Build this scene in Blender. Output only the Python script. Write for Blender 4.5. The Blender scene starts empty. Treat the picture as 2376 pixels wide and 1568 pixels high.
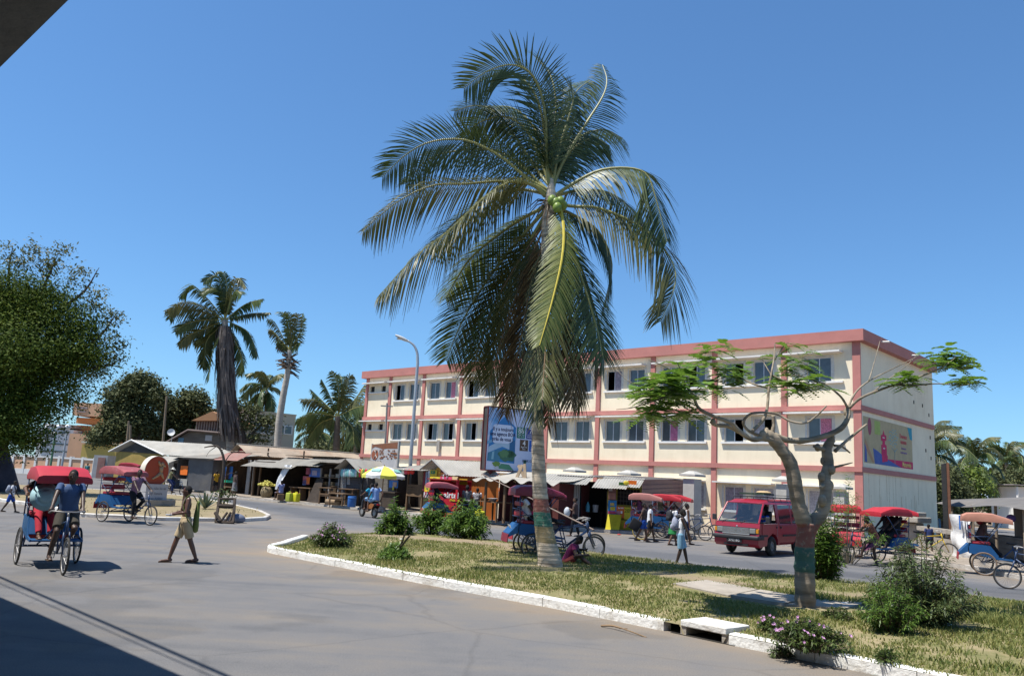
import bpy, bmesh, math, random
import numpy as np
from mathutils import Vector, Matrix, noise as mnoise
random.seed(7); rng = np.random.default_rng(11)
S = bpy.context.scene; COL = S.collection
PI = math.pi; rad = math.radians
# ---------------------------------------------------------------- camera model (used for surveying ground points)
FOC, CX, CY = 813.0, 512.0, 337.5
ROLL, PITCH, EYE = .0535, .1754, 2.05
_F = np.array([0, math.cos(PITCH), math.sin(PITCH)]); _R0 = np.array([1., 0, 0]); _U0 = np.cross(_R0, _F)
_R = math.cos(ROLL)*_R0 + math.sin(ROLL)*_U0; _U = math.cos(ROLL)*_U0 - math.sin(ROLL)*_R0
_C = np.array([0, 0, EYE]); KV = 1024/2376
def ray(u, v):
    u, v = u*KV, v*KV
    return (u-CX)/FOC*_R + (CY-v)/FOC*_U + _F
def G(u, v, z=0.0):                     # survey point on the level z
    d = ray(u, v); t = (z-EYE)/d[2]; return Vector(_C + t*d)
def AY(u, v, Y):                        # survey point at the distance Y
    d = ray(u, v); return Vector(_C + d*(Y/d[1]))
def GY(u, Y, z=0.0):                    # ground point on the vertical through column u (at the horizon) at the distance Y
    vh = 1118 + .0535*(u-1188); p = AY(u, vh, Y); return Vector((p.x, p.y, z))
# ---------------------------------------------------------------- materials
MATS = {}
def nd(nt, t, **k):
    n = nt.nodes.new(t)
    for a, b in k.items():
        if a in n.inputs: n.inputs[a].default_value = b
        else: setattr(n, a, b)
    return n
def M(name, col=(.5, .5, .5), rough=.7, var=.12, scale=3.0, bump=0.0, metal=0.0, spec=.3, dirt=None, dirt_amt=0.0, island=0.0, coords='Object', bscale=None, alpha=1.0, stretch=None, detail=5):
    if name in MATS: return MATS[name]
    m = bpy.data.materials.new(name); MATS[name] = m; m.use_nodes = True
    nt = m.node_tree; L = nt.links.new; b = nt.nodes['Principled BSDF']
    b.inputs['Roughness'].default_value = rough; b.inputs['Metallic'].default_value = metal
    b.inputs['Specular IOR Level'].default_value = spec
    c = Vector(col)
    tc = nd(nt, 'ShaderNodeTexCoord'); co = tc.outputs[coords]
    if stretch:
        mp = nd(nt, 'ShaderNodeMapping'); mp.inputs['Scale'].default_value = stretch; L(co, mp.inputs[0]); co = mp.outputs[0]
    n = nd(nt, 'ShaderNodeTexNoise', Scale=scale, Detail=detail, Roughness=.62); L(co, n.inputs['Vector'])
    r = nd(nt, 'ShaderNodeMapRange'); r.inputs[1].default_value = .3; r.inputs[2].default_value = .7; L(n.outputs[0], r.inputs[0])
    mx = nd(nt, 'ShaderNodeMix', data_type='RGBA')
    L(r.outputs[0], mx.inputs[0])
    mx.inputs[6].default_value = (*(c*(1-var)), 1); mx.inputs[7].default_value = (*[min(1, x*(1+var)) for x in c], 1)
    out = mx.outputs[2]
    if dirt is not None:
        n2 = nd(nt, 'ShaderNodeTexNoise', Scale=scale*.37, Detail=7, Roughness=.7); L(co, n2.inputs['Vector'])
        r2 = nd(nt, 'ShaderNodeMapRange'); r2.inputs[1].default_value = .52; r2.inputs[2].default_value = .7; r2.inputs[4].default_value = dirt_amt; L(n2.outputs[0], r2.inputs[0])
        m2 = nd(nt, 'ShaderNodeMix', data_type='RGBA'); L(r2.outputs[0], m2.inputs[0]); L(out, m2.inputs[6]); m2.inputs[7].default_value = (*dirt, 1); out = m2.outputs[2]
    if island:
        g = nd(nt, 'ShaderNodeNewGeometry'); r3 = nd(nt, 'ShaderNodeMapRange'); r3.inputs[3].default_value = 1-island; r3.inputs[4].default_value = 1+island
        L(g.outputs['Random Per Island'], r3.inputs[0])
        vm = nd(nt, 'ShaderNodeVectorMath', operation='SCALE'); L(out, vm.inputs[0]); L(r3.outputs[0], vm.inputs['Scale']); out = vm.outputs[0]
    L(out, b.inputs['Base Color'])
    if bump:
        n4 = nd(nt, 'ShaderNodeTexNoise', Scale=bscale or scale*4, Detail=6); L(co, n4.inputs['Vector'])
        bp = nd(nt, 'ShaderNodeBump', Strength=bump, Distance=.05); L(n4.outputs[0], bp.inputs['Height']); L(bp.outputs[0], b.inputs['Normal'])
    return m
def leafmat(name, c1, c2, c3=None, rough=.45, trans=.25, nscale=.6, spec=.4):
    if name in MATS: return MATS[name]
    m = bpy.data.materials.new(name); MATS[name] = m; m.use_nodes = True
    nt = m.node_tree; L = nt.links.new; b = nt.nodes['Principled BSDF']; out = nt.nodes['Material Output']
    b.inputs['Roughness'].default_value = rough; b.inputs['Specular IOR Level'].default_value = spec
    g = nd(nt, 'ShaderNodeNewGeometry'); tc = nd(nt, 'ShaderNodeTexCoord')
    n = nd(nt, 'ShaderNodeTexNoise', Scale=nscale, Detail=3); L(tc.outputs['Object'], n.inputs['Vector'])
    ad = nd(nt, 'ShaderNodeMath', operation='ADD'); L(g.outputs['Random Per Island'], ad.inputs[0]); L(n.outputs[0], ad.inputs[1])
    ml = nd(nt, 'ShaderNodeMath', operation='MULTIPLY'); L(ad.outputs[0], ml.inputs[0]); ml.inputs[1].default_value = .5
    cr = nd(nt, 'ShaderNodeValToRGB'); L(ml.outputs[0], cr.inputs[0])
    cr.color_ramp.elements[0].position = .2; cr.color_ramp.elements[0].color = (*c1, 1)
    cr.color_ramp.elements[1].position = .75; cr.color_ramp.elements[1].color = (*c2, 1)
    if c3:
        e = cr.color_ramp.elements.new(.9); e.color = (*c3, 1)
    L(cr.outputs[0], b.inputs['Base Color'])
    t = nd(nt, 'ShaderNodeBsdfTranslucent'); L(cr.outputs[0], t.inputs[0]); ms = nd(nt, 'ShaderNodeMixShader'); ms.inputs[0].default_value = trans
    L(b.outputs[0], ms.inputs[1]); L(t.outputs[0], ms.inputs[2]); L(ms.outputs[0], out.inputs[0])
    return m
def glassmat(name, col, rough=.08):
    return M(name, col, rough=rough, var=.25, scale=1.5, spec=.6)
# ---------------------------------------------------------------- mesh builder
class MB:
    def __init__(s): s.v = []; s.f = []; s.m = []; s.cm = 0
    def mat(s, i): s.cm = i; return s
    def add(s, vs, fs):
        o = len(s.v); s.v += [tuple(x) for x in vs]
        for f in fs: s.f.append(tuple(i+o for i in f)); s.m.append(s.cm)
        return s
    def box(s, c, d, rz=0, ry=0, rx=0, taper=1.0):
        hx, hy, hz = d[0]/2, d[1]/2, d[2]/2
        R = Matrix.Rotation(rz, 3, 'Z') @ Matrix.Rotation(ry, 3, 'Y') @ Matrix.Rotation(rx, 3, 'X'); c = Vector(c)
        vs = []
        for z in (-1, 1):
            t = 1 if z < 0 else taper
            for x, y in ((-1, -1), (1, -1), (1, 1), (-1, 1)): vs.append(c + R @ Vector((x*hx*t, y*hy*t, z*hz)))
        return s.add(vs, [(3, 2, 1, 0), (4, 5, 6, 7), (0, 1, 5, 4), (1, 2, 6, 5), (2, 3, 7, 6), (3, 0, 4, 7)])
    def rbox(s, c, d, r=.03, n=3, rz=0, ry=0):       # box with rounded vertical outline and bevelled top and bottom
        hx, hy, hz = d[0]/2, d[1]/2, d[2]/2; r = min(r, hx*.95, hy*.95, hz*.95)
        R = Matrix.Rotation(rz, 3, 'Z') @ Matrix.Rotation(ry, 3, 'Y'); c = Vector(c); rings = []
        for (z, ins) in [(-hz, r)]+[(-hz+r*(1-math.cos(a)), r*(1-math.sin(a))) for a in np.linspace(PI/2/n, PI/2, n)]+[(hz-r*(1-math.cos(a)), r*(1-math.sin(a))) for a in np.linspace(PI/2, PI/2/n, n)]+[(hz, r)]:
            ring = []
            for sx, sy, a0 in ((1, 1, 0), (-1, 1, PI/2), (-1, -1, PI), (1, -1, 1.5*PI)):
                for k in range(n+1):
                    a = a0+PI/2*k/n; rr = max(r-ins, 1e-4)
                    ring.append(c + R @ Vector((sx*(hx-r)+rr*math.cos(a), sy*(hy-r)+rr*math.sin(a), z)))
            rings.append(ring)
        return s.loft(rings, True, True)
    def loft(s, rings, cap0=False, cap1=False, closed=True):
        n = len(rings[0]); vs = [p for r in rings for p in r]; fs = []
        for i in range(len(rings)-1):
            for j in range(n if closed else n-1):
                k = (j+1) % n; fs.append((i*n+j, i*n+k, (i+1)*n+k, (i+1)*n+j))
        if cap0: fs.append(tuple(range(n-1, -1, -1)))
        if cap1: fs.append(tuple((len(rings)-1)*n+j for j in range(n)))
        return s.add(vs, fs)
    def tube(s, pts, r, n=8, cap=True, flat=1.0):
        pts = [Vector(p) for p in pts]; m = len(pts)
        rr = r if hasattr(r, '__len__') else [r]*m
        rings = []; up = None
        for i in range(m):
            t = (pts[min(i+1, m-1)]-pts[max(i-1, 0)])
            if t.length < 1e-9: t = Vector((0, 0, 1))
            t.normalize()
            if up is None:
                a = Vector((0, 0, 1)) if abs(t.z) < .9 else Vector((1, 0, 0)); up = a - t*a.dot(t)
            else: up = up - t*up.dot(t)
            if up.length < 1e-6: up = t.orthogonal()
            up.normalize(); sd = t.cross(up)
            rings.append([pts[i]+(sd*math.cos(2*PI*k/n)+up*flat*math.sin(2*PI*k/n))*rr[i] for k in range(n)])
        return s.loft(rings, cap, cap)
    def cyl(s, a, b, r, n=12): return s.tube([a, b], r, n)
    def ball(s, c, r, n=12, m=8, R=None):
        r = r if hasattr(r, '__len__') else (r, r, r); c = Vector(c); vs = [];
        for i in range(m+1):
            th = PI*i/m; st = max(math.sin(th), 1e-3)
            for k in range(n):
                p = Vector((r[0]*st*math.cos(2*PI*k/n), r[1]*st*math.sin(2*PI*k/n), -r[2]*math.cos(th)))
                vs.append(c + (R @ p if R else p))
        fs = [(i*n+k, i*n+(k+1) % n, (i+1)*n+(k+1) % n, (i+1)*n+k) for i in range(m) for k in range(n)]
        fs.append(tuple(range(n-1, -1, -1))); fs.append(tuple(m*n+k for k in range(n)))
        return s.add(vs, fs)
    def lathe(s, prof, n=16, c=(0, 0, 0), cap=True):
        c = Vector(c); return s.loft([[c+Vector((r*math.cos(2*PI*k/n), r*math.sin(2*PI*k/n), z)) for k in range(n)] for r, z in prof], cap, cap)
    def poly(s, pts, ext):                     # planar outline extruded by a vector
        e = Vector(ext); n = len(pts); a = [Vector(p) for p in pts]; b = [p+e for p in a]
        return s.add(a+b, [tuple(range(n-1, -1, -1)), tuple(range(n, 2*n))]+[(i, (i+1) % n, n+(i+1) % n, n+i) for i in range(n)])
    def quad(s, a, b, c, d): return s.add([a, b, c, d], [(0, 1, 2, 3)])
    def torus(s, c, R, r, ax='Y', n=36, m=8):
        c = Vector(c); rings = []
        for i in range(n):
            a = 2*PI*i/n; ring = []
            for k in range(m):
                b = 2*PI*k/m; q = R+r*math.cos(b); h = r*math.sin(b)
                p = (q*math.cos(a), h, q*math.sin(a)) if ax == 'Y' else (q*math.cos(a), q*math.sin(a), h)
                ring.append(c+Vector(p))
            rings.append(ring)
        rings.append(rings[0]); return s.loft(rings)
    def corr(s, p0, ux, uy, nx=40, pitch=.1, amp=.018, ny=2, sag=0, th=.006, jag=0, overhang_rand=None):   # corrugated sheet spanned by ux (across) and uy (along the flutes)
        p0, ux, uy = Vector(p0), Vector(ux), Vector(uy); nrm = ux.cross(uy).normalized()
        w = ux.length; pitch *= .62; nx = max(8, int(w/pitch*5)); vs = []; amp *= .45
        for sgn in (0, 1):
            for j in range(ny+1):
                for i in range(nx+1):
                    a = i/nx; t = j/ny
                    off = amp*math.sin(a*w/pitch*2*PI) - sag*math.sin(PI*t)
                    e = jag*(mnoise.noise(Vector((a*w*1.3, 3.1, 0)))) if (j == ny or j == 0) else 0
                    vs.append(p0+ux*a+uy*(t+e/max(uy.length, .1))+nrm*(off-sgn*th))
        fs = []; N = nx+1; K = N*(ny+1)
        for j in range(ny):
            for i in range(nx):
                a = j*N+i; fs.append((a, a+1, a+N+1, a+N)); fs.append((K+a, K+a+N, K+a+N+1, K+a+1))
        return s.add(vs, fs)
    def build(s, name, mats, parent=None, smooth=False, loc=None, rz=None):
        me = bpy.data.meshes.new(name); me.from_pydata(s.v, [], s.f); me.update()
        if not isinstance(mats, (list, tuple)): mats = [mats]
        for m in mats: me.materials.append(m)
        if len(mats) > 1: me.polygons.foreach_set('material_index', s.m)
        if smooth:
            me.polygons.foreach_set('use_smooth', [True]*len(me.polygons))
            if smooth != 'all':
                try: me.set_sharp_from_angle(angle=rad(40))
                except Exception: pass
        o = bpy.data.objects.new(name, me); COL.objects.link(o)
        if parent: o.parent = parent
        if loc is not None: o.location = loc
        if rz is not None: o.rotation_euler = (0, 0, rz)
        return o
def npmesh(name, v, f, mats, parent=None, mi=None, smooth=False):
    me = bpy.data.meshes.new(name); v = np.asarray(v, dtype=np.float32); f = np.asarray(f, dtype=np.int32); k = f.shape[1]
    me.vertices.add(len(v)); me.vertices.foreach_set('co', v.ravel()); me.loops.add(f.size); me.loops.foreach_set('vertex_index', f.ravel())
    me.polygons.add(len(f)); me.polygons.foreach_set('loop_start', np.arange(len(f), dtype=np.int32)*k)
    try: me.polygons.foreach_set('loop_total', np.full(len(f), k, dtype=np.int32))
    except Exception: pass
    if not isinstance(mats, (list, tuple)): mats = [mats]
    for m in mats: me.materials.append(m)
    if mi is not None: me.polygons.foreach_set('material_index', np.asarray(mi, dtype=np.int32))
    if smooth: me.polygons.foreach_set('use_smooth', np.ones(len(f), dtype=bool))
    me.update(calc_edges=True); me.validate()
    o = bpy.data.objects.new(name, me); COL.objects.link(o)
    if parent: o.parent = parent
    return o
# ---------------------------------------------------------------- things
def tag(o, label=None, cat=None, group=None, kind=None):
    if label: o['label'] = label
    if cat: o['category'] = cat
    if group: o['group'] = group
    if kind: o['kind'] = kind
    return o
def thing(name, label, cat, loc=(0, 0, 0), rz=0, group=None, scale=None):
    o = bpy.data.objects.new(name, None); COL.objects.link(o); o.location = loc; o.rotation_euler = (0, 0, rz)
    o.empty_display_size = .2
    if scale: o.scale = (scale,)*3
    return tag(o, label, cat, group)
def struct(o): return tag(o, kind='structure')
def kids(o): return [c for c in bpy.data.objects if c.parent == o]
def dup(o, loc=None, rz=None, label=None, parent=None):
    c = o.copy(); COL.objects.link(c)
    if parent: c.parent = parent
    if loc is not None: c.location = loc
    if rz is not None: c.rotation_euler = (0, 0, rz)
    if label: c['label'] = label
    for ch in [x for x in o.children]: dup(ch, parent=c)
    return c
def text(body, size, mat, parent, origin, xdir, up, name='lettering', align='CENTER', depth=.004, bold=0.0, xs=1.0):
    cu = bpy.data.curves.new(name, 'FONT'); cu.body = body; cu.size = size; cu.align_x = align; cu.align_y = 'CENTER'; cu.extrude = depth/2; cu.offset = bold; cu.resolution_u = 2
    t = bpy.data.objects.new(name+'_tmp', cu); COL.objects.link(t); bpy.context.view_layer.update()
    me = bpy.data.meshes.new_from_object(t.evaluated_get(bpy.context.evaluated_depsgraph_get())); bpy.data.objects.remove(t); bpy.data.curves.remove(cu)
    x = Vector(xdir).normalized(); y = Vector(up); y = (y-x*y.dot(x)).normalized(); z = x.cross(y); o0 = Vector(origin)
    for v in me.vertices: v.co = o0 + x*v.co.x*xs + y*v.co.y + z*v.co.z
    me.materials.clear(); me.materials.append(mat); me.name = name
    ob = bpy.data.objects.new(name, me); COL.objects.link(ob)
    if parent: ob.parent = parent
    return ob
def join_meshes(objs, name):                # several mesh objects of one part joined into one mesh (all share one material)
    bm = bmesh.new()
    for o in objs: bm.from_mesh(o.data)
    me = bpy.data.meshes.new(name); bm.to_mesh(me); bm.free()
    me.materials.append(objs[0].data.materials[0]); p = objs[0].parent
    for o in objs: bpy.data.objects.remove(o)
    ob = bpy.data.objects.new(name, me); COL.objects.link(ob); ob.parent = p; return ob
def crom(pts, n):                           # Catmull-Rom through points
    P = [Vector(p) for p in pts]; P = [P[0]*2-P[1]]+P+[P[-1]*2-P[-2]]; out = []
    segs = len(P)-3
    for i in range(n+1):
        t = i/n*segs; k = min(int(t), segs-1); u = t-k; a, b, c, d = P[k:k+4]
        out.append(.5*((2*b)+(c-a)*u+(2*a-5*b+4*c-d)*u*u+(3*b-a-3*c+d)*u**3))
    return out
# ---------------------------------------------------------------- camera, sun, sky
cam = bpy.data.cameras.new('camera'); co_ = bpy.data.objects.new('camera', cam); COL.objects.link(co_)
cam.sensor_width = 36; cam.lens = 36*FOC/1024; cam.clip_start = .1; cam.clip_end = 6000
mw = Matrix(((_R[0], _U[0], -_F[0], 0), (_R[1], _U[1], -_F[1], 0), (_R[2], _U[2], -_F[2], EYE), (0, 0, 0, 1))); co_.matrix_world = mw
S.camera = co_
SEL, SAZ = rad(66), rad(195)
SD = Vector((math.cos(SEL)*math.cos(SAZ), math.cos(SEL)*math.sin(SAZ), math.sin(SEL)))
sl = bpy.data.lights.new('sun', 'SUN'); sl.energy = 4.6; sl.angle = rad(.5); sl.color = (1, .955, .88)
so = bpy.data.objects.new('sun', sl); COL.objects.link(so); so.rotation_euler = (-SD).to_track_quat('-Z', 'Y').to_euler()
w = bpy.data.worlds.new('World'); S.world = w; w.use_nodes = True; wn = w.node_tree
sky = wn.nodes.new('ShaderNodeTexSky'); sky.sky_type = 'NISHITA'; sky.sun_disc = False; sky.sun_elevation = SEL; sky.sun_rotation = math.atan2(SD.x, SD.y)
sky.air_density = 1.0; sky.dust_density = .25; sky.ozone_density = 2.2; sky.altitude = 0
skm = nd(wn, 'ShaderNodeMix', data_type='RGBA', blend_type='MULTIPLY'); skm.inputs[0].default_value = 1; skm.inputs[7].default_value = (.62, .86, 1.08, 1); wn.links.new(sky.outputs[0], skm.inputs[6]); skg = nd(wn, 'ShaderNodeGamma'); skg.inputs[1].default_value = .86; wn.links.new(skm.outputs[2], skg.inputs[0]); sk2 = nd(wn, 'ShaderNodeMix', data_type='RGBA', blend_type='MULTIPLY'); sk2.inputs[0].default_value = 1; sk2.inputs[7].default_value = (.92, 1.09, 1.20, 1); wn.links.new(skg.outputs[0], sk2.inputs[6]); wn.links.new(sk2.outputs[2], wn.nodes['Background'].inputs[0]); wn.nodes['Background'].inputs[1].default_value = .1
S.view_settings.view_transform = 'Standard'; S.view_settings.look = 'None'; S.view_settings.exposure = .68
# ---------------------------------------------------------------- outlines on the ground
def line(px, z=0): return [G(u, v, z).to_2d() for u, v in px]
def dist_poly(P, line_):                      # distance of points (n,2) to a polyline
    d = np.full(len(P), 1e9)
    for a, b in zip(line_[:-1], line_[1:]):
        a = np.array(a); b = np.array(b); ab = b-a; t = np.clip(((P-a) @ ab)/max(ab @ ab, 1e-9), 0, 1)
        d = np.minimum(d, np.linalg.norm(P-(a+t[:, None]*ab), axis=1))
    return d
def inside(P, poly):
    x, y = P[:, 0], P[:, 1]; r = np.zeros(len(P), bool); n = len(poly)
    for i in range(n):
        x1, y1 = poly[i]; x2, y2 = poly[(i+1) % n]
        c = ((y1 > y) != (y2 > y)) & (x < (x2-x1)*(y-y1)/((y2-y1) if abs(y2-y1) > 1e-12 else 1e-12)+x1); r ^= c
    return r
def nz(P, s, seed=0): return np.array([mnoise.noise(Vector((p[0]*s, p[1]*s, seed))) for p in P])
MED_NEAR = line([(632, 1283), (1000, 1357), (1300, 1413), (1545, 1463), (1690, 1494), (2050, 1568)])
dvec = (MED_NEAR[-1]-MED_NEAR[-2]).normalized(); MED_NEAR.append(MED_NEAR[-1]+dvec*9)
MED_BACK = line([(634, 1268), (700, 1251), (840, 1239), (950, 1240), (1200, 1262), (1400, 1285), (1596, 1311), (1839, 1338), (2265, 1390), (2376, 1404)])
bv = (MED_BACK[-1]-MED_BACK[-2]).normalized(); MED_BACK.append(MED_BACK[-1]+bv*12)
tipc = G(622, 1275).to_2d()
MED = MED_NEAR + MED_BACK[::-1] + [tipc]
ISL_F = line([(-260, 1090), (-120, 1135), (0, 1163), (90, 1174), (185, 1198), (374, 1207), (566, 1209), (618, 1206)]); ISL_B = line([(628, 1200), (606, 1189), (540, 1173), (480, 1161), (420, 1152), (300, 1143), (150, 1133), (0, 1125), (-260, 1080)])
ISL = ISL_F + ISL_B
PAVE_F = line([(300, 1113), (380, 1121), (415, 1131), (522, 1152), (638, 1163), (827, 1181), (990, 1199), (1131, 1213), (1300, 1228), (1474, 1239), (1700, 1257), (1950, 1277), (2200, 1313), (2376, 1345)])
pv = (PAVE_F[-1]-PAVE_F[-2]).normalized(); PAVE_F.append(PAVE_F[-1]+pv*14)
BAND = line([(450, 1150), (540, 1161), (640, 1177), (720, 1191), (860, 1213), (1130, 1241), (1400, 1275), (1840, 1319), (2100, 1343), (2376, 1374), (2700, 1410)])
# ---------------------------------------------------------------- road, with wind-blown sand along its edges
def attr_mat(name, build):
    m = bpy.data.materials.new(name); m.use_nodes = True; nt = m.node_tree; build(nt, nt.links.new, nt.nodes['Principled BSDF']); return m
def road_nodes(nt, L, b):
    tc = nd(nt, 'ShaderNodeTexCoord'); co = tc.outputs['Object']
    at = nd(nt, 'ShaderNodeAttribute', attribute_name='dust')
    n1 = nd(nt, 'ShaderNodeTexNoise', Scale=.55, Detail=9, Roughness=.68); L(co, n1.inputs[0])
    mp = nd(nt, 'ShaderNodeMapping'); mp.inputs['Rotation'].default_value = (0, 0, .76); mp.inputs['Scale'].default_value = (.12, 1.6, 1); L(co, mp.inputs[0])
    n2 = nd(nt, 'ShaderNodeTexNoise', Scale=1.0, Detail=6, Roughness=.6); L(mp.outputs[0], n2.inputs[0])     # tyre-worn streaks along the road
    n3 = nd(nt, 'ShaderNodeTexNoise', Scale=55, Detail=3, Roughness=.7); L(co, n3.inputs[0])
    a = nd(nt, 'ShaderNodeMath', operation='MULTIPLY_ADD'); L(n1.outputs[0], a.inputs[0]); a.inputs[1].default_value = 1.1; a.inputs[2].default_value = -.55
    s = nd(nt, 'ShaderNodeMath', operation='ADD'); L(at.outputs['Fac'], s.inputs[0]); L(a.outputs[0], s.inputs[1])
    s2 = nd(nt, 'ShaderNodeMath', operation='MULTIPLY_ADD'); L(n2.outputs[0], s2.inputs[0]); s2.inputs[1].default_value = .8; s2.inputs[2].default_value = -.4
    s3 = nd(nt, 'ShaderNodeMath', operation='ADD', use_clamp=True); L(s.outputs[0], s3.inputs[0]); L(s2.outputs[0], s3.inputs[1])
    cr = nd(nt, 'ShaderNodeValToRGB'); L(s3.outputs[0], cr.inputs[0]); e = cr.color_ramp.elements
    e[0].position = 0; e[0].color = (.098, .100, .106, 1); e[1].position = 1; e[1].color = (.215, .172, .128, 1)
    x = e.new(.35); x.color = (.142, .139, .139, 1); x = e.new(.65); x.color = (.178, .160, .140, 1)
    v = nd(nt, 'ShaderNodeMapRange'); v.inputs[1].default_value = .25; v.inputs[2].default_value = .75; v.inputs[3].default_value = .70; v.inputs[4].default_value = 1.3; L(n3.outputs[0], v.inputs[0])
    vm = nd(nt, 'ShaderNodeVectorMath', operation='SCALE'); L(cr.outputs[0], vm.inputs[0]); L(v.outputs[0], vm.inputs['Scale'])
    # fine cracks
    vo = nd(nt, 'ShaderNodeTexVoronoi', feature='DISTANCE_TO_EDGE', Scale=.34); wv = nd(nt, 'ShaderNodeTexNoise', Scale=1.2, Detail=5); L(co, wv.inputs[0])
    mxv = nd(nt, 'ShaderNodeMix', data_type='RGBA'); mxv.inputs[0].default_value = .25; L(co, mxv.inputs[6]); L(wv.outputs[1], mxv.inputs[7]); L(mxv.outputs[2], vo.inputs[0])
    cm = nd(nt, 'ShaderNodeMapRange'); cm.inputs[1].default_value = 0; cm.inputs[2].default_value = .012; cm.inputs[3].default_value = .86; cm.inputs[4].default_value = 1; L(vo.outputs[0], cm.inputs[0])
    vm2 = nd(nt, 'ShaderNodeVectorMath', operation='SCALE'); L(vm.outputs[0], vm2.inputs[0]); L(cm.outputs[0], vm2.inputs['Scale'])
    n5 = nd(nt, 'ShaderNodeTexNoise', Scale=.23, Detail=4, Roughness=.55); L(co, n5.inputs[0]); r5 = nd(nt, 'ShaderNodeMapRange'); r5.inputs[1].default_value = .54; r5.inputs[2].default_value = .57; r5.inputs[3].default_value = 1; r5.inputs[4].default_value = .86; L(n5.outputs[0], r5.inputs[0]); n6 = nd(nt, 'ShaderNodeTexNoise', Scale=2.1, Detail=7, Roughness=.7); L(co, n6.inputs[0]); r6 = nd(nt, 'ShaderNodeMapRange'); r6.inputs[1].default_value = .62; r6.inputs[2].default_value = .70; r6.inputs[3].default_value = 1; r6.inputs[4].default_value = .84; L(n6.outputs[0], r6.inputs[0]); mm = nd(nt, 'ShaderNodeMath', operation='MULTIPLY'); L(r5.outputs[0], mm.inputs[0]); L(r6.outputs[0], mm.inputs[1]); vm3 = nd(nt, 'ShaderNodeVectorMath', operation='SCALE'); L(vm2.outputs[0], vm3.inputs[0]); L(mm.outputs[0], vm3.inputs['Scale'])   # tar repairs and oil stains
    L(vm3.outputs[0], b.inputs['Base Color']); b.inputs['Roughness'].default_value = .85; b.inputs['Specular IOR Level'].default_value = .25
    bp = nd(nt, 'ShaderNodeBump', Strength=.35, Distance=.02); L(n3.outputs[0], bp.inputs['Height']); L(bp.outputs[0], b.inputs['Normal'])
def grid(x0, x1, y0, y1, st):
    xs = np.arange(x0, x1+st*.5, st); ys = np.arange(y0, y1+st*.5, st); X, Y = np.meshgrid(xs, ys); nx = len(xs); ny = len(ys)
    P = np.stack([X.ravel(), Y.ravel()], 1); i = np.arange(nx*ny).reshape(ny, nx)
    F = np.stack([i[:-1, :-1].ravel(), i[:-1, 1:].ravel(), i[1:, 1:].ravel(), i[1:, :-1].ravel()], 1); return P, F
P, F = grid(-95, 50, 1, 130, .75)
dmed = dist_poly(P, MED_NEAR); dmb = dist_poly(P, MED_BACK); disl = dist_poly(P, ISL_F+ISL_B); dpv = dist_poly(P, PAVE_F); dbd = dist_poly(P, BAND)
near = (P[:, 1] < 30) & (P[:, 0] < 8)
dust = .36 + .25*np.exp(-dmed/.35) + .42*np.exp(-(dmed/1.5)**2) + .4*np.exp(-dmb/.9) + .45*np.exp(-disl/.8) + .6*np.exp(-dpv/1.6)
dust = dust + .25*np.exp(-np.linalg.norm(P-np.array(G(760, 1235).to_2d()), axis=1)/4)
dust = dust - .62*np.exp(-(dbd/1.5)**2)
rd = npmesh('road', np.c_[P, np.zeros(len(P))], F, attr_mat('road_asphalt', road_nodes)); struct(rd)
at_ = rd.data.attributes.new('dust', 'FLOAT', 'POINT'); at_.data.foreach_set('value', dust.astype(np.float32))
SAND = M('sandy_soil', (.30, .23, .155), .95, .22, .8, bump=.3, bscale=14, dirt=(.17, .13, .085), dirt_amt=.5)
g = MB(); g.quad((-2500, -2500, -.03), (2500, -2500, -.03), (2500, 3500, -.03), (-2500, 3500, -.03)); struct(g.build('ground', SAND))
# far pavement: raised apron up to the buildings
pp = [Vector((p.x, p.y, .15)) for p in PAVE_F]
far = [Vector((p.x+p.x*.9*(1 if p.x < 0 else .6)+6, 150, .15)) for p in PAVE_F]
m = MB()
PAV = M('pavement', (.27, .225, .175), .92, .2, .9, bump=.25, bscale=12, dirt=(.15, .12, .09), dirt_amt=.6)
m.loft([pp, far], closed=False); struct(m.build('pavement', PAV))
def kerb_mesh(path, w_, h, mats, name, side=1, jit=.006, seg=1.25, z0=-.01, gapfrac=.005):
    P_ = [Vector((p[0], p[1], 0)) for p in path]; L_ = [0]
    for a, b in zip(P_[:-1], P_[1:]): L_.append(L_[-1]+(b-a).length)
    def at(s):
        s = max(0, min(s, L_[-1]))
        for i in range(len(P_)-1):
            if s <= L_[i+1] or i == len(P_)-2:
                t = (s-L_[i])/max(L_[i+1]-L_[i], 1e-6); d = (P_[i+1]-P_[i]).normalized(); return P_[i].lerp(P_[i+1], t), d
    mb = MB(); s = 0
    while s < L_[-1]-.05:
        e = min(s+seg, L_[-1]); dz = random.uniform(-jit, jit); dn = random.uniform(-jit, jit)*.7; rings = []
        for k in range(5):
            u = s+gapfrac*seg+(e-s-2*gapfrac*seg)*k/4; p, d = at(u); n = Vector((-d.y, d.x, 0))*side; p = p+n*dn
            r_ = .025+.012*mnoise.noise(Vector((u*3, s, 1))); hz = h+dz+.008*mnoise.noise(Vector((u*2.2, 5, s)))
            rings.append([p+Vector((0, 0, z0)), p+Vector((0, 0, hz-r_)), p+n*r_+Vector((0, 0, hz)), p+n*(w_-.02)+Vector((0, 0, hz)), p+n*w_+Vector((0, 0, hz-.02)), p+n*w_+Vector((0, 0, z0))])
        mb.loft(rings, True, True); s = e
    return struct(mb.build(name, mats))
WKERB = M('whitewashed_kerb', (.74, .73, .69), .8, .06, 7, bump=.35, bscale=18, dirt=(.36, .31, .24), dirt_amt=.75)
OKERB = M('worn_kerb', (.42, .39, .35), .9, .2, 3, bump=.4, bscale=14, dirt=(.62, .60, .56), dirt_amt=.8)
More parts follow.
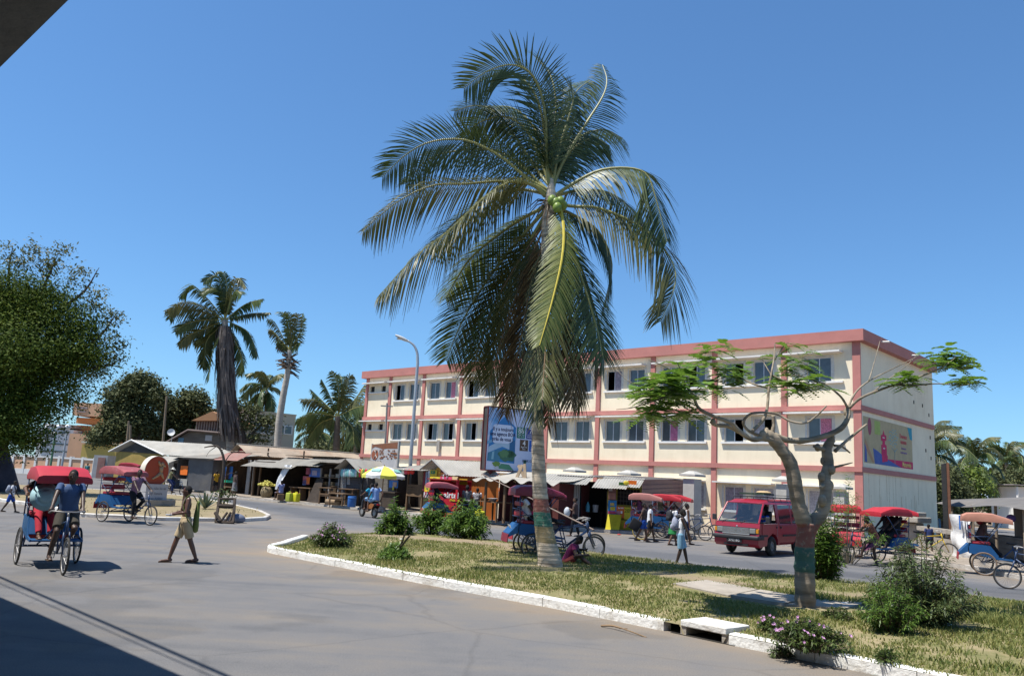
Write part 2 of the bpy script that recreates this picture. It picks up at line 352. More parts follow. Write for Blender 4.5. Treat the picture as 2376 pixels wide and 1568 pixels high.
tip_arc = [MED_BACK[1], MED_BACK[0]+Vector((.15, .1)), tipc+Vector((.0, .22)), tipc, tipc.lerp(MED_NEAR[0], .5)+Vector((-.08, -.05))]
kerb_mesh(tip_arc+MED_NEAR[:4], .19, .155, WKERB, 'kerb', side=1)
kerb_mesh([MED_NEAR[4]]+MED_NEAR[5:], .19, .155, WKERB, 'kerb', side=1)
kerb_mesh(ISL_F[:-1]+[ISL_F[-1]], .18, .14, M('island_kerb', (.62, .60, .56), .85, .12, 4, bump=.4, bscale=14, dirt=(.33, .29, .24), dirt_amt=.85), 'kerb', side=1, seg=1.4)
kerb_mesh([ISL_F[-1]]+ISL_B[:-2], .18, .14, OKERB, 'kerb', side=1, seg=1.4)
kerb_mesh([Vector((p.x, p.y)) for p in PAVE_F], .2, .158, OKERB, 'kerb', side=1, seg=1.6, jit=.02)
# ---------------------------------------------------------------- median strip and left island
BARE = line([(838, 1250), (950, 1259), (1050, 1266), (1160, 1277), (1240, 1292)]); BARE2 = line([(1330, 1283), (1450, 1297), (1600, 1318), (1840, 1346)]); BARE3 = line([(1560, 1352), (1700, 1372), (1960, 1402), (2120, 1408)])
def bare(P): return np.clip(1.05*np.exp(-(dist_poly(P, BARE)/.75)**2) + 1.1*np.exp(-(dist_poly(P, BARE2)/.62)**2) + .9*np.exp(-(dist_poly(P, BARE3)/.5)**2) + .5*np.exp(-(dist_poly(P, [G(880, 1305).to_2d(), G(960, 1305).to_2d()])/.5)**2), 0, 1)
DR0 = MED_NEAR[3]; DR1 = MED_NEAR[4]; DRd = (DR1-DR0).normalized(); DRn = Vector((-DRd.y, DRd.x)); DRL = (DR1-DR0).length
def med_z(P):
    db = dist_poly(P, MED_BACK); z = .02+.115*np.clip(db/1.2, 0, 1)
    z = z + .05*np.clip(dist_poly(P, MED_NEAR+[tipc])/2.5, 0, 1)*np.clip(db/2.0, 0, 1)
    q = P-np.array(DR0); a = q @ np.array(DRd); c = q @ np.array(DRn)
    hole = (a > .28) & (a < DRL-.1) & (c < .52); z = np.where(hole, -.02, z); return z
def soil_nodes(grassy):
    def f(nt, L, b):
        tc = nd(nt, 'ShaderNodeTexCoord'); co = tc.outputs['Object']; at = nd(nt, 'ShaderNodeAttribute', attribute_name='bare')
        n1 = nd(nt, 'ShaderNodeTexNoise', Scale=1.4, Detail=8, Roughness=.7); L(co, n1.inputs[0]); n2 = nd(nt, 'ShaderNodeTexNoise', Scale=22, Detail=5, Roughness=.7); L(co, n2.inputs[0])
        c1 = nd(nt, 'ShaderNodeValToRGB'); L(n1.outputs[0], c1.inputs[0]); e = c1.color_ramp.elements
        e[0].position = .35; e[0].color = (.13, .14, .05, 1); e[1].position = .66; e[1].color = (.33, .265, .155, 1)
        c2 = nd(nt, 'ShaderNodeValToRGB'); L(n2.outputs[0], c2.inputs[0]); e = c2.color_ramp.elements
        e[0].position = .3; e[0].color = (.19, .14, .09, 1); e[1].position = .7; e[1].color = (.34, .27, .185, 1)
        a = nd(nt, 'ShaderNodeMath', operation='MULTIPLY_ADD'); L(n1.outputs[0], a.inputs[0]); a.inputs[1].default_value = .9; a.inputs[2].default_value = -.45+(0 if grassy else .35)
        s = nd(nt, 'ShaderNodeMath', operation='ADD', use_clamp=True); L(at.outputs['Fac'], s.inputs[0]); L(a.outputs[0], s.inputs[1])
        mx = nd(nt, 'ShaderNodeMix', data_type='RGBA'); L(s.outputs[0], mx.inputs[0]); L(c1.outputs[0], mx.inputs[6]); L(c2.outputs[0], mx.inputs[7]); L(mx.outputs[2], b.inputs['Base Color'])
        b.inputs['Roughness'].default_value = .95; b.inputs['Specular IOR Level'].default_value = .1
        bp = nd(nt, 'ShaderNodeBump', Strength=.6, Distance=.04); L(n2.outputs[0], bp.inputs['Height']); L(bp.outputs[0], b.inputs['Normal'])
    return f
def patch(name, poly, st, zf, bf, mat, inset=0):
    a = np.array([tuple(p) for p in poly]); P, F = grid(a[:, 0].min(), a[:, 0].max(), a[:, 1].min(), a[:, 1].max(), st)
    ins = inside(P, a); keep = ins[F].all(axis=1); used = np.unique(F[keep]); mp = -np.ones(len(P), int)
    # add a boundary skirt: include cells touching the outline, vertices snapped to it
    touch = ins[F].any(axis=1); used = np.unique(F[touch]); mp[used] = np.arange(len(used)); Q = P[used].copy(); out = ~ins[used]
    for i in np.where(out)[0]:
        best = None
        for j in range(len(a)):
            p, q = a[j], a[(j+1) % len(a)]; pq = q-p; t = np.clip(((Q[i]-p) @ pq)/max(pq @ pq, 1e-9), 0, 1); c = p+t*pq; d = ((Q[i]-c)**2).sum()
            if best is None or d < best[0]: best = (d, c)
        Q[i] = best[1]
    z = zf(Q); o = npmesh(name, np.c_[Q, z], mp[F[touch]], mat, smooth=True); struct(o)
    t = o.data.attributes.new('bare', 'FLOAT', 'POINT'); t.data.foreach_set('value', bf(Q).astype(np.float32)); return o
patch('median', MED, .13, med_z, bare, attr_mat('median_soil', soil_nodes(True)))
patch('island', ISL, .3, lambda P: .115+.06*np.clip(dist_poly(P, ISL+[ISL[0]])/1.5, 0, 1), lambda P: .25+.3*nz(P, .5), attr_mat('island_soil', soil_nodes(False)))
GRASS = leafmat('grass_blades', (.085, .135, .026), (.31, .30, .095), (.56, .48, .22), rough=.65, trans=.4, nscale=1.1)
def grass(name, poly, n, zf, dens, hmin, hmax, hfun=None, label=None, mat=GRASS, wd=.0085):
    a = np.array([tuple(p) for p in poly]); P = rng.uniform(a.min(0), a.max(0), (n, 2)); P = P[inside(P, a)]
    P = P[rng.random(len(P)) < dens(P)]; n = len(P); z = zf(P)
    h = rng.uniform(hmin, hmax, n)*(hfun(P) if hfun else 1); th = rng.uniform(0, 2*PI, n); ln = rng.uniform(.2, .9, n)*h; t2 = rng.uniform(0, 2*PI, n)
    wv = wd*(.6+.8*rng.random(n)); dx = np.cos(th)*wv; dy = np.sin(th)*wv; lx = np.cos(t2)*ln; ly = np.sin(t2)*ln
    b0 = np.stack([P[:, 0]-dx, P[:, 1]-dy, z], 1); b1 = np.stack([P[:, 0]+dx, P[:, 1]+dy, z], 1)
    m0 = np.stack([P[:, 0]-dx*.8+lx*.35, P[:, 1]-dy*.8+ly*.35, z+h*.62], 1); m1 = np.stack([P[:, 0]+dx*.8+lx*.35, P[:, 1]+dy*.8+ly*.35, z+h*.62], 1)
    tp = np.stack([P[:, 0]+lx, P[:, 1]+ly, z+h*.95], 1); tq = tp+np.stack([dx*.12, dy*.12, 0*dx], 1)
    V = np.stack([b0, b1, m1, m0, tq, tp], 1).reshape(-1, 3); i = np.arange(n)[:, None]*6
    F = np.concatenate([i+np.array([[0, 1, 2, 3]]), i+np.array([[3, 2, 4, 5]])], 0)
    o = npmesh(name, V, F, mat); return tag(o, label, 'grass', kind='stuff')
WALKN = [G(1690, 1494).to_2d(), G(2050, 1568).to_2d(), MED_NEAR[-1]]
SLABS = [np.array([tuple(G(u, v, .2).to_2d()) for u, v in px]) for px in ([(1556, 1358), (1640, 1348), (1765, 1371), (1690, 1391)], [(1690, 1389), (1765, 1372), (1885, 1393), (1818, 1411)], [(1820, 1410), (1890, 1393), (2014, 1402), (1960, 1420)])]
def dens_med(P):
    b = bare(P)+1.3*nz(P, .55, 3)+.8*nz(P, 2.1, 9)+.10; d = np.clip(1.0-1.35*np.clip(b, 0, 1), .015, 1)
    for sp in SLABS: d = np.where(inside(P, sp), 0, d); far_ = np.clip(14/np.maximum(P[:, 1], 1), .15, 1)
    q = P-np.array(DR0); A = q @ np.array(DRd); c = q @ np.array(DRn); d = np.where((A > .1) & (A < DRL) & (c < .75), 0, d)
    return d*far_**1.3*np.where(P[:, 0] > 13, .3, 1)
def tall(P):
    r = np.clip((P[:, 0]-5)/4, 0, 1); lg = np.clip(nz(P, .6, 21)*1.8, 0, 1); return 1+1.5*r*(.3+lg)+.9*lg
grass('grass', MED, 520000, med_z, dens_med, .02, .06, tall, 'short dry and green grass covering the median strip')
def dens_isl(P): return np.clip(.25+.6*nz(P, .45, 2), .02, 1)*np.clip(1-dist_poly(P, [G(500, 1190).to_2d(), G(250, 1185).to_2d()])/9, .1, 1)
grass('grass', ISL, 60000, lambda P: np.full(len(P), .14), dens_isl, .05, .16, None, 'dry sparse grass on the left traffic island', leafmat('dry_grass', (.13, .13, .045), (.42, .34, .16), rough=.7, trans=.2), .016)
# concrete slabs lying in the grass, drain cover over the kerb inlet
CONC = M('old_concrete', (.34, .30, .25), .92, .14, 2.2, bump=.35, bscale=16, dirt=(.19, .165, .13), dirt_amt=.7)
def slab(px, z, h, label, name='concrete_slab'):
    b = [G(u, v, z) for u, v in px]; m = MB(); m.poly(b, (0, 0, h)); o = m.build(name, CONC); return tag(o, label, 'slab')
slab([(1560, 1358), (1640, 1350), (1760, 1372), (1690, 1387)], .155, .06, 'weathered flat concrete slab in the grass, leftmost of the three')
slab([(1695, 1388), (1765, 1374), (1880, 1394), (1818, 1407)], .17, .07, 'pale concrete slab in the grass just left of the banded tree trunk')
slab([(1822, 1407), (1890, 1394), (2010, 1402), (1960, 1416)], .165, .05, 'concrete slab half sunk in the grass just right of the banded tree trunk')
dr = thing('drain_inlet', 'white edged concrete drain cover bridging the dark inlet in the kerb', 'drain', (DR0.x, DR0.y, 0), math.atan2(DRd.y, DRd.x))
m = MB(); m.rbox((.28+(DRL-.38)/2+.02, .30, .165), (DRL-.30, .60, .09), .015); m.build('cover', M('drain_white', (.66, .645, .60), .85, .1, 6, bump=.35, bscale=20, dirt=(.36, .32, .27), dirt_amt=.7), dr)
m = MB(); m.box((.30, .27, .055), (.10, .5, .13)); m.box((DRL-.06, .27, .055), (.12, .5, .13)); m.box((DRL/2+.1, .55, .055), (DRL-.1, .06, .13)); m.build('side_wall', CONC, dr)
m = MB(); m.box((DRL/2+.1, .26, -.004), (DRL, .56, .02)); m.build('drain_floor', M('drain_shade', (.03, .026, .02), .95), dr)  # floor coloured near-black to paint in the shade under the cover
t_ = G(1395, 1453, 0); a_ = G(1500, 1477, 0)-t_; m = MB(); m.tube(crom([(0, 0, .02), a_*.3+Vector((0, .05, .05)), a_*.65+Vector((0, -.04, .04)), a_], 12), [.016]*6+[.010]*7, 5); m.tube([a_*.4+Vector((0, 0, .04)), a_*.55+Vector((.05, .16, .03))], .007, 4); tag(m.build('fallen_branch', M('dry_twig', (.22, .15, .09), .9, .2, 6), loc=t_), 'thin fallen branch lying on the road near the white kerb', 'branch')
for u, v, c, lb in ((933, 1252, (.72, .72, .70), 'white scrap of litter on the bare soil near the left oleander bush'), (1960, 1403, (.72, .72, .7), 'white scrap of litter on the slabs right of the flame tree'), (2197, 1452, (.68, .69, .72), 'crumpled white plastic in the grass right of the big oleander'), (1436, 1240, (.5, .06, .05), 'red scrap of litter against the far kerb before the iron shop')):
    p = G(u, v, .17 if v != 1240 else .0); m = MB(); m.ball((0, 0, .03), (.09, .06, .03), 7, 4); o = m.build('litter', M('litter_%d' % u, c, .7, .2, 9), loc=p); tag(o, lb, 'litter')
# ---------------------------------------------------------------- the building the photograph is taken from: its roof eave and terrace
ED = Vector((.7288, -.6847, 0)); EN = Vector((-.6847, -.7288, 0))    # along the eave / back towards the house
E0 = Vector((1.33, 1.27, 5.68))
hs = thing('terrace_house', 'grey concrete eave of a house at the top left corner', 'house', (E0.x, E0.y, 0), math.atan2(ED.y, ED.x))
m = MB(); m.box((-6, -6.5, 5.68+.16), (60, 13, .32)); m.build('roof', M('eave_concrete', (.19, .19, .175), .9, .1, 2, bump=.3, bscale=10), hs)
m = MB(); m.box((-6, -9, 2.9), (58, .3, 5.55)); m.build('wall', M('house_render', (.5, .46, .38), .9, .1, 1), hs)
def cable(a, b, sag, label, r=.012, n=16, name='cable'):
    a = Vector(a); b = Vector(b); pts = [a.lerp(b, i/n)-Vector((0, 0, sag*4*(i/n)*(1-i/n))) for i in range(n+1)]; m = MB(); m.tube(pts, r, 5)
    return tag(m.build(name, M('cable_black', (.02, .02, .02), .6)), label, 'cable')
for (p0, p1), rr in ((((-40, 1320), (530, 1568)), .035), (((0, 1352), (460, 1553)), .012)):   # overhead wires along the street; their shadows fall on the road
    a = G(*p0); b = G(*p1); k_ = 7.4/SD.z; d = (b-a).normalized()
    cable(a+SD*k_-d*30, b+SD*k_+d*30, .0, 'thick black overhead cable above the near road' if rr > .02 else 'thin black overhead wire above the near road', rr)
# ---------------------------------------------------------------- the school: three storeys, cream render, pink frame
BC = Vector((19.53, 45.0, 0)); BD = Vector((-.7288, .6847, 0)); BN = Vector((-.6847, -.7288, 0))
def facS(u, v, off=0.0):                       # survey a pixel of the street front: metres from the right corner, height
    d = Vector(ray(u, v)); c = Vector(_C); t = ((BC+BN*off-c).dot(BN))/d.dot(BN); p = c+d*t; return (p-BC).dot(BD), p.z
def sideS(u, v):                               # survey a pixel of the gable end: metres behind the corner, height
    d = Vector(ray(u, v)); c = Vector(_C); t = ((BC-c).dot(BD))/d.dot(BD); p = c+d*t; return -(p-BC).dot(BN), p.z
sch = thing('school_building', 'long cream three storey building with pink pilasters, ledges and parapet', 'building', (BC.x, BC.y, 0), math.atan2(BD.y, BD.x))
CREAM = M('cream_render', (.81, .71, .525), .88, .06, .5, bump=.06, bscale=30, dirt=(.60, .47, .30), dirt_amt=.45)
for n_ in [CREAM]:
    nt = n_.node_tree; L = nt.links.new; b = nt.nodes['Principled BSDF']; src = b.inputs['Base Color'].links[0].from_socket; tc = nd(nt, 'ShaderNodeTexCoord'); mp = nd(nt, 'ShaderNodeMapping'); mp.inputs['Scale'].default_value = (1.3, 1.3, .2); L(tc.outputs['Object'], mp.inputs[0]); nn = nd(nt, 'ShaderNodeTexNoise', Scale=1.3, Detail=6, Roughness=.65); L(mp.outputs[0], nn.inputs[0]); r_ = nd(nt, 'ShaderNodeMapRange'); r_.inputs[1].default_value = .5; r_.inputs[2].default_value = .72; r_.inputs[4].default_value = .24; L(nn.outputs[0], r_.inputs[0]); mx = nd(nt, 'ShaderNodeMix', data_type='RGBA'); L(r_.outputs[0], mx.inputs[0]); L(src, mx.inputs[6]); mx.inputs[7].default_value = (.50, .40, .26, 1); L(mx.outputs[2], b.inputs['Base Color'])   # rain streaks
SIDE = CREAM
PINK = M('pink_paint', (.44, .18, .155), .8, .09, 1.2, dirt=(.36, .17, .15), dirt_amt=.5)
PALE = M('pale_render', (.72, .70, .66), .9, .08, 1.6, dirt=(.48, .46, .42), dirt_amt=.6)
DARKIN = M('interior_shade', (.035, .034, .033), .9)  # near-black colour stands in for the shade of the unlit rooms
ALU = M('aluminium_frame', (.55, .56, .58), .45, .06, 4, metal=.3)
GLS = [glassmat('window_glass', (.075, .09, .105), .07), glassmat('window_glass_grey', (.072, .080, .088), .12), M('open_window', (.012, .012, .014), .6)]
CURT = [M('curtain_pink', (.42, .14, .24), .9, .3, 6), M('curtain_lace', (.36, .34, .36), .9, .35, 9), M('curtain_check', (.55, .20, .28), .9, .4, 12), M('curtain_grey', (.25, .22, .26), .9, .3, 7)]
BL, BDP = 45.08, 13.3; ZG, ZL, ZM, ZP, ZT = .15, 3.90, 7.30, 10.88, 11.53
PIL = [0]+[facS(u, v)[0] for u, v in ((1820, 880), (1659, 880), (1516, 880), (1390, 890), (1272, 890), (1166, 890), (1071, 900), (984, 905), (906, 908))]+[BL]
WH = 1.42
floors = [(ZG, ZL-.28, 1.10), (ZL, ZM-.28, ZL+1.32), (ZM, ZP, ZM+1.40)]     # floor bottom, top, window sill height
wl = MB(); winspec = []
for bi in range(10):
    x0, x1 = PIL[bi], PIL[bi+1]; bw = x1-x0
    for fi, (zb, zt, zs) in enumerate(floors):
        if bi == 9: wins = [(x0+bw*.20, x0+bw*.20+.62, .55), (x0+bw*.66, x0+bw*.66+.62, .55)] if fi else []
        elif bi == 0: wins = [(x0+bw*.36, x0+bw*.36+1.42, WH)]
        else: wins = [(x0+bw*.155, x0+bw*.155+1.26, WH), (x0+bw*.575, x0+bw*.575+1.26, WH)]
        zz = zs + (.86 if bi == 9 else 0)
        wh = wins[0][2] if wins else 0
        y0 = -.22
        def wb(a, b, c, d):
            if b-a > 1e-3 and d-c > 1e-3: wl.box(((a+b)/2, y0/2, (c+d)/2), (b-a, -y0, d-c))
        if not wins: wb(x0, x1, zb, zt)
        else:
            wb(x0, x1, zb, zz); wb(x0, x1, zz+wh, zt); xs = x0
            for a, b, _ in wins: wb(xs, a, zz, zz+wh); xs = b
            wb(xs, x1, zz, zz+wh)
        for k, (a, b, h) in enumerate(wins): winspec.append((bi, fi, k, a, b, zz, h))
for z in (ZL, ZM): wl.box((BL/2, -.11, z-.14), (BL, .22, .28))
wl.box((BL/2, -.11, (ZP+ZT-.05)/2), (BL, .22, ZT-.05-ZP))
wl.box((.11, -.22-(BDP-.22)/2, (ZG+ZT-.05)/2), (.22, BDP-.22, ZT-.05-ZG)); wl.box((BL-.11, -.22-(BDP-.22)/2, (ZG+ZT-.05)/2), (.22, BDP-.22, ZT-.05-ZG)); wl.box((BL/2, -BDP-.11, (ZG+ZT-.05)/2), (BL, .22, ZT-.05-ZG))
wl.build('wall', CREAM, sch)
m = MB(); 
for z in (.1, ZL-.14, ZM-.14): m.box((BL/2, -BDP/2-.2, z), (BL-.5, BDP-.3, .1))
m.box((BL/2, -2.2, 5.5), (BL-.5, .1, 10.6)); m.build('inner_wall', DARKIN, sch)
OV = .40
m = MB(); m.box((BL/2, OV/2, (ZP+ZT)/2), (BL+2*OV, OV-.004, ZT-ZP)); m.box((-OV/2, -BDP/2, (ZP+ZT)/2), (OV-.004, BDP, ZT-ZP)); m.box((BL+OV/2, -BDP/2, (ZP+ZT)/2), (OV-.004, BDP, ZT-ZP)); m.build('parapet', PINK, sch)
m = MB(); m.box((BL/2, -BDP/2-.1, ZT-.18), (BL-.44, BDP-.3, .12)); m.build('roof', M('roof_slab', (.35, .34, .32), .9), sch)
for z in (ZL, ZM):
    m = MB(); m.box((BL/2, .085, z-.14), (BL+.2, .17, .28)); m.box((-.05, -BDP/2, z-.14), (.1, BDP, .28)); m.build('ledge', PINK, sch)
for i, x in enumerate(PIL):
    m = MB(); wd = .34; xc = x+(wd/2 if i == 0 else -wd/2 if i == 10 else 0)
    for zb, zt in ((ZG, ZL-.282), (ZL+.002, ZM-.282), (ZM+.002, ZP-.002)): m.box((xc-(.05 if i == 0 else 0), .05, (zb+zt)/2), (wd+(.1 if i == 0 else 0), .1, zt-zb))
    m.build('pilaster', PINK, sch)
rnd = random.Random(5)
for bi, fi, k, a, b, z, h in winspec:
    if bi == 9:
        m = MB(); m.box(((a+b)/2, -.16, z+h/2), (b-a, .02, h)); m.build('vent', GLS[2], sch); continue
    fr = MB(); t = .055; y = -.13
    for c in (a+t/2, b-t/2, (a+b)/2): fr.box((c, y, z+h/2), (t*(1.0 if c != (a+b)/2 else .9), .06, h))
    fr.box(((a+b)/2, y, z+t/2), (b-a-2*t, .056, t)); fr.box(((a+b)/2, y, z+h-t/2), (b-a-2*t, .056, t))
    f = fr.build('window', ALU, sch)
    op = rnd.choice((0, 1, 2, 2, 3))
    for s in (0, 1):
        x0 = a+t if s == 0 else (a+b)/2+t*.45; x1 = (a+b)/2-t*.45 if s == 0 else b-t
        opened = (op == 1 and s == 0) or (op == 3 and s == 1)
        if opened: continue
        m = MB(); m.box(((x0+x1)/2, y-.005, z+h/2), (x1-x0, .012, h-2*t)); m.build('pane', GLS[rnd.choice((0, 1, 0))], f)
    if fi == 0 and bi < 4 or rnd.random() < .15:
        m = MB(); c0, c1 = (a+.06, (a+b)/2) if rnd.random() < .5 else ((a+b)/2, b-.06)
        if fi == 0: c0, c1 = a+.06, b-.06
        n = 14; top = [Vector((c0+(c1-c0)*i/n, -.10+.012*math.sin(i*2.4) if fi == 0 else -.095+.01*math.sin(i*2.1), z+h-.06)) for i in range(n+1)]; bot = [p-Vector((0, 0, h-.14)) for p in top]
        m.loft([top, bot], closed=False); m.build('curtain', CURT[rnd.choice((1, 3)) if fi == 0 else rnd.choice((0, 1, 2, 3))], f)
def bays():
    for bi in range(10):
        for fi, (zb, zt, zs) in enumerate(floors):
            if fi == 0 and bi == 9: continue
            yield bi, fi, PIL[bi], PIL[bi+1], zs
for bi, fi, x0, x1, zs in bays():
    bw = x1-x0
    if bi == 0: s0, s1, a0, a1 = x0+bw*.20, x1-bw*.12, x0+bw*.2, x1-.15
    elif bi == 9: s0, s1, a0, a1 = x0+.35, x1-.5, x0+.3, x1+.05
    else: s0, s1, a0, a1 = x0+bw*.11, x1-bw*.11, x0+bw*.13, x1-.16
    m = MB(); zt = zs+WH+.20
    m.box(((a0+a1)/2, .29, zt+.04), (a1-a0, .57, .085)); m.build('awning', PALE, sch)
    m = MB(); zz = zs+(.86 if bi == 9 else 0); m.box(((s0+s1)/2, .075, zz-.06), (s1-s0, .15, .11)); m.build('sill', PALE, sch)
    if bi != 9:                                      # pale patched reveals round the windows
        m = MB()
        for (b_, f_, k, a, b, z, h) in winspec:
            if b_ == bi and f_ == fi:
                m.box((a-.09, .004, z+h/2), (.18, .008, h-.01)); m.box((b+.07, .004, z+h/2), (.14, .008, h-.01)); m.box(((a+b)/2, .004, z+h+.06), (b-a+.32, .008, .115))
        m.build('window_surround', M('patched_render', (.58, .55, .49), .9, .2, 3, dirt=(.36, .34, .31), dirt_amt=.7), sch)
# things hung out of the windows
sx, sz = facS(1024, 1024)
m = MB(); rings = [[Vector((.0+.06*math.sin(t*5+i)*.3, .0+.02*math.sin(i*2), -t)) + Vector((i*.075, 0, 0)) for i in range(6)] for t in np.linspace(0, 1.0, 7)]; m.loft(rings, closed=False)
o = m.build('towel', M('grey_towel', (.33, .30, .27), .95)); o.location = BC+BD*sx+BN*.18+Vector((0, 0, ZL+1.32)); o.rotation_euler = (0, 0, math.atan2(BD.y, BD.x)); tag(o, 'grey towel hanging over a first floor window sill of the cream building', 'towel')
# painted panel on the gable end
PN = [sideS(u, v) for u, v in ((2002, 961), (2114, 994), (2119, 1089), (2005, 1070))]
y0 = (PN[0][0]+PN[3][0])/2; y1 = (PN[1][0]+PN[2][0])/2; z1 = (PN[0][1]+PN[1][1])/2; z0 = (PN[2][1]+PN[3][1])/2
mural = thing('wall_mural', 'painted ochre mural with a crimson tower and blue hill on the gable wall', 'mural', (BC.x, BC.y, 0), math.atan2(BD.y, BD.x))
MX = -.0
def mu(a, b, d): return Vector((MX-d, -(y0+(y1-y0)*a), z0+(z1-z0)*b))
def mshape(name, pts, col, d):
    m = MB(); m.poly([mu(a, b, d) for a, b in pts], (-.004, 0, 0)); return m.build(name, M('mural_'+name, col, .9, .10, 2.5, dirt=[c*.8+.05 for c in col], dirt_amt=.5), mural)
def ell(ca, cb, ra, rb, n=20): return [(ca+ra*math.cos(2*PI*i/n), cb+rb*math.sin(2*PI*i/n)) for i in range(n)]
mshape('panel', [(0, 0), (1, 0), (1, 1), (0, 1)], (.46, .37, .22), .004)
mshape('portrait_oval', ell(.115, .80, .035, .19), (.33, .10, .13), .010)
mshape('green_board', [(.21, .66), (.32, .66), (.32, .96), (.21, .96)], (.36, .44, .13), .010)
mshape('blue_hill', [(.17, .34), (.20, 0), (.74, 0), (.44, .15), (.25, .30)], (.085, .135, .36), .010)
mshape('blue_strip', [(.01, .02), (.055, .01), (.05, .30), (.015, .42)], (.10, .14, .34), .010)
mshape('arm', [(.06, .25), (.16, .02), (.19, .04), (.10, .3), (.03, .52), (.02, .4)], (.45, .26, .15), .014)
mshape('crimson_band', [(.44, .15), (1, .17), (1, 0), (.74, 0)], (.55, .035, .12), .010)
mshape('crimson_tower', [(.345, .06), (.45, .10), (.455, .22), (.44, .24), (.435, .46), (.405, .47), (.405, .55), (.435, .56), (.435, .68), (.40, .69), (.385, .79), (.365, .69), (.33, .66), (.33, .55), (.36, .53), (.355, .46), (.33, .45), (.335, .22)], (.56, .04, .12), .016)
for i in range(26):
    t = i/26; mshape('tree_leaf', ell(.585+.10*math.cos(i*2.4)*math.sqrt(t), .66+.22*math.sin(i*2.4)*math.sqrt(t), .014, .022, 8), (.28, .40, .36), .012)
mshape('tree_stem', [(.598, .06), (.604, .06), (.606, .34), (.66, .42), (.655, .43), (.60, .36), (.55, .44), (.545, .43), (.598, .34)], (.27, .38, .36), .018)
mshape('teal_corner', [(.90, .99), (1, .99), (1, .70), (.95, .71)], (.05, .30, .38), .012)
WHT = M('mural_white', (.75, .70, .6), .9); MPK = M('mural_pink', (.62, .13, .13), .9); MPU = M('mural_purple', (.25, .16, .30), .9); MYE = M('mural_yellow', (.75, .60, .2), .9)
sxd = (0, -1, 0)
for s, a, b, sz, mt in (('Devenez', .80, .74, .38, MPK), ('maman', .80, .61, .38, MPK), ('le moment', .80, .46, .19, MPU), ('le plus important', .80, .36, .17, MPU), ('Maternité', .86, .08, .42, MYE), ('douceur', .38, .62, .10, WHT), ('espoir', .385, .38, .12, WHT)):
    text(s, sz, mt, mural, mu(a, b, .022), sxd, (0, 0, 1), bold=.006)
m = MB(); rnd = random.Random(3)
for u, v in ((2090, 880), (2120, 932), (2140, 940), (2155, 962), (2158, 1014), (2148, 1044), (2160, 1062)):
    yy, zz = sideS(u, v); m.box((-.012, -yy, zz), (.02, .14, .22))
m.build('hole_shade', DARKIN, sch)  # dark surface blocks, the shade inside open holes put into colour
for u in (2030, 2098):
    yy, _ = sideS(u, 800); m = MB(); m.tube([(-OV+.05, -yy, ZT-.28), (-OV-.42, -yy, ZT-.30)], .055, 8); m.build('drain_spout', PALE, sch)
m = MB()
for i in range(16):                                  # rust runs on the gable end
    yy = .8+rnd.random()*9; L_ = .5+rnd.random()*1.6; zt = ZL-.3 if i % 2 else 2.2+rnd.random()*.4; m.box((-.003-.0003*i, -yy, zt-L_/2), (.004, .03+rnd.random()*.06, L_))
m.build('rust_stain', M('rust_run', (.69, .59, .42), .9, .25, 3), sch)
# row of capped pillars of the school fence
def pillar(u, v_top, Y, w_=.5, label='', zt=None):
    p = GY(u, Y, .15); z = zt or AY(u, v_top, Y).z; t = thing('fence_pillar', label, 'pillar', p, .75, 'capped pillars of the school fence')
    m = MB(); m.box((0, 0, (z-.35)/2-.07), (w_, w_, z-.35-.14)); m.build('shaft', M('pillar_grey', (.40, .385, .35), .9, .14, 2, dirt=(.26, .245, .22), dirt_amt=.6), t)
    m = MB(); m.box((0, 0, z-.33), (w_+.28, w_+.28, .1)); m.box((0, 0, z-.20), (w_+.22, w_+.22, .16), taper=.3); m.build('cap', M('pillar_grey', (.40, .385, .35)), t)
pillar(1606, 1093, 39.5, .62, 'pale capped pillar beside the purple iron shop wall, left of the parked cycle canopies')
pillar(1819, 1105, 38.5, .52, 'pale capped pillar seen just above the van roof rack')
pillar(1952, 1122, 38, .5, 'pale capped pillar near the pink corner, behind the tall oleander')
pillar(962, 1079, 66, .62, 'pale pillar cap above the stall roof, behind the street lamp')
pillar(1332, 1084, 43.5, .6, 'pale pillar cap above the iron shop, nearest the palm trunk')
pillar(1459, 1091, 42.5, .6, 'pale pillar cap above the right end of the iron shop roof')
p = GY(2112, 39, .1); t = thing('gate_pillar', 'squat grey stone pillar with a broad cap below the gable wall', 'pillar', p, .7)
z = AY(2112, 1191, 39).z; m = MB(); m.rbox((0, 0, (z-.5)/2), (.85, .85, z-.5), .05); m.build('shaft', CONC, t); m = MB(); m.rbox((0, 0, z-.35), (1.5, 1.3, .26), .05); m.rbox((0, 0, z-.1), (1.15, 1.0, .2), .05); m.build('cap', CONC, t)
a = GY(2128, 38, .05); b = GY(2208, 34.0, .05); za = AY(2128, 1221, 38).z
t = thing('low_wall', 'broken grey concrete wall with rails behind the right hand cycles', 'wall', a, math.atan2(b.y-a.y, b.x-a.x)); L_ = (b-a).length
m = MB(); m.box((L_/2, .1, za*.31), (L_, .22, za*.62)); m.build('wall_body', CONC, t); m = MB(); m.box((L_/2, .1, za-.09), (L_, .32, .18)); m.build('top_rail', CONC, t)
for i in range(4): m = MB(); m.box((L_*(i+.3)/4, .1, za*.78), (.22, .2, za*.36-.18)); m.build('post', CONC, t)
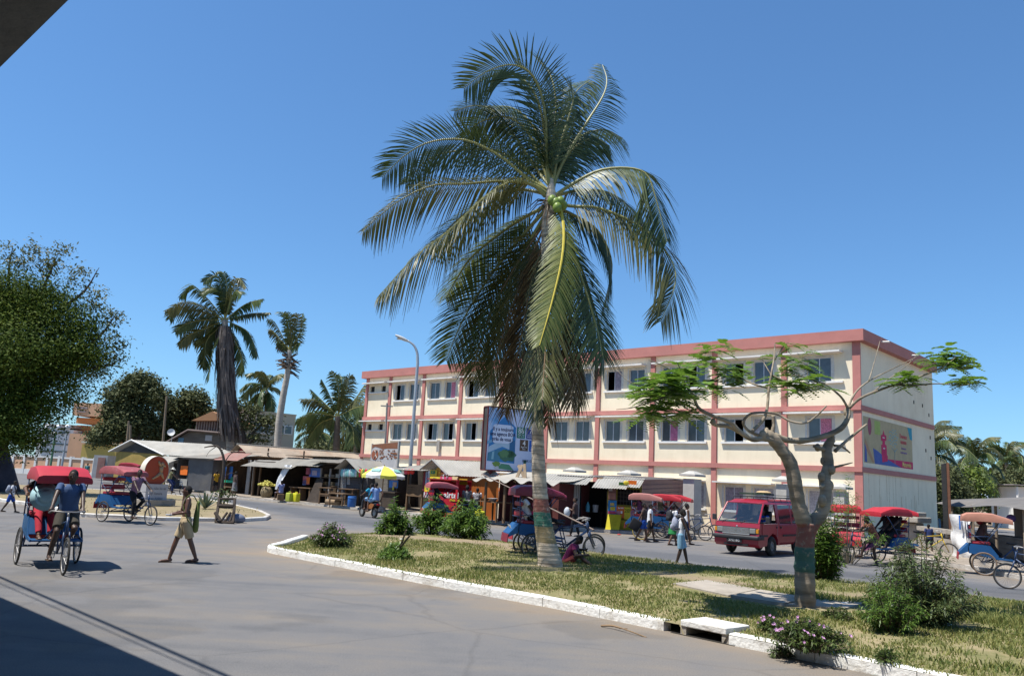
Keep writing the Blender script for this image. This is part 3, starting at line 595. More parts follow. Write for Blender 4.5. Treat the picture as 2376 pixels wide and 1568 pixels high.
# ---------------------------------------------------------------- kiosks and sheds along the far pavement
TIN = M('weathered_tin', (.26, .245, .215), .7, .2, .9, metal=0, spec=.2, dirt=(.34, .27, .20), dirt_amt=.6)
TINW = M('pale_tin', (.33, .315, .28), .65, .16, .9, metal=0, spec=.2, dirt=(.42, .36, .28), dirt_amt=.5)
TINR = M('rusty_tin', (.36, .29, .22), .75, .2, .7, dirt=(.36, .20, .12), dirt_amt=.6)
TINRED = M('faded_red_tin', (.29, .15, .125), .7, .2, 1.2, dirt=(.30, .25, .22), dirt_amt=.6)
TING = M('grey_tin_wall', (.13, .13, .135), .6, .2, 1.2, metal=.1, dirt=(.22, .20, .17), dirt_amt=.5)
WOODG = M('grey_boards', (.14, .125, .105), .9, .3, 2.5, stretch=(.4, .4, 5), dirt=(.07, .06, .05), dirt_amt=.6, bump=.2)
WOODB = M('brown_wood', (.15, .095, .055), .85, .3, 3, stretch=(1, 1, .3))
WOODD = M('dark_wood', (.05, .038, .03), .9, .3, 3)
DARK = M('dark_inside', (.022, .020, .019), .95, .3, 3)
REDP = M('red_paint', (.36, .035, .03), .6, .15, 2); YELP = M('yellow_paint', (.62, .47, .035), .65, .12, 2); ORGP = M('orange_wall', (.43, .125, .022), .75, .14, .9, dirt=(.34, .11, .03), dirt_amt=.5)
ORGY = M('ochre_boards', (.56, .28, .03), .7, .2, 1, stretch=(8, 8, .3)); BLUP = M('blue_paint', (.03, .13, .40), .5, .15, 2); GRNP = M('green_paint', (.02, .17, .09), .6, .15, 2); WHP = M('white_paint', (.76, .75, .72), .6, .08, 2)
REDS = M('signal_red', (.52, .018, .03), .5, .12, 2); BLKP = M('black_paint', (.02, .02, .022), .6); ORG = M('orange_print', (.75, .16, .015), .5, .06, 2); PNKP = M('magenta_print', (.55, .06, .14), .5, .1, 2)
CYAN = M('turquoise_print', (.08, .42, .48), .5, .1, 2)
def frame(px0, px1, z=.15):                 # frame on two surveyed base points: x to the right, y away from the street
    a = (GY if px0[1] < 200 else G)(*px0, z); b = (GY if px1[1] < 200 else G)(*px1, z); return a, math.atan2(b.y-a.y, b.x-a.x), (b-a).length
class K:                                    # a kiosk: local frame and survey of heights
    def __init__(s, name, label, cat, px0, px1, z=.15, group=None):
        s.o, s.rz, s.w = frame(px0, px1, z); s.z = z; s.t = thing(name, label, cat, s.o, s.rz, group)
        s.X = Vector((math.cos(s.rz), math.sin(s.rz), 0)); s.Y = Vector((-math.sin(s.rz), math.cos(s.rz), 0))
    def at(s, u, v, y=0):                   # local (x, z) of a pixel on the plane y
        d = Vector(ray(u, v)); c = Vector(_C); q = s.o+s.Y*y; t = (q-c).dot(s.Y)/d.dot(s.Y); p = c+d*t; return (p-s.o).dot(s.X), p.z-s.z
    def W(s, x, y, z): return s.o+s.X*x+s.Y*y+Vector((0, 0, z))
    def part(s, mb, name, mat, smooth=False): return mb.build(name, mat, s.t, smooth)
    def poster(s, u0, v0, u1, v1, col, y=-.03, name='poster', th=.012, label=None):
        x0, z1 = s.at(u0, v0, y); x1, z0 = s.at(u1, v1, y); m = MB(); m.box(((x0+x1)/2, y-th/2, (z0+z1)/2), (abs(x1-x0), th, abs(z1-z0)))
        o = s.part(m, name, col if not isinstance(col, tuple) else M('print_%02x%02x%02x' % tuple(int(c*255) for c in col), col, .5, .2, 6)); 
        if label: o['label'] = label
        o['p'] = 1; del o['p']; s.lp = ((x0+x1)/2, y-th-.004, (z0+z1)/2, abs(x1-x0), abs(z1-z0)); return o
    def write(s, body, mat, dx=0, dz=0, size=None, parent=None, rel=.35, xs=1):
        x, y, z, w, h = s.lp; return text(body, size or h*rel, mat, parent or s.t, (x+dx*w, y, z+dz*h), (1, 0, 0), (0, 0, 1), bold=.004, xs=xs)
def open_box(k, w, d, h0, h1, mat, front=None, x0=0, floor=True):   # three walls (back, sides), heights at front/back
    m = MB(); m.poly([(x0, 0, 0), (x0, d, 0), (x0, d, h1), (x0, 0, h0)], (.05, 0, 0)); m.poly([(x0+w-.05, 0, 0), (x0+w-.05, d, 0), (x0+w-.05, d, h1), (x0+w-.05, 0, h0)], (.05, 0, 0)); m.box((x0+w/2, d-.03, h1/2), (w-.102, .05, h1-.01)); return k.part(m, 'wall', mat)
# --- shed with the long pale roof and yellow wall (gable towards the street)
k = K('market_shed', 'long low shed with pale grey tin roof and ochre gable wall', 'shed', (268, 74), (396, 70))
xa, za = k.at(319, 1020); xl, zl = k.at(266, 1047); xr, zr = k.at(394, 1055); D = 26
m = MB(); m.poly([(xl+.3, 0, 0), (xr-.3, 0, 0), (xr-.3, 0, zr-.1), (xa, 0, za-.15), (xl+.3, 0, zl-.1)], (0, .12, 0));  k.part(m, 'wall', M('ochre_wall', (.30, .21, .06), .9, .2, 1, dirt=(.12, .09, .05), dirt_amt=.6))
m = MB(); m.poly([(xl+.7, -.05, zl+.05), (xr-.7, -.05, zr+.05), (xa, -.05, za-.2)], (0, .04, 0)); k.part(m, 'gable', M('dark_gable', (.06, .055, .05), .9, .3, 1.5))
ex = Vector((math.cos(-.42), math.sin(-.42), 0))      # the roof runs off to the right and back
rdir = Vector((.95, .62, 0)).normalized(); D = (k.at(548, 1040, 6)[0]-xa)/rdir.x
m = MB()
for (xx, zz) in ((xl, zl), (xr, zr)):
    s_ = 1 if xx == xr else -1; a = Vector((xa, 0, za))-rdir*.5; b = Vector((xx, 0, zz))-rdir*.5
    if s_ > 0: m.corr(a, rdir*D, b-a, pitch=.25, amp=.02, sag=.05)
    else: m.corr(b, rdir*D, a-b, pitch=.25, amp=.02)
k.part(m, 'roof', TINW)
m = MB(); m.tube([Vector((x_, 0, z_))-rdir*.53 for x_, z_ in ((xl, zl), (xa, za), (xr, zr))], .06, 6); k.part(m, 'barge_board', WHP)
# --- grey corrugated shack
k = K('tin_shack', 'dark grey corrugated shack with orange notice beside the ochre shed', 'shack', (412, 66), (494, 63.5))
x0, z0 = k.at(421, 1060); x1, z1 = k.at(492, 1066)
m = MB(); m.corr((k.at(434, 1100)[0], 0, 0), (k.w-k.at(434, 1100)[0], 0, 0), (0, 0, z1), pitch=.16, amp=.03); m.corr((0, 4, 0), (0, -4, 0), (0, 0, z1), pitch=.16, amp=.03); m.box((k.w/2, 4.05, z1/2), (k.w, .08, z1)); m.box((k.w-.03, 2, z1/2), (.06, 4, z1)); k.part(m, 'wall', TING)
m = MB(); m.corr((-.3, 4.2, z0+.5), (k.w+.8, .0, 0), (0, -4.6, -.5), pitch=.2, amp=.025, jag=.06); k.part(m, 'roof', TIN)
m = MB(); m.corr((-2.3, .3, z0+.05), (2.6, 0, 0), (0, -1.5, -.62), pitch=.2, amp=.025); k.part(m, 'awning', TINW)
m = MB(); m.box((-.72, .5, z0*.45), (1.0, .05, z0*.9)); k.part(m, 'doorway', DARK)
k.poster(420, 1079, 434, 1101, ORG, -.06); k.poster(418, 1109, 433, 1126, TINW, -.05, name='slatted_panel')
# --- long rusty roof with the red gable
k = K('market_hall', 'long hall with rust streaked tin roof and red painted gable', 'hall', (536, 72), (588, 70.5), z=.15)
xa, za = k.at(562, 1030); xl, zl = k.at(537, 1056); xr, zr = k.at(587, 1056); D = 26
rd = GY(838, 82, .15); rdl = Vector(((rd-k.o).dot(k.X)-xa, (rd-k.o).dot(k.Y), 0)); D = rdl.length+1.5; rdl.normalize()
m = MB(); m.poly([(xl+.25, 0, 0), (xr-.25, 0, 0), (xr-.25, 0, zr-.05), (xa, 0, za-.12), (xl+.25, 0, zl-.05)], (0, .1, 0)); nb = Vector((xr-.3, .12, 0)); m.poly([nb, nb+rdl*D, nb+rdl*D+Vector((0, 0, zr-.1)), nb+Vector((0, 0, zr-.1))], Vector((-rdl.y, rdl.x, 0))*.08); k.part(m, 'wall', WOODD)
m = MB(); m.poly([(xl+.55, -.04, zl+.05), (xr-.5, -.04, zl+.05), (xa, -.04, za-.22)], (0, .035, 0)); k.part(m, 'gable', REDP)
m = MB(); a = Vector((xa, 0, za))-rdl*.5; b = Vector((xr, 0, zr))-rdl*.5; m.corr(a, rdl*D, b-a, pitch=.3, amp=.025, sag=.03, jag=.03); b = Vector((xl, 0, zl))-rdl*.5; m.corr(b, rdl*D, a-b, pitch=.3, amp=.02); k.part(m, 'roof', TINR)
m = MB(); m.tube([a, a+rdl*D], .09, 6); k.part(m, 'ridge', TIN)
m = MB()
for t in (.13, .38): p = a.lerp(Vector((xr, -.4, zr)), .9)+rdl*D*t; m.tube([p-Vector((0, 0, .1)), p+Vector((0, 0, .65))], .07, 6)
k.part(m, 'vent_pipe', WOODD)
# --- stalls
k = K('market_stall', 'stall with faded red awning and blue cloth, under the red gable', 'stall', (519, 1141), (586, 1147), group='market stalls')
h = k.at(540, 1064)[1]; w = k.w; open_box(k, w, 2.6, h, h+.2, WOODB)
m = MB(); m.corr((-.3, .2, h+.5), (w*.86, 0, 0), (0, -1.2, -.62), pitch=.2, amp=.03, jag=.08); k.part(m, 'awning', TINRED)
m = MB(); m.corr((-.4, 3, h+.75), (w+.8, 0, 0), (0, -2.9, -.15), pitch=.22, amp=.03, jag=.1); k.part(m, 'roof', TINR)
k.poster(521, 1080, 538, 1110, BLUP, .25, name='hung_cloth'); k.poster(536, 1105, 545, 1117, GRNP, .1, name='hung_cloth'); k.poster(521, 1112, 540, 1119, M('bright_green', (.02, .38, .2), .6), .05, name='hung_cloth')
m = MB(); x = k.at(575, 1120)[0]; m.box((x, 0, h/2), (.42, .06, h)); m.box((x+.5, .1, h/2), (.16, .1, h)); k.part(m, 'post', M('grey_board', (.26, .25, .24), .9, .15, 3))
m = MB(); m.box((w*.3, -.25, .45), (w*.35, .6, .06)); [m.box((w*.3+sx*w*.15, -.25, .22), (.06, .5, .44)) for sx in (-1, 1)]; k.part(m, 'counter', WOODB)
k = K('market_stall', 'dark stall with grey corrugated awning and heaps of produce', 'stall', (588, 59.5), (658, 57.5), group='market stalls')
h = k.at(600, 1079)[1]; w = k.w; open_box(k, w, 3, h, h+.2, WOODD)
m = MB(); m.corr((-.3, .6, h+.42), (w+.3, 0, 0), (0, -1.5, -.5), pitch=.22, amp=.035, jag=.08); k.part(m, 'awning', TIN)
m = MB(); m.box((w/2, 1.8, h+.3), (w, 3.4, .05)); k.part(m, 'roof', WOODD)
m = MB(); 
for x in (.25, .9): m.box((x, -.05, h/2), (.12, .1, h))
k.part(m, 'post', WOODB)
m = MB(); m.box((w*.45, .3, .62), (w*.3, .5, .05)); m.box((w*.36, .3, .3), (.05, .05, .6)); m.box((w*.55, .3, .3), (.05, .05, .6)); k.part(m, 'counter', M('green_table', (.07, .16, .05), .8))
def sack(p, r, h, col, label, name='sack', cat='sack', group=None):
    m = MB(); pr = []
    for i in range(9): t = i/8; pr.append((r*(.8+.28*math.sin(PI*min(1, t*1.1)))*(1 if t < .9 else .45), h*t))
    m.lathe(pr, 12); o = m.build(name, M('sack_%d' % int(col[0]*999), col, .95, .25, 5, bump=.3), smooth=True, loc=p); return tag(o, label, cat, group)
def heap(p, r, h, col, n, label, name, cat, br=.07):
    m = MB()
    for i in range(n): a = random.random()*2*PI; q = random.random()**.6; m.ball((r*q*math.cos(a), r*q*math.sin(a), h*(1-q)*random.random()+br), br*random.uniform(.8, 1.2), 7, 5)
    o = m.build(name, M('heap_'+name, col, .6, .3, 5), smooth=True, loc=p); return tag(o, label, cat)
p = GY(624, 56.9, .15); sack(p, .38, .75, (.25, .20, .12), 'brown sack of produce standing before the dark stall')
heap(p+Vector((.0, -.1, .75)), .6, .42, (.55, .50, .12), 60, 'heap of yellow bananas on a sack beside the white tarpaulin', 'banana_heap', 'bananas')
k = K('market_stall', 'stall with white tarpaulin flap, bright posters and goods on its counter', 'stall', (650, 55.5), (748, 53), group='market stalls')
h = k.at(680, 1079)[1]; w = k.w; open_box(k, w, 3, h, h+.25, WOODD)
m = MB(); hh = k.at(700, 1061, .6)[1]; m.corr((-.6, .9, hh), (w*.55+.4, 0, 0), (0, -1.7, -.75), pitch=.22, amp=.035, jag=.1); m.corr((w*.5, 1.0, hh+.06), (w*.58, 0, 0), (0, -1.7, -.6), pitch=.22, amp=.035, jag=.14); k.part(m, 'awning', TIN)
m = MB(); m.corr((-.4, 3.2, hh+.1), (w+.8, 0, 0), (0, -2.6, .05), pitch=.22, amp=.03); k.part(m, 'roof', TINR)
m = MB(); ptop = Vector((*[k.at(660, 1077, -.5)[0]], -.5, k.at(660, 1077, -.5)[1])); ptr = Vector((k.at(677, 1078, -.7)[0], -.7, k.at(677, 1078, -.7)[1])); pb = Vector((k.at(640, 1134, -.6)[0], -.6, k.at(640, 1134, -.6)[1]))
rings = []
for i in range(9):
    t = i/8; row = []
    for j in range(7):
        s_ = j/6; a = ptop.lerp(ptr, s_); b = pb+Vector((.5*s_*(1-.3), -.1*s_, .0)); q = a.lerp(b, t); q.y += .08*math.sin(s_*9+t*4); q.x += -.25*math.sin(t*PI)*(1-s_); row.append(q)
    rings.append(row)
m.loft(rings, closed=False); k.part(m, 'tarpaulin', M('white_tarp', (.68, .70, .73), .6, .08, 1.5, bump=.3, bscale=6), smooth='all')
k.poster(704, 1103, 718, 1123, (.42, .10, .12)); k.poster(719, 1084, 744, 1106, (.06, .13, .42)); k.poster(711, 1084, 721, 1100, (.30, .06, .10)); k.poster(703, 1112, 710, 1124, (.10, .16, .38)); k.poster(725, 1090, 735, 1102, (.35, .30, .42), y=-.05); k.poster(712, 1106, 718, 1121, ORG, y=-.05)
m = MB(); m.box((w*.62, -.1, .85), (w*.5, .6, .06)); [m.box((w*.62+sx*w*.22, -.1, .42), (.08, .5, .84)) for sx in (-1, 0, 1)]; k.part(m, 'counter', WOODB)
m = MB(); x0, zt = k.at(740, 1108, -.4); x1, _ = k.at(722, 1161, -.6); m.poly([(x1-.3, -.75, 0), (x1+.85, -.75, 0), (x0+.25, -.25, zt), (x0-.35, -.25, zt)], (0, .05, 0)); o = m.build('plank_board', WOODD); o.location = k.o; o.rotation_euler = (0, 0, k.rz); tag(o, 'tall dark board leaning against the poster stall', 'board')
for i, (u, c) in enumerate(((678, (.36, .40, .05)), (693, (.58, .55, .03)))):
    p = GY(u, 51.6, .15); t = thing('jerrycan', ['greenish yellow jerrycan, left of the pair on the pavement by the posters', 'bright yellow jerrycan, right of the pair on the pavement by the posters'][i], 'jerrycan', p, k.rz, 'yellow jerrycans')
    m = MB(); m.rbox((0, 0, .27), (.42, .34, .54), .06); m.build('body', M('jerry_%d' % i, c, .45, .1, 3), t, smooth=True); m = MB(); m.tube([(-.12, 0, .53), (-.1, 0, .60), (.08, 0, .60), (.1, 0, .53)], .022, 6); m.build('handle', M('jerry_%d' % i, c), t); m = MB(); m.cyl((.15, 0, .53), (.15, 0, .58), .045, 8); m.build('cap', REDP, t)
def table(px0, px1, dep, h, label, mat=WOODB, shelves=0, name='market_table', cat='table', z=.15):
    o, rz, w = frame(px0, px1, z); t = thing(name, label, cat, o, rz)
    m = MB(); m.box((w/2, dep/2, h-.025), (w+.08, dep+.06, .05)); m.build('table_top', mat, t)
    for x in (.05, w-.05):
        for y in (.05, dep-.05): m = MB(); m.box((x, y, (h-.05)/2), (.07, .07, h-.05)); m.build('leg', mat, t)
    for i in range(shelves): m = MB(); m.box((w/2, dep/2, h*(i+1)/(shelves+1)), (w-.15, dep, .05)); m.box((w/2, .0, h*(i+1)/(shelves+1)+.1), (w-.15, .03, .1)); m.build('shelf', mat, t)
    return t
# shelves of bottles and crates
k = K('shelf_stall', 'open wooden shelf stall with pale posts and stacked goods', 'stall', (744, 53), (790, 52))
h = k.at(750, 1070)[1]; w = k.w; m = MB(); m.box((w/2, 1.3, h*.45), (w, .06, h*.9)); k.part(m, 'back', WOODG)
for x in (.05, w*.5, w-.05): m = MB(); m.box((x, 0, h*.42), (.09, .09, h*.84)); k.part(m, 'post', M('grey_board', (.26, .25, .24)))
for z in (.28, .42, .62): m = MB(); m.box((w/2, .35, h*z), (w, .8, .05)); k.part(m, 'shelf', WOODB)
m = MB(); m.corr((-.4, 1.6, h+.3), (w+.8, 0, 0), (0, -2.2, -.35), pitch=.22, amp=.03, jag=.18); k.part(m, 'roof', M('old_thatch', (.20, .185, .16), .95, .3, 3, dirt=(.1, .09, .08), dirt_amt=.7))
rnd = random.Random(8); 
for j, z in enumerate((.28, .42, .62)):
    for i in range(3):
        m = MB(); b = rnd.uniform(.16, .3); m.rbox((w*(.2+.3*i)+rnd.uniform(-.1, .1), .2, h*z+.025+b/2), (b*1.3, .3, b), .02); o = m.build('goods_box', M(['box_a', 'box_b', 'box_c', 'box_d'][rnd.randrange(4)], [(.3, .2, .1), (.35, .31, .24), (.12, .10, .09), (.4, .25, .12)][rnd.randrange(4)], .8, .2, 4)); o.location = k.o; o.rotation_euler = (0, 0, k.rz)
        tag(o, 'carton of goods on a plank of the shelf stall', 'box', 'cartons on the shelf stall')
table((744, 50.6), (770, 50.3), .8, 1.0, 'rough wooden table with empty shelf before the shelf stall', shelves=1)
table((768, 49.6), (800, 49), .9, .72, 'low slatted wooden rack on the pavement beside the blue barrel', shelves=1)
table((790, 50.4), (822, 50), .7, 1.0, 'narrow display table with small pots before the gabled kiosk')
p = GY(740, 50.2, .15); m = MB(); m.cyl((0, 0, .17), (.9, -.1, .17), .16, 10); tag(m.build('log', M('cut_log', (.30, .22, .14), .9, .2, 4), loc=p+Vector((.6, -.1, 0))), 'short cut log lying on the pavement by the wooden racks', 'log')
p = GY(822, 48.4, .15); t = thing('plastic_barrel', 'blue plastic barrel standing by the wooden rack', 'barrel', p); m = MB(); m.lathe([(.22, 0), (.25, .05), (.25, .5), (.27, .52), (.25, .56), (.24, .62)], 14); m.build('body', BLUP, t, smooth=True)
# --- small gabled kiosk with hanging packets
k = K('gabled_kiosk', 'small grey board kiosk with gable roof and packets hanging in a row', 'kiosk', (790, 51.2), (856, 50.6))
xa, za = k.at(815, 1064); xl, zl = k.at(789, 1085); xr, zr = k.at(846, 1094); w = k.w
m = MB(); n = 13
for i in range(n): m.box((w/2, .05+.006*(i % 2), zr*.96*(i+.5)/n), (w-.1, .05, zr*.96/n-.012))
m.poly([(.05, .05, zr*.96), (w-.05, .05, zr*.96), (xa, .05, za-.1)], (0, .06, 0)); m.box((.03, 2, zr*.48), (.06, 3.8, zr*.96)); m.box((w-.03, 2, zr*.48), (.06, 3.8, zr*.96)); k.part(m, 'wall', M('charcoal_boards', (.085, .085, .09), .85, .2, 3, bump=.2))
q_ = Vector((.13, .5, 0)); m = MB(); a = Vector((xa, 0, za))-q_; b = Vector((xr, 0, zr-.05))-q_; m.corr(a, (1.2, 4.6, 0), b-a, pitch=.22, amp=.025); b = Vector((xl, 0, zl-.05))-q_; m.corr(b, (1.2, 4.6, 0), a-b, pitch=.22, amp=.025); k.part(m, 'roof', TINW)
k.poster(819, 1080, 830, 1092, M('rust_sign', (.30, .07, .025), .8), -.02)
for j, u in enumerate((800, 809)):
    for i in range(12): 
        v = 1106+i*2.2; 
        if j and i > 7: continue
        k.poster(u-7 if j == 0 else u-3, v, u+3 if j == 0 else u+3, v+1.1, WHP, .0, name='louvre_slat', th=.03)
rnd = random.Random(4)
for i in range(13):
    u = 794+i*4.6; x, z = k.at(u, 1096, -.3); t = i/13; c = [(.20, .48, .50), (.52, .60, .62), (.25, .5, .48)][i % 3] if i < 8 else [(.62, .03, .04), (.55, .45, .05), (.10, .25, .05)][i % 3]
    m = MB(); m.ball((0, 0, 0), (.12, .07, .26), 8, 6); o = m.build('snack_packet', M('packet_%d%d' % (i % 3, i >= 8), c, .35, .15, 12, spec=.6), loc=k.W(x, -.3, z), rz=k.rz); tag(o, ('turquoise and silver snack packet hanging along the gabled kiosk' if i < 8 else 'red or yellow snack packet hanging along the gabled kiosk'), 'packet', 'turquoise hanging packets' if i < 8 else 'red and yellow hanging packets')
m = MB(); x = k.at(838, 1140, -.25)[0]; m.box((x, -.25, zr*.5), (.13, .13, zr)); k.part(m, 'post', BLKP)
# --- dark stall behind the parasol and street lamp
k = K('dark_stall', 'dark timber stall with low tin roof behind the parasol', 'stall', (862, 51.5), (998, 46.5))
h = k.at(950, 1090)[1]; w = k.w; open_box(k, w, 3.4, h, h+.3, WOODD)
m = MB(); m.box((w*.22, .04, h*.45), (w*.44, .06, h*.9)); k.part(m, 'front_boards', WOODG)
m = MB(); m.corr((w*.28, 3.4, h+.5), (w*.74, 0, 0), (0, -4.1, -.5), pitch=.22, amp=.03, jag=.1); k.part(m, 'roof', TIN)
m = MB(); m.box((w*.42, -.2, .95), (w*.28, .5, .08)); m.box((w*.42, -.3, .45), (w*.24, .06, .9)); k.part(m, 'counter', WOODD)
for i in range(4): m = MB(); x0, z = k.at(949, 1125+i*7, -.15); m.box((w*.80, -.15, z), (w*.24, .05, .16)); k.part(m, 'rail', WOODB)
for xx in (.68, .92): m = MB(); m.box((w*xx, -.1, h*.5), (.1, .1, h)); k.part(m, 'post', WOODB)
k.poster(904, 1113, 923, 1131, (.05, .17, .46), -.1); k.poster(907, 1108, 922, 1113, (.55, .32, .25), -.12); k.poster(912, 1117, 920, 1128, (.45, .28, .20), -.14); k.poster(911, 1126, 914, 1136, YELP, -.12)
for i, (u, c) in enumerate(((930, CYAN), (936, WHP), (942, PNKP), (949, REDS), (957, REDS))):
    x, z = k.at(u, 1093, -.4); m = MB(); m.ball((0, 0, 0), (.20, .08, .16), 8, 6); tag(m.build('snack_packet', c, loc=k.W(x, -.4, z), rz=k.rz), ['turquoise packet hanging under the dark stall roof', 'white packet hanging under the dark stall roof', 'magenta packet hanging under the dark stall roof', 'red packet hanging under the dark stall roof', 'red packet hanging under the dark stall roof'][i], 'packet', 'red packets under the dark stall roof' if i > 2 else None)
for i, (u, c) in enumerate(((985, (.2, .03, .04)), (990, (.3, .32, .4)), (995, (.14, .16, .22)))): 
    x, z = k.at(u, 1115, -.2); m = MB(); m.rbox((0, 0, 0), (.2, .1, 1.1), .04); tag(m.build('garment', M('garment_%d' % i, c, .9, .3, 4), loc=k.W(x, -.2, z), rz=k.rz), ['dark red garment hanging at the corner of the orange kiosk', 'pale blue garment hanging at the corner of the orange kiosk', 'slate garment hanging at the corner of the orange kiosk'][i], 'garment')
# --- orange kiosk with gable, signs and long flank
k = K('orange_kiosk', 'orange kiosk with ochre board gable, phone signs and grey corrugated roof', 'kiosk', (1000, 44.5), (1062, 42.3))
xa, za = k.at(1028, 1066); xl, zl = k.at(999, 1089); xr, zr = k.at(1064, 1102); w = k.w
e = GY(1152, 41.6, .15); fl = Vector(((e-k.o).dot(k.X)-w, (e-k.o).dot(k.Y), 0)); D = fl.length; fd = fl.normalized()
m = MB(); m.poly([(0, 0, 0), (w, 0, 0), (w, 0, zr), (xa, 0, za-.12), (0, 0, zr)], (0, .08, 0)); k.part(m, 'gable_wall', ORGY)
m = MB(); q = Vector((w-.03, .081, 0)); m.poly([q, q+fl, q+fl+Vector((0, 0, zr+.12)), q+Vector((0, 0, zr+.05))], Vector((-fd.y, fd.x, 0))*.08); q = q+fl; m.poly([q, q+Vector((-w, .5, 0)), q+Vector((-w, .5, zr)), q+Vector((0, 0, zr))], fd*.08); k.part(m, 'flank_wall', ORGP)
q_ = fd*.6; m = MB(); a = Vector((xa, 0, za))-q_; b = Vector((xr, 0, zr-.02))-q_; m.corr(a, fd*(D+.9), b-a, pitch=.24, amp=.03); b = Vector((xl, 0, zl))-q_; m.corr(b, fd*(D+.9), a-b, pitch=.24, amp=.03); k.part(m, 'roof', TINW)
m = MB(); m.tube([Vector((x_, 0, z_))-fd*.62 for x_, z_ in ((xl, zl), (xa, za), (xr, zr))], .05, 6); k.part(m, 'barge_board', M('grey_board', (.26, .25, .24)))
k.poster(998, 1089, 1014, 1103, YELP, -.04, 'sign'); k.poster(1000, 1091, 1009, 1098, GRNP, -.06, 'sign'); k.write('MVola', YELP, rel=.4)
k.poster(1023, 1088, 1032, 1095, M('dark_red_print', (.16, .025, .02)), -.04, 'sign'); k.poster(1023, 1095, 1032, 1103, ORG, -.05, 'sign'); k.write('orange', WHP, dz=-.2, rel=.34)
k.poster(998, 1104, 1021, 1119, YELP, -.3, 'sign'); k.write('MVola', GRNP, dz=.15, rel=.45); k.poster(1014, 1113, 1018, 1117, GRNP, -.33, 'sign')
k.poster(1021, 1104, 1049, 1119, PNKP, -.3, 'sign'); k.write('airtel', WHP, dz=-.33, rel=.25); x, y, z, w_, h_ = k.lp
m = MB(); m.tube([(x-.12+.12*math.cos(a), y-.005, z+.12+.16*math.sin(a)) for a in np.linspace(.6, 4.6, 14)], [.018]*6+[.04]*5+[.015]*3, 6); m.tube([(x+.08, y-.005, z+.28), (x+.14, y-.005, z+.12), (x+.05, y-.005, z-.1)], [.02, .04, .01], 6); k.part(m, 'emblem', WHP)
k.poster(1049, 1104, 1062, 1117, M('cream_print', (.5, .46, .24), .6, .3, 6), -.3, 'sign'); k.poster(1066, 1109, 1084, 1124, M('olive_sign', (.36, .26, .02), .6), -.05, 'sign')
k.poster(986, 1125, 996, 1140, YELP, -.2, 'sign'); k.write('MVola', GRNP, rel=.3); k.poster(984, 1140, 996, 1153, M('pale_print', (.5, .47, .48), .6), -.2, 'sign')
x, y, z, w_, h_ = k.lp
for sx, c in ((-1, REDS), (1, BLKP)): m = MB(); m.tube([(x+sx*.12-.09, y-.004, z-.12*1), (x+sx*.12+.09, y-.004, z+.14)], .026, 5); m.tube([(x+sx*.12-.05, y-.004, z+.15), (x+sx*.12+.1, y-.004, z+.15), (x+sx*.12+.1, y-.004, z)], .026, 5); k.part(m, 'arrow', c)
m = MB(); m.tube([(xa+2.0, -.4, zl-.25), (w+.6, -.3, zl-.25)], .03, 5); k.part(m, 'sign_bracket', BLKP)
# --- red phone booth
k = K('phone_booth', 'red phone credit booth lettered airtel before the orange kiosk', 'booth', (997, 41.2), (1064, 40.5))
w = k.w; h = k.at(1064, 1112)[1]
m = MB(); m.box((w/2, .03, .62), (w, .06, 1.24)); m.box((.04, .7, h/2), (.06, 1.35, h)); m.box((w/2, 1.4, h/2), (w, .06, h)); k.part(m, 'wall', REDS)
m = MB(); m.box((w-.05, 0.02, h/2), (.11, .1, h)); k.part(m, 'post', REDS)
m = MB(); m.box((w/2, .6, h-.02), (w+.1, 1.5, .05)); k.part(m, 'roof', REDP)
text('airtel', .40, WHP, k.t, (*[k.at(1047, 1148)[0]], -.012, k.at(1047, 1148)[1]), (1, 0, 0), (0, 0, 1), bold=.01); text('money', .2, YELP, k.t, (*[k.at(1055, 1159)[0]], -.012, k.at(1055, 1159)[1]), (1, 0, 0), (0, 0, 1), bold=.006)
m = MB(); x, z = k.at(1024, 1150); m.tube([(x-.1+.2*math.cos(a), -.015, z+.2*math.sin(a)) for a in np.linspace(1.2, 5, 12)], [.02]*4+[.05]*5+[.02]*3, 6); k.part(m, 'emblem', M('pale_pink', (.5, .35, .45)))
# --- tarpaulin stall behind the billboard
k = K('tarp_stall', 'dark stall under a sagging off-white tarpaulin behind the parked cycle', 'stall', (1155, 1208), (1296, 1221))
w = k.w; h = k.at(1200, 1118, -1)[1]; open_box(k, w, 3.5, h+.1, h+.2, M('maroon_boards', (.10, .03, .03), .8, .2, 2))
m = MB(); rows = []
for i in range(7):
    t = i/6; rows.append([Vector((-.6+(w+1.2)*s_, 1.8-3.2*t, h+.55-.38*t-.16*math.sin(PI*t)-.03*math.sin(s_*21)*t-(.22 if i == 6 else 0)*(.6+.4*math.sin(s_*33)))) for s_ in np.linspace(0, 1, 40)])
m.loft(rows, closed=False); k.part(m, 'tarpaulin', M('tarp_offwhite', (.33, .31, .27), .8, .12, 1.5), smooth='all')
for x in (.05, w*.34, w*.66, w-.05): m = MB(); m.box((x, -1.1, (h-.05)/2), (.1, .1, h-.05)); k.part(m, 'post', WOODB)
m = MB(); m.box((w*.8, -.2, .8), (w*.3, .6, .06)); m.box((w*.8, -.4, .4), (w*.28, .05, .8)); k.part(m, 'counter', WOODB)
m = MB(); x, z = k.at(1215, 1084, .5); m.box((x-.3, .5, z-.3), (.16, .05, .95), ry=.45); m.box((x+.1, .5, z-.28), (.16, .05, .95), ry=-.12); m.box((x-.1, .52, z-.25), (.14, .05, .9), ry=-.6); tag(m.build('broken_chair', M('pale_wood', (.36, .27, .18), .85, .2, 3), loc=k.o, rz=k.rz), 'broken wooden frame lying on the tarpaulin stall roof under the billboard', 'scrap wood')
table((1106, 1205), (1150, 1211), .9, .95, 'food table with basins at the end of the orange kiosk')
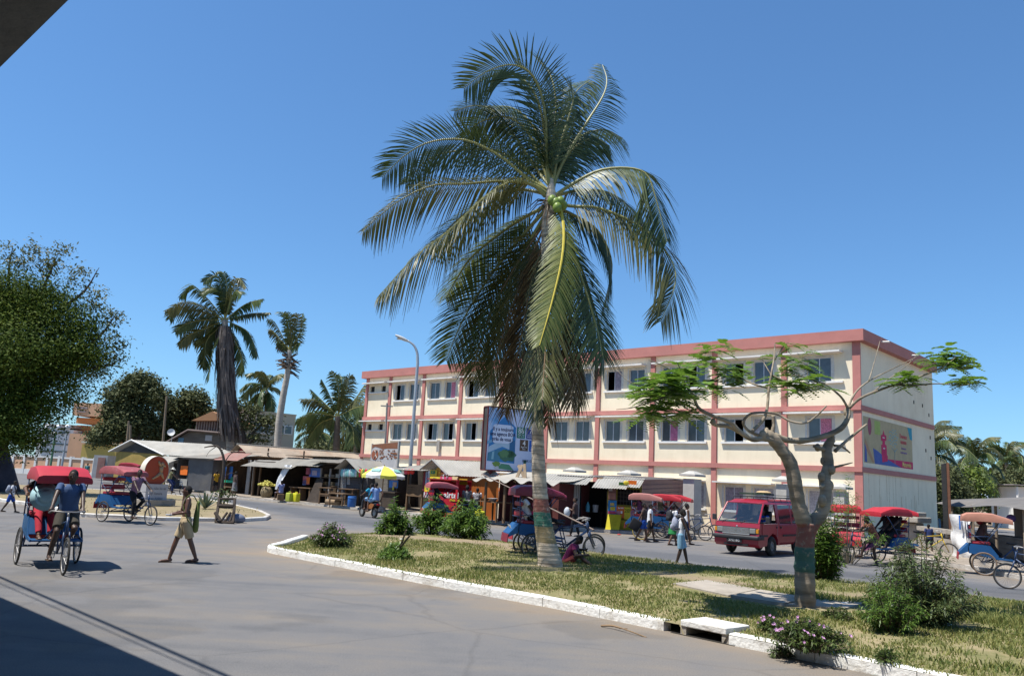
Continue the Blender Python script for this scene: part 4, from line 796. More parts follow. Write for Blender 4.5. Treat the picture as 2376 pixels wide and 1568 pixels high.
for i, (u, r_, c) in enumerate(((1122, .22, (.25, .12, .05)), (1140, .26, (.6, .62, .66)))):
    p = G(u, 1207, .15)+Vector((0, .35, .95)); m = MB(); m.lathe([(r_*.6, 0), (r_, .12), (r_*1.04, .13), (r_*.9, .11)], 14); tag(m.build('basin', M('basin_%d' % i, c, .4), smooth=True, loc=p), ['brown basin of food on the table beside the orange kiosk', 'pale enamel basin on the table beside the orange kiosk'][i], 'basin')
p = G(1112, 1212, .15); t = thing('jerrycan', 'yellow jerrycan standing behind the rightmost of three green bushes', 'jerrycan', p, .3); m = MB(); m.rbox((0, 0, .27), (.42, .34, .54), .06); m.build('body', M('jerry_1', (.58, .55, .03)), t, smooth=True); m = MB(); m.tube([(-.12, 0, .53), (-.1, 0, .60), (.08, 0, .60), (.1, 0, .53)], .022, 6); m.build('handle', M('jerry_1', (.5, .5, .03)), t)
# --- iron shop with posters
k = K('iron_shop', 'corrugated iron shop with black doorway, barred window, posters and yellow base', 'shop', (1303, 1219), (1487, 1230))
w = k.w; h = k.at(1400, 1117, 0)[1]; yb = 4.6
xd0 = k.at(1346, 1170)[0]; xd1 = k.at(1408, 1170)[0]
m = MB(); m.corr((0, 0, 0), (xd0, 0, 0), (0, 0, h+.1), pitch=.17, amp=.03); k.part(m, 'front_sheet', M('zinc_sheet', (.33, .335, .33), .5, .12, 1, metal=.25, dirt=(.26, .22, .17), dirt_amt=.5))
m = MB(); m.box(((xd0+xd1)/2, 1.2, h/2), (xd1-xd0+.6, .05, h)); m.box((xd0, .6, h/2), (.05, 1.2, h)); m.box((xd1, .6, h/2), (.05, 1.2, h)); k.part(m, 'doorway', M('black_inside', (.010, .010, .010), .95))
OL = M('olive_frame', (.20, .165, .02), .7, .15, 2)
xw0, zw1 = k.at(1433, 1132); xw1, zw0 = k.at(1484, 1172)
m = MB(); m.box(((xd1+w)/2, .04, zw0/2), (w-xd1, .08, zw0)); m.box(((xd1+w)/2, .04, (zw1+h)/2), (w-xd1, .08, h-zw1)); m.box(((xd1+xw0)/2, .04, (zw0+zw1)/2), (xw0-xd1, .08, zw1-zw0)); m.box(((w+xw1)/2, .04, (zw0+zw1)/2), (w-xw1, .08, zw1-zw0)); k.part(m, 'front_wall', OL)
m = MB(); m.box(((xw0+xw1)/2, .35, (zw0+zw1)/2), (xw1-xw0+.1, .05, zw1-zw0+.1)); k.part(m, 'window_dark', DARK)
m = MB(); n = 7
for i in range(1, n): m.box((xw0+(xw1-xw0)*i/n, .03, (zw0+zw1)/2), (.025, .02, zw1-zw0))
for i in range(1, 4): m.box(((xw0+xw1)/2, .05, zw0+(zw1-zw0)*i/4), (xw1-xw0, .02, .025))
k.part(m, 'window_bars', M('bar_iron', (.06, .05, .045), .6))
z = k.at(1450, 1206)[1]; m = MB(); m.box(((xd1+w)/2+.1, -.06, z/2), (w-xd1, .1, z)); k.part(m, 'base_panel', M('yellow_base', (.44, .36, .02), .7, .15, 1.5, dirt=(.3, .26, .03), dirt_amt=.5))
e = G(1595, 1212, .15); fl = Vector(((e-k.o).dot(k.X)-w, (e-k.o).dot(k.Y), 0)); D = fl.length; hb = AY(1592, 1112, e.y).z-.15
m = MB(); m.corr((w+.02, .0, 0), fl, (0, 0, 1), pitch=.3, amp=.0)
for v in range(1): pass
m = MB(); n = 11
for i in range(n):
    a, b = i/n, (i+1)/n; z0a, z1a = h*1.08*a, h*1.08*b; z0b, z1b = hb*a, hb*b; o_ = Vector((.03, -.02, 0))*(i % 2)
    m.add([Vector((w, 0, z0a)), Vector((w, 0, z0a))+fl+Vector((0, 0, z0b-z0a)), Vector((w, 0, z1a))+fl+Vector((0, 0, z1b-z1a))+Vector((.04, -.03, 0)), Vector((w, 0, z1a))+Vector((.04, -.03, 0))], [(0, 1, 2, 3)])
    m.add([Vector((w, 0, z1a))+Vector((.04, -.03, 0)), Vector((w, 0, z1a))+fl+Vector((0, 0, z1b-z1a))+Vector((.04, -.03, 0)), Vector((w, 0, z1a))+fl+Vector((0, 0, z1b-z1a)), Vector((w, 0, z1a))], [(0, 1, 2, 3)])
q = Vector((w, 0, 0))+fl; m.poly([q, q+Vector((-w, .8, 0)), q+Vector((-w, .8, hb)), q+Vector((0, 0, hb))], (0, .06, 0)); k.part(m, 'side_wall', M('purple_sheet', (.155, .10, .115), .6, .15, 1.2, dirt=(.2, .15, .13), dirt_amt=.5))
m = MB(); hh = h*1.10; q = Vector((w, 0, 0))
m.corr((-.3, -.1, hh), (w+.45, 0, 0), fl*1.02+Vector((-.2, 0, hb-h*1.08+.02)), pitch=.2, amp=.03, jag=.06); k.part(m, 'roof', M('dark_tin', (.12, .11, .105), .7, .2, 1))
m = MB(); m.corr((-.75, .1, hh+.02), (w*.6, 0, 0), (-.35, -1.25, -.42), pitch=.2, amp=.035, jag=.1); m.corr((w*.52, .1, hh+.05), (w*.52, 0, 0), (-.3, -1.15, -.45), pitch=.2, amp=.035, jag=.16); m.corr((w*.44, -.2, hh-.08), (w*.42, 0, 0), (-.25, -1.15, -.42), pitch=.2, amp=.035, jag=.1); k.part(m, 'awning', TINW)
k.poster(1412, 1127, 1429, 1159, (.20, .10, .09), -.03); k.poster(1413, 1131, 1421, 1138, (.42, .40, .40), -.045, 'poster_mark'); k.poster(1413, 1142, 1428, 1157, (.35, .17, .14), -.045, 'poster_mark')
k.poster(1411, 1159, 1430, 1192, (.03, .22, .52), -.03); k.poster(1411, 1184, 1429, 1191, (.55, .06, .14), -.045, 'poster_mark'); k.poster(1416, 1165, 1425, 1172, (.60, .45, .12), -.045, 'poster_mark'); k.poster(1416, 1174, 1427, 1183, (.62, .50, .05), -.045, 'poster_mark')
for u0, u1 in ((1430, 1450), (1462, 1482)):
    k.poster(u0, 1173, u1, 1201, M('poster_orange', (.55, .13, .025), .5, .12, 3), -.03); k.write('Be 500', WHP, dz=.36, rel=.17); k.poster(u0+10, 1184, u0+14, 1190, WHP, -.045, 'poster_mark'); k.poster(u0+1, 1184, u0+8, 1200, (.45, .20, .25), -.045, 'poster_mark')
k.poster(1449, 1175, 1463, 1204, (.50, .44, .03), -.04); k.write('20!', M('poster_olive', (.08, .12, .01), .6), dz=.2, rel=.4)
k.poster(1436, 1117, 1455, 1126, (.05, .12, .03), -.9, 'sign'); k.poster(1441, 1124, 1456, 1133, M('poster_red', (.42, .05, .02), .5), -.3, 'sign'); k.write('airtel', WHP, rel=.35); k.poster(1450, 1114, 1461, 1124, REDS, -.5, 'sign'); k.poster(1458, 1113, 1477, 1129, ORG, -.7, 'sign'); k.write('orange', WHP, dz=-.2, rel=.3)
x, z = k.at(1453, 1119, -.9); m = MB(); m.ball((x, -.9, z), (.14, .05, .1), 10, 6); k.part(m, 'lemon_sign', YELP)
for i, (u0, u1, v0, v1, c) in enumerate(((1402, 1415, 1191, 1226, YELP), (1413, 1420, 1193, 1226, YELP))):
    p = G(u0+3, v1, .15); hz = AY(u0, v0, p.y).z-.15; o_ = MB(); wd = .62 if i == 0 else .4; o_.poly([(-.02, -.14, 0), (wd, -.14, 0), (wd+.1, .22, hz), (.08, .22, hz)], (0, .05, 0)); t = tag(o_.build('yellow_plank', M('yellow_plank', (.50, .42, .015), .65, .3, 1.5), loc=p+Vector((0, -.05, 0)), rz=k.rz), ['wide yellow panel leaning beside the black shop doorway', 'narrow yellow panel leaning at the corner of the poster window'][i], 'panel')
for i, (u, v, c, hz) in enumerate(((1363, 1178, (.10, .36, .48), .46), (1381, 1180, (.34, .36, .37), .34))):
    p = k.W(k.at(u, 1200, .5)[0], .5, .72); m = MB(); r_ = .10 if i == 0 else .15; m.lathe([(r_, 0), (r_, hz*.6), (r_*.5, hz*.85), (r_*.3, hz)] if i == 0 else [(r_*.8, 0), (r_, hz), (r_*1.05, hz)], 12); tag(m.build('water_bottle' if i == 0 else 'bucket', M('shopware_%d' % i, c, .4), smooth=True, loc=p), ['blue water bottle on the table in the black shop doorway', 'pale grey bucket on the table in the black shop doorway'][i], 'bottle' if i == 0 else 'bucket')
o = table((1350, 1219), (1396, 1222), .7, .72, 'low dark table in the black shop doorway', mat=WOODD)
# --- stall with dark tarpaulin and white sack screen at the right edge
k = K('tarp_shelter', 'shelter of poles and dark tarpaulin roof at the right edge', 'shelter', (2235, 1275), (2420, 1310), z=.12)
w = k.w; h = k.at(2300, 1172, 0)[1]
m = MB(); rows = []
for i in range(6):
    t = i/5; rows.append([Vector((-.9+(w+1.6)*s_, 2.6-3.4*t, h+.42-.36*t+.06*math.sin(s_*8+2*t)-(.12 if i == 5 else 0))) for s_ in np.linspace(0, 1, 26)])
m.loft(rows, closed=False); k.part(m, 'roof', M('dark_tarp', (.14, .13, .12), .8, .15, 1.2, dirt=(.3, .28, .25), dirt_amt=.6), smooth='all')
for x in (.0, w*.3, w*.62, w*.95): m = MB(); m.tube([(x, -.4, -.1), (x+.06, -.4, h)], .055, 7); k.part(m, 'post', M('pole_wood', (.24, .18, .12), .9, .2, 4))
m = MB(); m.box((w/2, 2.2, h*.5), (w, .06, h)); k.part(m, 'back_cloth', M('tan_cloth', (.19, .165, .14), .9, .2, 1))
m = MB(); m.box((w*.55, .7, .8), (w*.7, .9, .06)); m.box((w*.55, .3, .4), (w*.68, .05, .78)); k.part(m, 'counter', WOODG)
for i, (u, v, c) in enumerate(((2275, 1208, (.42, .03, .04)), (2346, 1201, (.16, .09, .30)))): x, z = k.at(u, v, .3); m = MB(); m.ball((0, 0, 0), (.2, .12, .16), 10, 7); tag(m.build('hanging_bag', M('hbag_%d' % i, c, .5), loc=k.W(x, .3, z), smooth=True), ['red bag hanging inside the dark shelter', 'violet bag hanging inside the dark shelter'][i], 'bag')
a = G(2207, 1291, .1); b = G(2250, 1297, .1); hz = AY(2225, 1192, a.y).z-.1; rows = []
X = (b-a); t = thing('sack_screen', 'screen of crumpled white woven sacks with a blue stripe', 'screen', a, math.atan2(X.y, X.x)); w = X.length+.15
m = MB(); rows = [[Vector((w*s_+.05*math.sin(z_*7)+.04*math.sin(s_*3), .06*math.sin(s_*9+z_*3)+.05*math.sin(z_*11+s_*4), hz*z_)) for s_ in np.linspace(0, 1, 14)] for z_ in np.linspace(0, 1, 18)]; m.loft(rows, closed=False); m.build('sheet', M('white_sacking', (.62, .61, .59), .85, .10, 3, bump=.5, bscale=7, dirt=(.42, .40, .38), dirt_amt=.5), t, smooth='all')
m = MB(); m.box((w*.58, -.09, hz*.82), (.07, .02, hz*.32)); m.build('stripe', BLUP, t)
for x in (.02, w): m = MB(); m.cyl((x, .1, -.1), (x, .1, hz+.1), .04, 7); m.build('pole', M('pole_wood', (.24, .18, .12)), t)
# dark sign seen edge on
p = G(2201, 1278, .1); zt = AY(2196, 1080, p.y).z; zb = AY(2200, 1150, p.y).z
t = thing('sign_board', 'black sign board seen nearly edge-on on a rusty post, right of the school', 'sign', p, 1.20)
m = MB(); m.box((0, 0, (zt+zb*.2)/2), (1.6, .14, zt-zb*.2)); m.build('board', M('sign_black', (.010, .012, .014), .7, .2, 1), t)
m = MB(); m.box((-.83, 0, zt/2), (.05, .10, zt)); m.build('post', M('rust_post', (.20, .09, .05), .85, .2, 4), t); m = MB(); m.box((.5, .0, zb*.1+.0), (.1, .12, zb*.2)); m.build('post', M('rust_post', (.2, .09, .05)), t)
# ---------------------------------------------------------------- palms, trees, shrubs
PG = leafmat('palm_green', (.030, .055, .016), (.085, .115, .035), (.16, .17, .06), rough=.42, trans=.22, nscale=.5, spec=.35)
PY = leafmat('palm_yellow', (.09, .13, .025), (.24, .25, .06), (.34, .27, .08), rough=.4, trans=.3, nscale=.5, spec=.45)
PD = leafmat('palm_dry', (.055, .038, .02), (.17, .115, .055), (.30, .20, .09), rough=.7, trans=.12, nscale=.7, spec=.2)
PGD = leafmat('palm_mixed', (.045, .06, .018), (.13, .125, .04), (.26, .17, .06), rough=.45, trans=.2, nscale=.8, spec=.4)
RACH = M('rachis', (.26, .25, .09), .5, .15, 2); RACHD = M('rachis_dry', (.20, .13, .07), .8, .2, 2); RACHY = M('rachis_yellow', (.55, .44, .06), .5, .1, 2)
def frond(pts, Lf, n, mat, parent, roll=0., droop=.45, beta=-.2, wd=.03, start=.10, r0=.035, rm=RACH, jit=.1, seed=0, segs=3, name='frond', fwd=.55):
    r_ = random.Random(seed); C_ = crom(pts, 40); N = len(C_)-1; V = []; F = []
    cum = [0]
    for a, b in zip(C_[:-1], C_[1:]): cum.append(cum[-1]+(b-a).length)
    up = Vector((0, 0, 1)); S_ = None; fr = []
    for i in range(N+1):
        T = (C_[min(i+1, N)]-C_[max(i-1, 0)]).normalized()
        if S_ is None:
            S_ = T.cross(up)
            if S_.length < .25: S_ = T.cross(Vector((0, 1, 0)))
        S_ = (S_-T*S_.dot(T)).normalized(); fr.append((T, S_.copy()))
    for j in range(n):
        t = start+(1-start)*(j+.5)/n; s = t*cum[-1]; i = 0
        while i < N-1 and cum[i+1] < s: i += 1
        u = (s-cum[i])/max(cum[i+1]-cum[i], 1e-6); p = C_[i].lerp(C_[i+1], u); T, S0 = fr[i]; R = Matrix.Rotation(roll, 3, T); S1 = R @ S0; Nn = S1.cross(T)
        if Nn.z < 0 and abs(roll) < .5: Nn = -Nn
        tt = (t-start)/(1-start); L0 = Lf*(.30+.9*math.sin(PI*min(1, .12+tt*.80))**.8)*(1 if tt < .85 else 1-.45*(tt-.85)/.15)
        for sg in (-1, 1):
            l = L0*r_.uniform(1-jit, 1+jit); fw = fwd+.45*tt+r_.uniform(-.08, .08); d = (S1*sg*math.cos(beta)+Nn*math.sin(beta)*1.0+T*fw).normalized()
            d = (d+Vector((r_.uniform(-.1, .1), r_.uniform(-.1, .1), r_.uniform(-.1, .1)))*jit*4).normalized(); dr = droop*r_.uniform(.6, 1.4)
            o = len(V)
            for k in range(segs+1):
                q = k/segs; c = p+d*(l*q)+Vector((0, 0, -1))*(dr*l*q*q); w_ = wd*(.55, 1, .8, .12)[k] if segs == 3 else wd*(.7, 1, .12)[k]
                dd = (d+Vector((0, 0, -2*dr*q))).normalized(); wv = T-dd*T.dot(dd)
                if wv.length < 1e-3: wv = Nn
                wv.normalize(); V.append(c-wv*w_*.5); V.append(c+wv*w_*.5)
            for k in range(segs): F.append((o+2*k, o+2*k+1, o+2*k+3, o+2*k+2))
    m = MB(); m.v = [tuple(v) for v in V]; m.f = F; m.m = [0]*len(F); m.mat(1); m.tube(C_[::2], [r0*(1-.85*i/20) for i in range(len(C_[::2]))], 6)
    return m.build(name, [mat, rm], parent)
# --- the big coconut palm
PB = G(1278, 1318, .12); DP = PB.y
def PP(u, v, dy=0): return AY(u, v, DP+dy)
palm = thing('coconut_palm', 'tall coconut palm with red, green and yellow bands on its curved trunk', 'palm tree', PB)
def rel(p, o=PB): return Vector(p)-o
ctr = [((1278, 1326), 30), ((1276, 1300), 27), ((1269, 1262), 23), ((1260, 1210), 20), ((1255, 1165), 17.5), ((1250, 1090), 15.5), ((1248, 1020), 14), ((1247, 960), 13), ((1248, 900), 12.5), ((1252, 800), 12), ((1260, 690), 12), ((1268, 590), 13), ((1274, 510), 17), ((1278, 455), 13), ((1279, 415), 5)]
pc = crom([rel(PP(u, v)) for (u, v), r in ctr], 150); rr = np.interp(np.linspace(0, 14, 151), range(15), [r*DP/1886*1.02 for _, r in ctr])
m = MB(); rings = []; rnd = random.Random(1); nring = 16
for i, (p, r) in enumerate(zip(pc, rr)):
    ph = (i % 3)/3; r2 = r*(1+.055*(1-ph)-.03)+.0; tilt = .02*math.sin(i*.7)
    rings.append([p+Vector((math.cos(2*PI*k/nring)*r2, math.sin(2*PI*k/nring)*r2, tilt*math.cos(2*PI*k/nring+i)+.012*mnoise.noise(Vector((k, i*.5, 0))))) for k in range(nring)])
m.loft(rings, True, True)
def bark_nodes(bands, base, ringscale, dark=.55):
    def f(nt, L, b):
        tc = nd(nt, 'ShaderNodeTexCoord'); co = tc.outputs['Object']; sp = nd(nt, 'ShaderNodeSeparateXYZ'); L(co, sp.inputs[0])
        n = nd(nt, 'ShaderNodeTexNoise', Scale=4, Detail=7, Roughness=.7); L(co, n.inputs[0])
        mp = nd(nt, 'ShaderNodeMapping'); mp.inputs['Scale'].default_value = (.9, .9, ringscale); L(co, mp.inputs[0])
        n2 = nd(nt, 'ShaderNodeTexNoise', Scale=1, Detail=4, Roughness=.6); L(mp.outputs[0], n2.inputs[0])
        c = nd(nt, 'ShaderNodeValToRGB'); L(n2.outputs[0], c.inputs[0]); e = c.color_ramp.elements; e[0].position = .36; e[0].color = (*[x*dark for x in base], 1); e[1].position = .60; e[1].color = (*[min(1, x*1.15) for x in base], 1)
        out = c.outputs[0]; zz = nd(nt, 'ShaderNodeMath', operation='MULTIPLY_ADD'); L(n.outputs[0], zz.inputs[0]); zz.inputs[1].default_value = .10; L(sp.outputs[2], zz.inputs[2])
        nn = nd(nt, 'ShaderNodeTexNoise', Scale=11, Detail=5, Roughness=.7); L(co, nn.inputs[0])
        for z0, z1, col, am in bands:
            a = nd(nt, 'ShaderNodeMapRange'); a.inputs[1].default_value = z0+.05; a.inputs[2].default_value = z0+.08; L(zz.outputs[0], a.inputs[0])
            a2 = nd(nt, 'ShaderNodeMapRange'); a2.inputs[1].default_value = z1+.08; a2.inputs[2].default_value = z1+.05; L(zz.outputs[0], a2.inputs[0])
            mu_ = nd(nt, 'ShaderNodeMath', operation='MULTIPLY'); L(a.outputs[0], mu_.inputs[0]); L(a2.outputs[0], mu_.inputs[1])
            w_ = nd(nt, 'ShaderNodeMapRange'); w_.inputs[1].default_value = .36; w_.inputs[2].default_value = .46; w_.inputs[3].default_value = am*.35; w_.inputs[4].default_value = am; L(nn.outputs[0], w_.inputs[0])
            m3 = nd(nt, 'ShaderNodeMath', operation='MULTIPLY'); L(mu_.outputs[0], m3.inputs[0]); L(w_.outputs[0], m3.inputs[1])
            mx = nd(nt, 'ShaderNodeMix', data_type='RGBA'); L(m3.outputs[0], mx.inputs[0]); L(out, mx.inputs[6]); mx.inputs[7].default_value = (*col, 1); out = mx.outputs[2]
        L(out, b.inputs['Base Color']); b.inputs['Roughness'].default_value = .9; b.inputs['Specular IOR Level'].default_value = .2
        bp = nd(nt, 'ShaderNodeBump', Strength=.7, Distance=.04); L(n2.outputs[0], bp.inputs['Height']); L(bp.outputs[0], b.inputs['Normal'])
    return f
zb = [rel(PP(1255, v)).z for v in (1157, 1188, 1221, 1258)]
trunk = m.build('trunk', attr_mat('palm_bark', bark_nodes([(zb[1], zb[0], (.30, .11, .085), .95), (zb[2], zb[1], (.045, .16, .115), .95), (zb[3], zb[2], (.36, .25, .09), .65)], (.56, .465, .35), 11, .42)), palm, smooth='all')
# (points as surveyed on the photograph's fronds, offset in distance at the tip, leaf length, roll, material, droop)
FR = [
 ([(1277, 440), (1269, 390), (1264, 258), (1238, 178), (1190, 150), (1130, 165), (1076, 205)], -.6, 1.15, 1.0, PG, .25),
 ([(1283, 430), (1309, 369), (1358, 289), (1398, 225), (1408, 185), (1398, 150)], 1.6, 1.3, 1.1, PG, .3),
 ([(1275, 430), (1247, 395), (1198, 320), (1149, 258), (1100, 245), (1055, 258)], 2.0, .95, .7, PG, .45),
 ([(1272, 440), (1220, 410), (1158, 360), (1078, 324), (998, 329), (940, 360), (887, 410)], .8, 1.0, 1.1, PG, .3),
 ([(1270, 440), (1190, 370), (1123, 345), (1003, 364), (941, 426)], 2.2, .9, .6, PG, .55),
 ([(1268, 448), (1234, 427), (1160, 420), (1080, 426), (1003, 430), (923, 467), (842, 535)], -.6, .85, .55, PGD, .55),
 ([(1265, 455), (1238, 430), (1189, 420), (1123, 458), (1043, 533), (967, 591), (879, 685)], -2.0, .95, .5, PGD, .6),
 ([(1262, 480), (1190, 520), (1100, 590), (1060, 645), (1034, 693)], 1.8, .8, .4, PY, .5),
 ([(1262, 490), (1200, 560), (1130, 650), (1070, 750), (1035, 835)], 2.0, 1.0, 1.0, PG, .35),
 ([(1264, 500), (1205, 600), (1150, 700), (1115, 790), (1100, 850)], 2.4, 1.0, .8, PGD, .4),
 ([(1285, 455), (1330, 425), (1390, 395), (1456, 389), (1500, 404), (1522, 460), (1548, 560)], -.8, 1.0, .7, PG, .6),
 ([(1285, 470), (1330, 478), (1389, 482), (1478, 520), (1545, 582), (1568, 650), (1533, 745)], -1.0, 1.05, .75, PGD, .55),
 ([(1285, 480), (1330, 498), (1389, 537), (1420, 613), (1404, 710)], 1.5, 1.0, .8, PG, .55),
 ([(1285, 475), (1298, 480), (1308, 530), (1303, 604), (1280, 702), (1252, 800)], -1.9, .66, .2, PY, .3),
 ([(1284, 500), (1320, 570), (1355, 660), (1385, 760), (1400, 830)], -.7, 1.0, .9, PG, .4),
 ([(1280, 440), (1286, 380), (1300, 290), (1335, 215), (1370, 185)], 2.6, .9, .3, PG, .4),
 ([(1280, 440), (1300, 370), (1340, 320), (1400, 300), (1445, 320)], 2.8, .9, .3, PG, .6),
 ([(1276, 440), (1262, 360), (1235, 290), (1190, 250), (1130, 245)], 3.0, 1.0, .3, PG, .5),
 ([(1280, 440), (1274, 340), (1262, 240), (1230, 170), (1195, 140)], 1.2, 1.05, 1.2, PG, .2),
 ([(1270, 450), (1200, 440), (1120, 470), (1050, 520), (1000, 585)], 2.6, .9, .3, PG, .6),
 ([(1285, 455), (1350, 440), (1420, 450), (1480, 500), (1510, 560)], 2.7, .9, .3, PG, .6),
 ([(1276, 440), (1268, 340), (1250, 240), (1215, 185), (1165, 170), (1110, 190)], .6, 1.1, .8, PG, .3), ([(1280, 440), (1284, 330), (1290, 240), (1275, 170), (1240, 130)], 1.8, 1.1, .9, PG, .3), ([(1278, 440), (1255, 370), (1220, 300), (1170, 270), (1110, 285), (1075, 320)], 1.0, 1.05, .9, PG, .45), ([(1280, 440), (1296, 350), (1320, 270), (1330, 220), (1310, 180)], .9, .95, 1.0, PG, .4),
 ([(1282, 445), (1295, 400), (1330, 345), (1375, 320), (1410, 335)], 1.0, .85, .6, PG, .5),
]
DRY = [
 ([(1268, 520), (1245, 620), (1225, 730), (1205, 850), (1195, 935)], 1.0, .75, PD), ([(1272, 530), (1262, 650), (1255, 780), (1248, 900), (1240, 975)], -1.1, .8, PGD),
 ([(1280, 530), (1305, 640), (1325, 750), (1332, 850), (1325, 935)], -.5, .8, PD), ([(1265, 520), (1215, 640), (1175, 750), (1145, 850), (1130, 900)], 1.7, .8, PGD),
 ([(1284, 520), (1330, 620), (1365, 720), (1385, 810), (1380, 880)], .5, .8, PD), ([(1276, 540), (1290, 680), (1290, 800), (1278, 920), (1270, 985)], .9, .8, PD),
 ([(1270, 530), (1230, 670), (1205, 800), (1180, 900), (1170, 960)], 1.2, .75, PD), ([(1278, 540), (1315, 680), (1335, 800), (1345, 890), (1340, 950)], 1.3, .75, PGD), ([(1274, 530), (1278, 650), (1268, 780), (1262, 860), (1258, 925)], -1.6, .85, PGD),
 ([(1282, 510), (1340, 600), (1375, 700), (1400, 790), (1398, 860)], 1.5, .85, PG), ([(1268, 510), (1195, 620), (1140, 720), (1110, 810), (1095, 880)], 2.6, .85, PGD)]
def screen_fr(lst, dyt, o, D, base_n=6):
    n = len(lst); return [AY(u, v, D+dyt*(i/(n-1))**1.2)-o for i, (u, v) in enumerate(lst)]
for i, (pts, dy, Lf, roll, mat, dr) in enumerate(FR):
    frond(screen_fr(pts, dy, PB, DP), Lf*(.6 if i == 1 else .86), 60 if i == 1 else 86, mat, palm, roll=roll, droop=dr, seed=i, rm=RACHY if i == 13 else RACH, r0=.05 if i != 13 else .055, wd=.037)
for i, (pts, dy, Lf, mat) in enumerate(DRY):
    frond(screen_fr(pts, dy, PB, DP), Lf*.9, 70, mat, palm, roll=.3+.3*(i % 4), droop=.5, seed=40+i, rm=RACHD, jit=.22, wd=.036, name='dry_frond', fwd=1.1)
rnd = random.Random(9)
for i, (u, v, dy) in enumerate(((1289, 470, -.42), (1300, 467, -.36), (1281, 464, -.40), (1293, 481, -.48), (1306, 476, -.2))):
    m = MB(); m.ball((0, 0, 0), (.115, .115, .14), 12, 8); o = m.build('coconut', M('green_coconut', (.17, .24, .045), .4, .15, 5), palm, smooth='all'); o.location = PP(u, v, dy)-PB
m = MB()
for i in range(26): a = rnd.random()*2*PI; p = rel(PP(1276, 470)); d = Vector((math.cos(a), math.sin(a), rnd.uniform(-.9, .5))); m.tube([p+d*.12, p+d*.35+Vector((0, 0, -.1)), p+d*.6+Vector((0, 0, -.45))], [.02, .014, .006], 4)
m.build('fibre', M('palm_fibre', (.13, .085, .05), .95, .3, 4), palm)
# --- distant palms
def far_palm(base, crown, label, r0, nf, Lr, seed, cat='palm tree', group=None, skirt=0, up=.5, wind=-.25, mats=(PG, PG, PGD), dead=4, trunkcol=(.30, .26, .21), nleaf=30, lean=None, name='coconut_palm', wd=.09, lf=.8, spread=None):
    rnd = random.Random(seed); t = thing(name, label, cat, base, group=group); c = Vector(crown)-Vector(base); mid = c*.5+Vector((lean or 0, 0, 0))
    pts = crom([(0, 0, -.2), mid, c], 24); m = MB(); m.tube(pts, [r0*(1.25-.5*i/24)*(1+.05*(i % 2)) for i in range(25)], 10); m.build('trunk', M('far_palm_bark', trunkcol, .95, .25, 1.5, stretch=(1, 1, 6), bump=.4), t, smooth='all')
    for i in range(nf):
        a = spread(i) if spread else 2.399*i+rnd.uniform(-.3, .3); el = up+1.1*math.sin(PI/2*(1-2*(i+.5)/nf)); el = max(-.9, min(1.25, el+rnd.uniform(-.12, .12))); L = Lr*rnd.uniform(.85, 1.1); h = Vector((math.cos(a), math.sin(a), 0))+Vector((wind, 0, 0)); h.normalize()
        p1 = c+h*L*.33*math.cos(el)+Vector((0, 0, L*.38*math.sin(el))); p2 = p1+h*L*.33*math.cos(el-.5)+Vector((0, 0, L*.36*math.sin(el-.55))); p3 = p2+h*L*.30*math.cos(el-1.15)+Vector((0, 0, L*.36*math.sin(el-1.2)))
        frond([c, p1, p2, p3], lf*L/4.6, nleaf, mats[i % len(mats)], t, roll=rnd.uniform(.2, .9), droop=.6, seed=seed*50+i, wd=wd, r0=.06, jit=.15, segs=2)
    for i in range(dead):
        a = 2.4*i+.5; h = Vector((math.cos(a), math.sin(a), 0)); L = Lr*.75; frond([c-Vector((0, 0, .2)), c+h*.6-Vector((0, 0, .6)), c+h*.8-Vector((0, 0, L*.55)), c+h*.7-Vector((0, 0, L))], lf*.55*L/4.6, nleaf, PD, t, roll=.4, droop=.9, seed=seed*70+i, wd=wd, rm=RACHD, jit=.25, segs=2, name='dry_frond')
    if skirt:
        m = MB(); n = 150
        for i in range(n):
            a = rnd.random()*2*PI; rr_ = r0+rnd.uniform(.25, 1.02)*(1.0); z1 = c.z-rnd.uniform(.6, skirt*.75); z0 = max(z1-rnd.uniform(2, 4.5), c.z-skirt); f = lambda z: max(0, min(1, (z-.1)/c.z))
            px_ = lambda z: pts[int(f(z)*24)]
            q1 = px_(z1); q0 = px_(z0); k = rnd.uniform(.7, 1.0); w_ = rnd.uniform(.12, .3)
            p1 = Vector((q1.x+math.cos(a)*rr_*.8, q1.y+math.sin(a)*rr_*.8, z1)); p0 = Vector((q0.x+math.cos(a)*rr_*k, q0.y+math.sin(a)*rr_*k, z0)); sd = Vector((-math.sin(a), math.cos(a), 0))*w_
            pm = p1.lerp(p0, .5)+Vector((math.cos(a), math.sin(a), 0))*.15
            m.add([p1-sd*.6, p1+sd*.6, pm+sd, pm-sd, p0+sd*.3, p0-sd*.3], [(0, 1, 2, 3), (3, 2, 4, 5)])
        m.tube([px_(c.z-skirt*.9)+Vector((0, 0, 0)), px_(c.z-skirt*.4), px_(c.z-.8)], [r0*1.6, r0*2.6, r0*2.0], 9)
        m.build('dead_frond_skirt', leafmat('dead_skirt', (.075, .06, .052), (.16, .13, .115), (.23, .19, .165), rough=.9, trans=.05, nscale=.4, spec=.1), t)
    return t
def zB(l): return [(348+.2959*x, 609+.2959*y) for x, y in l]
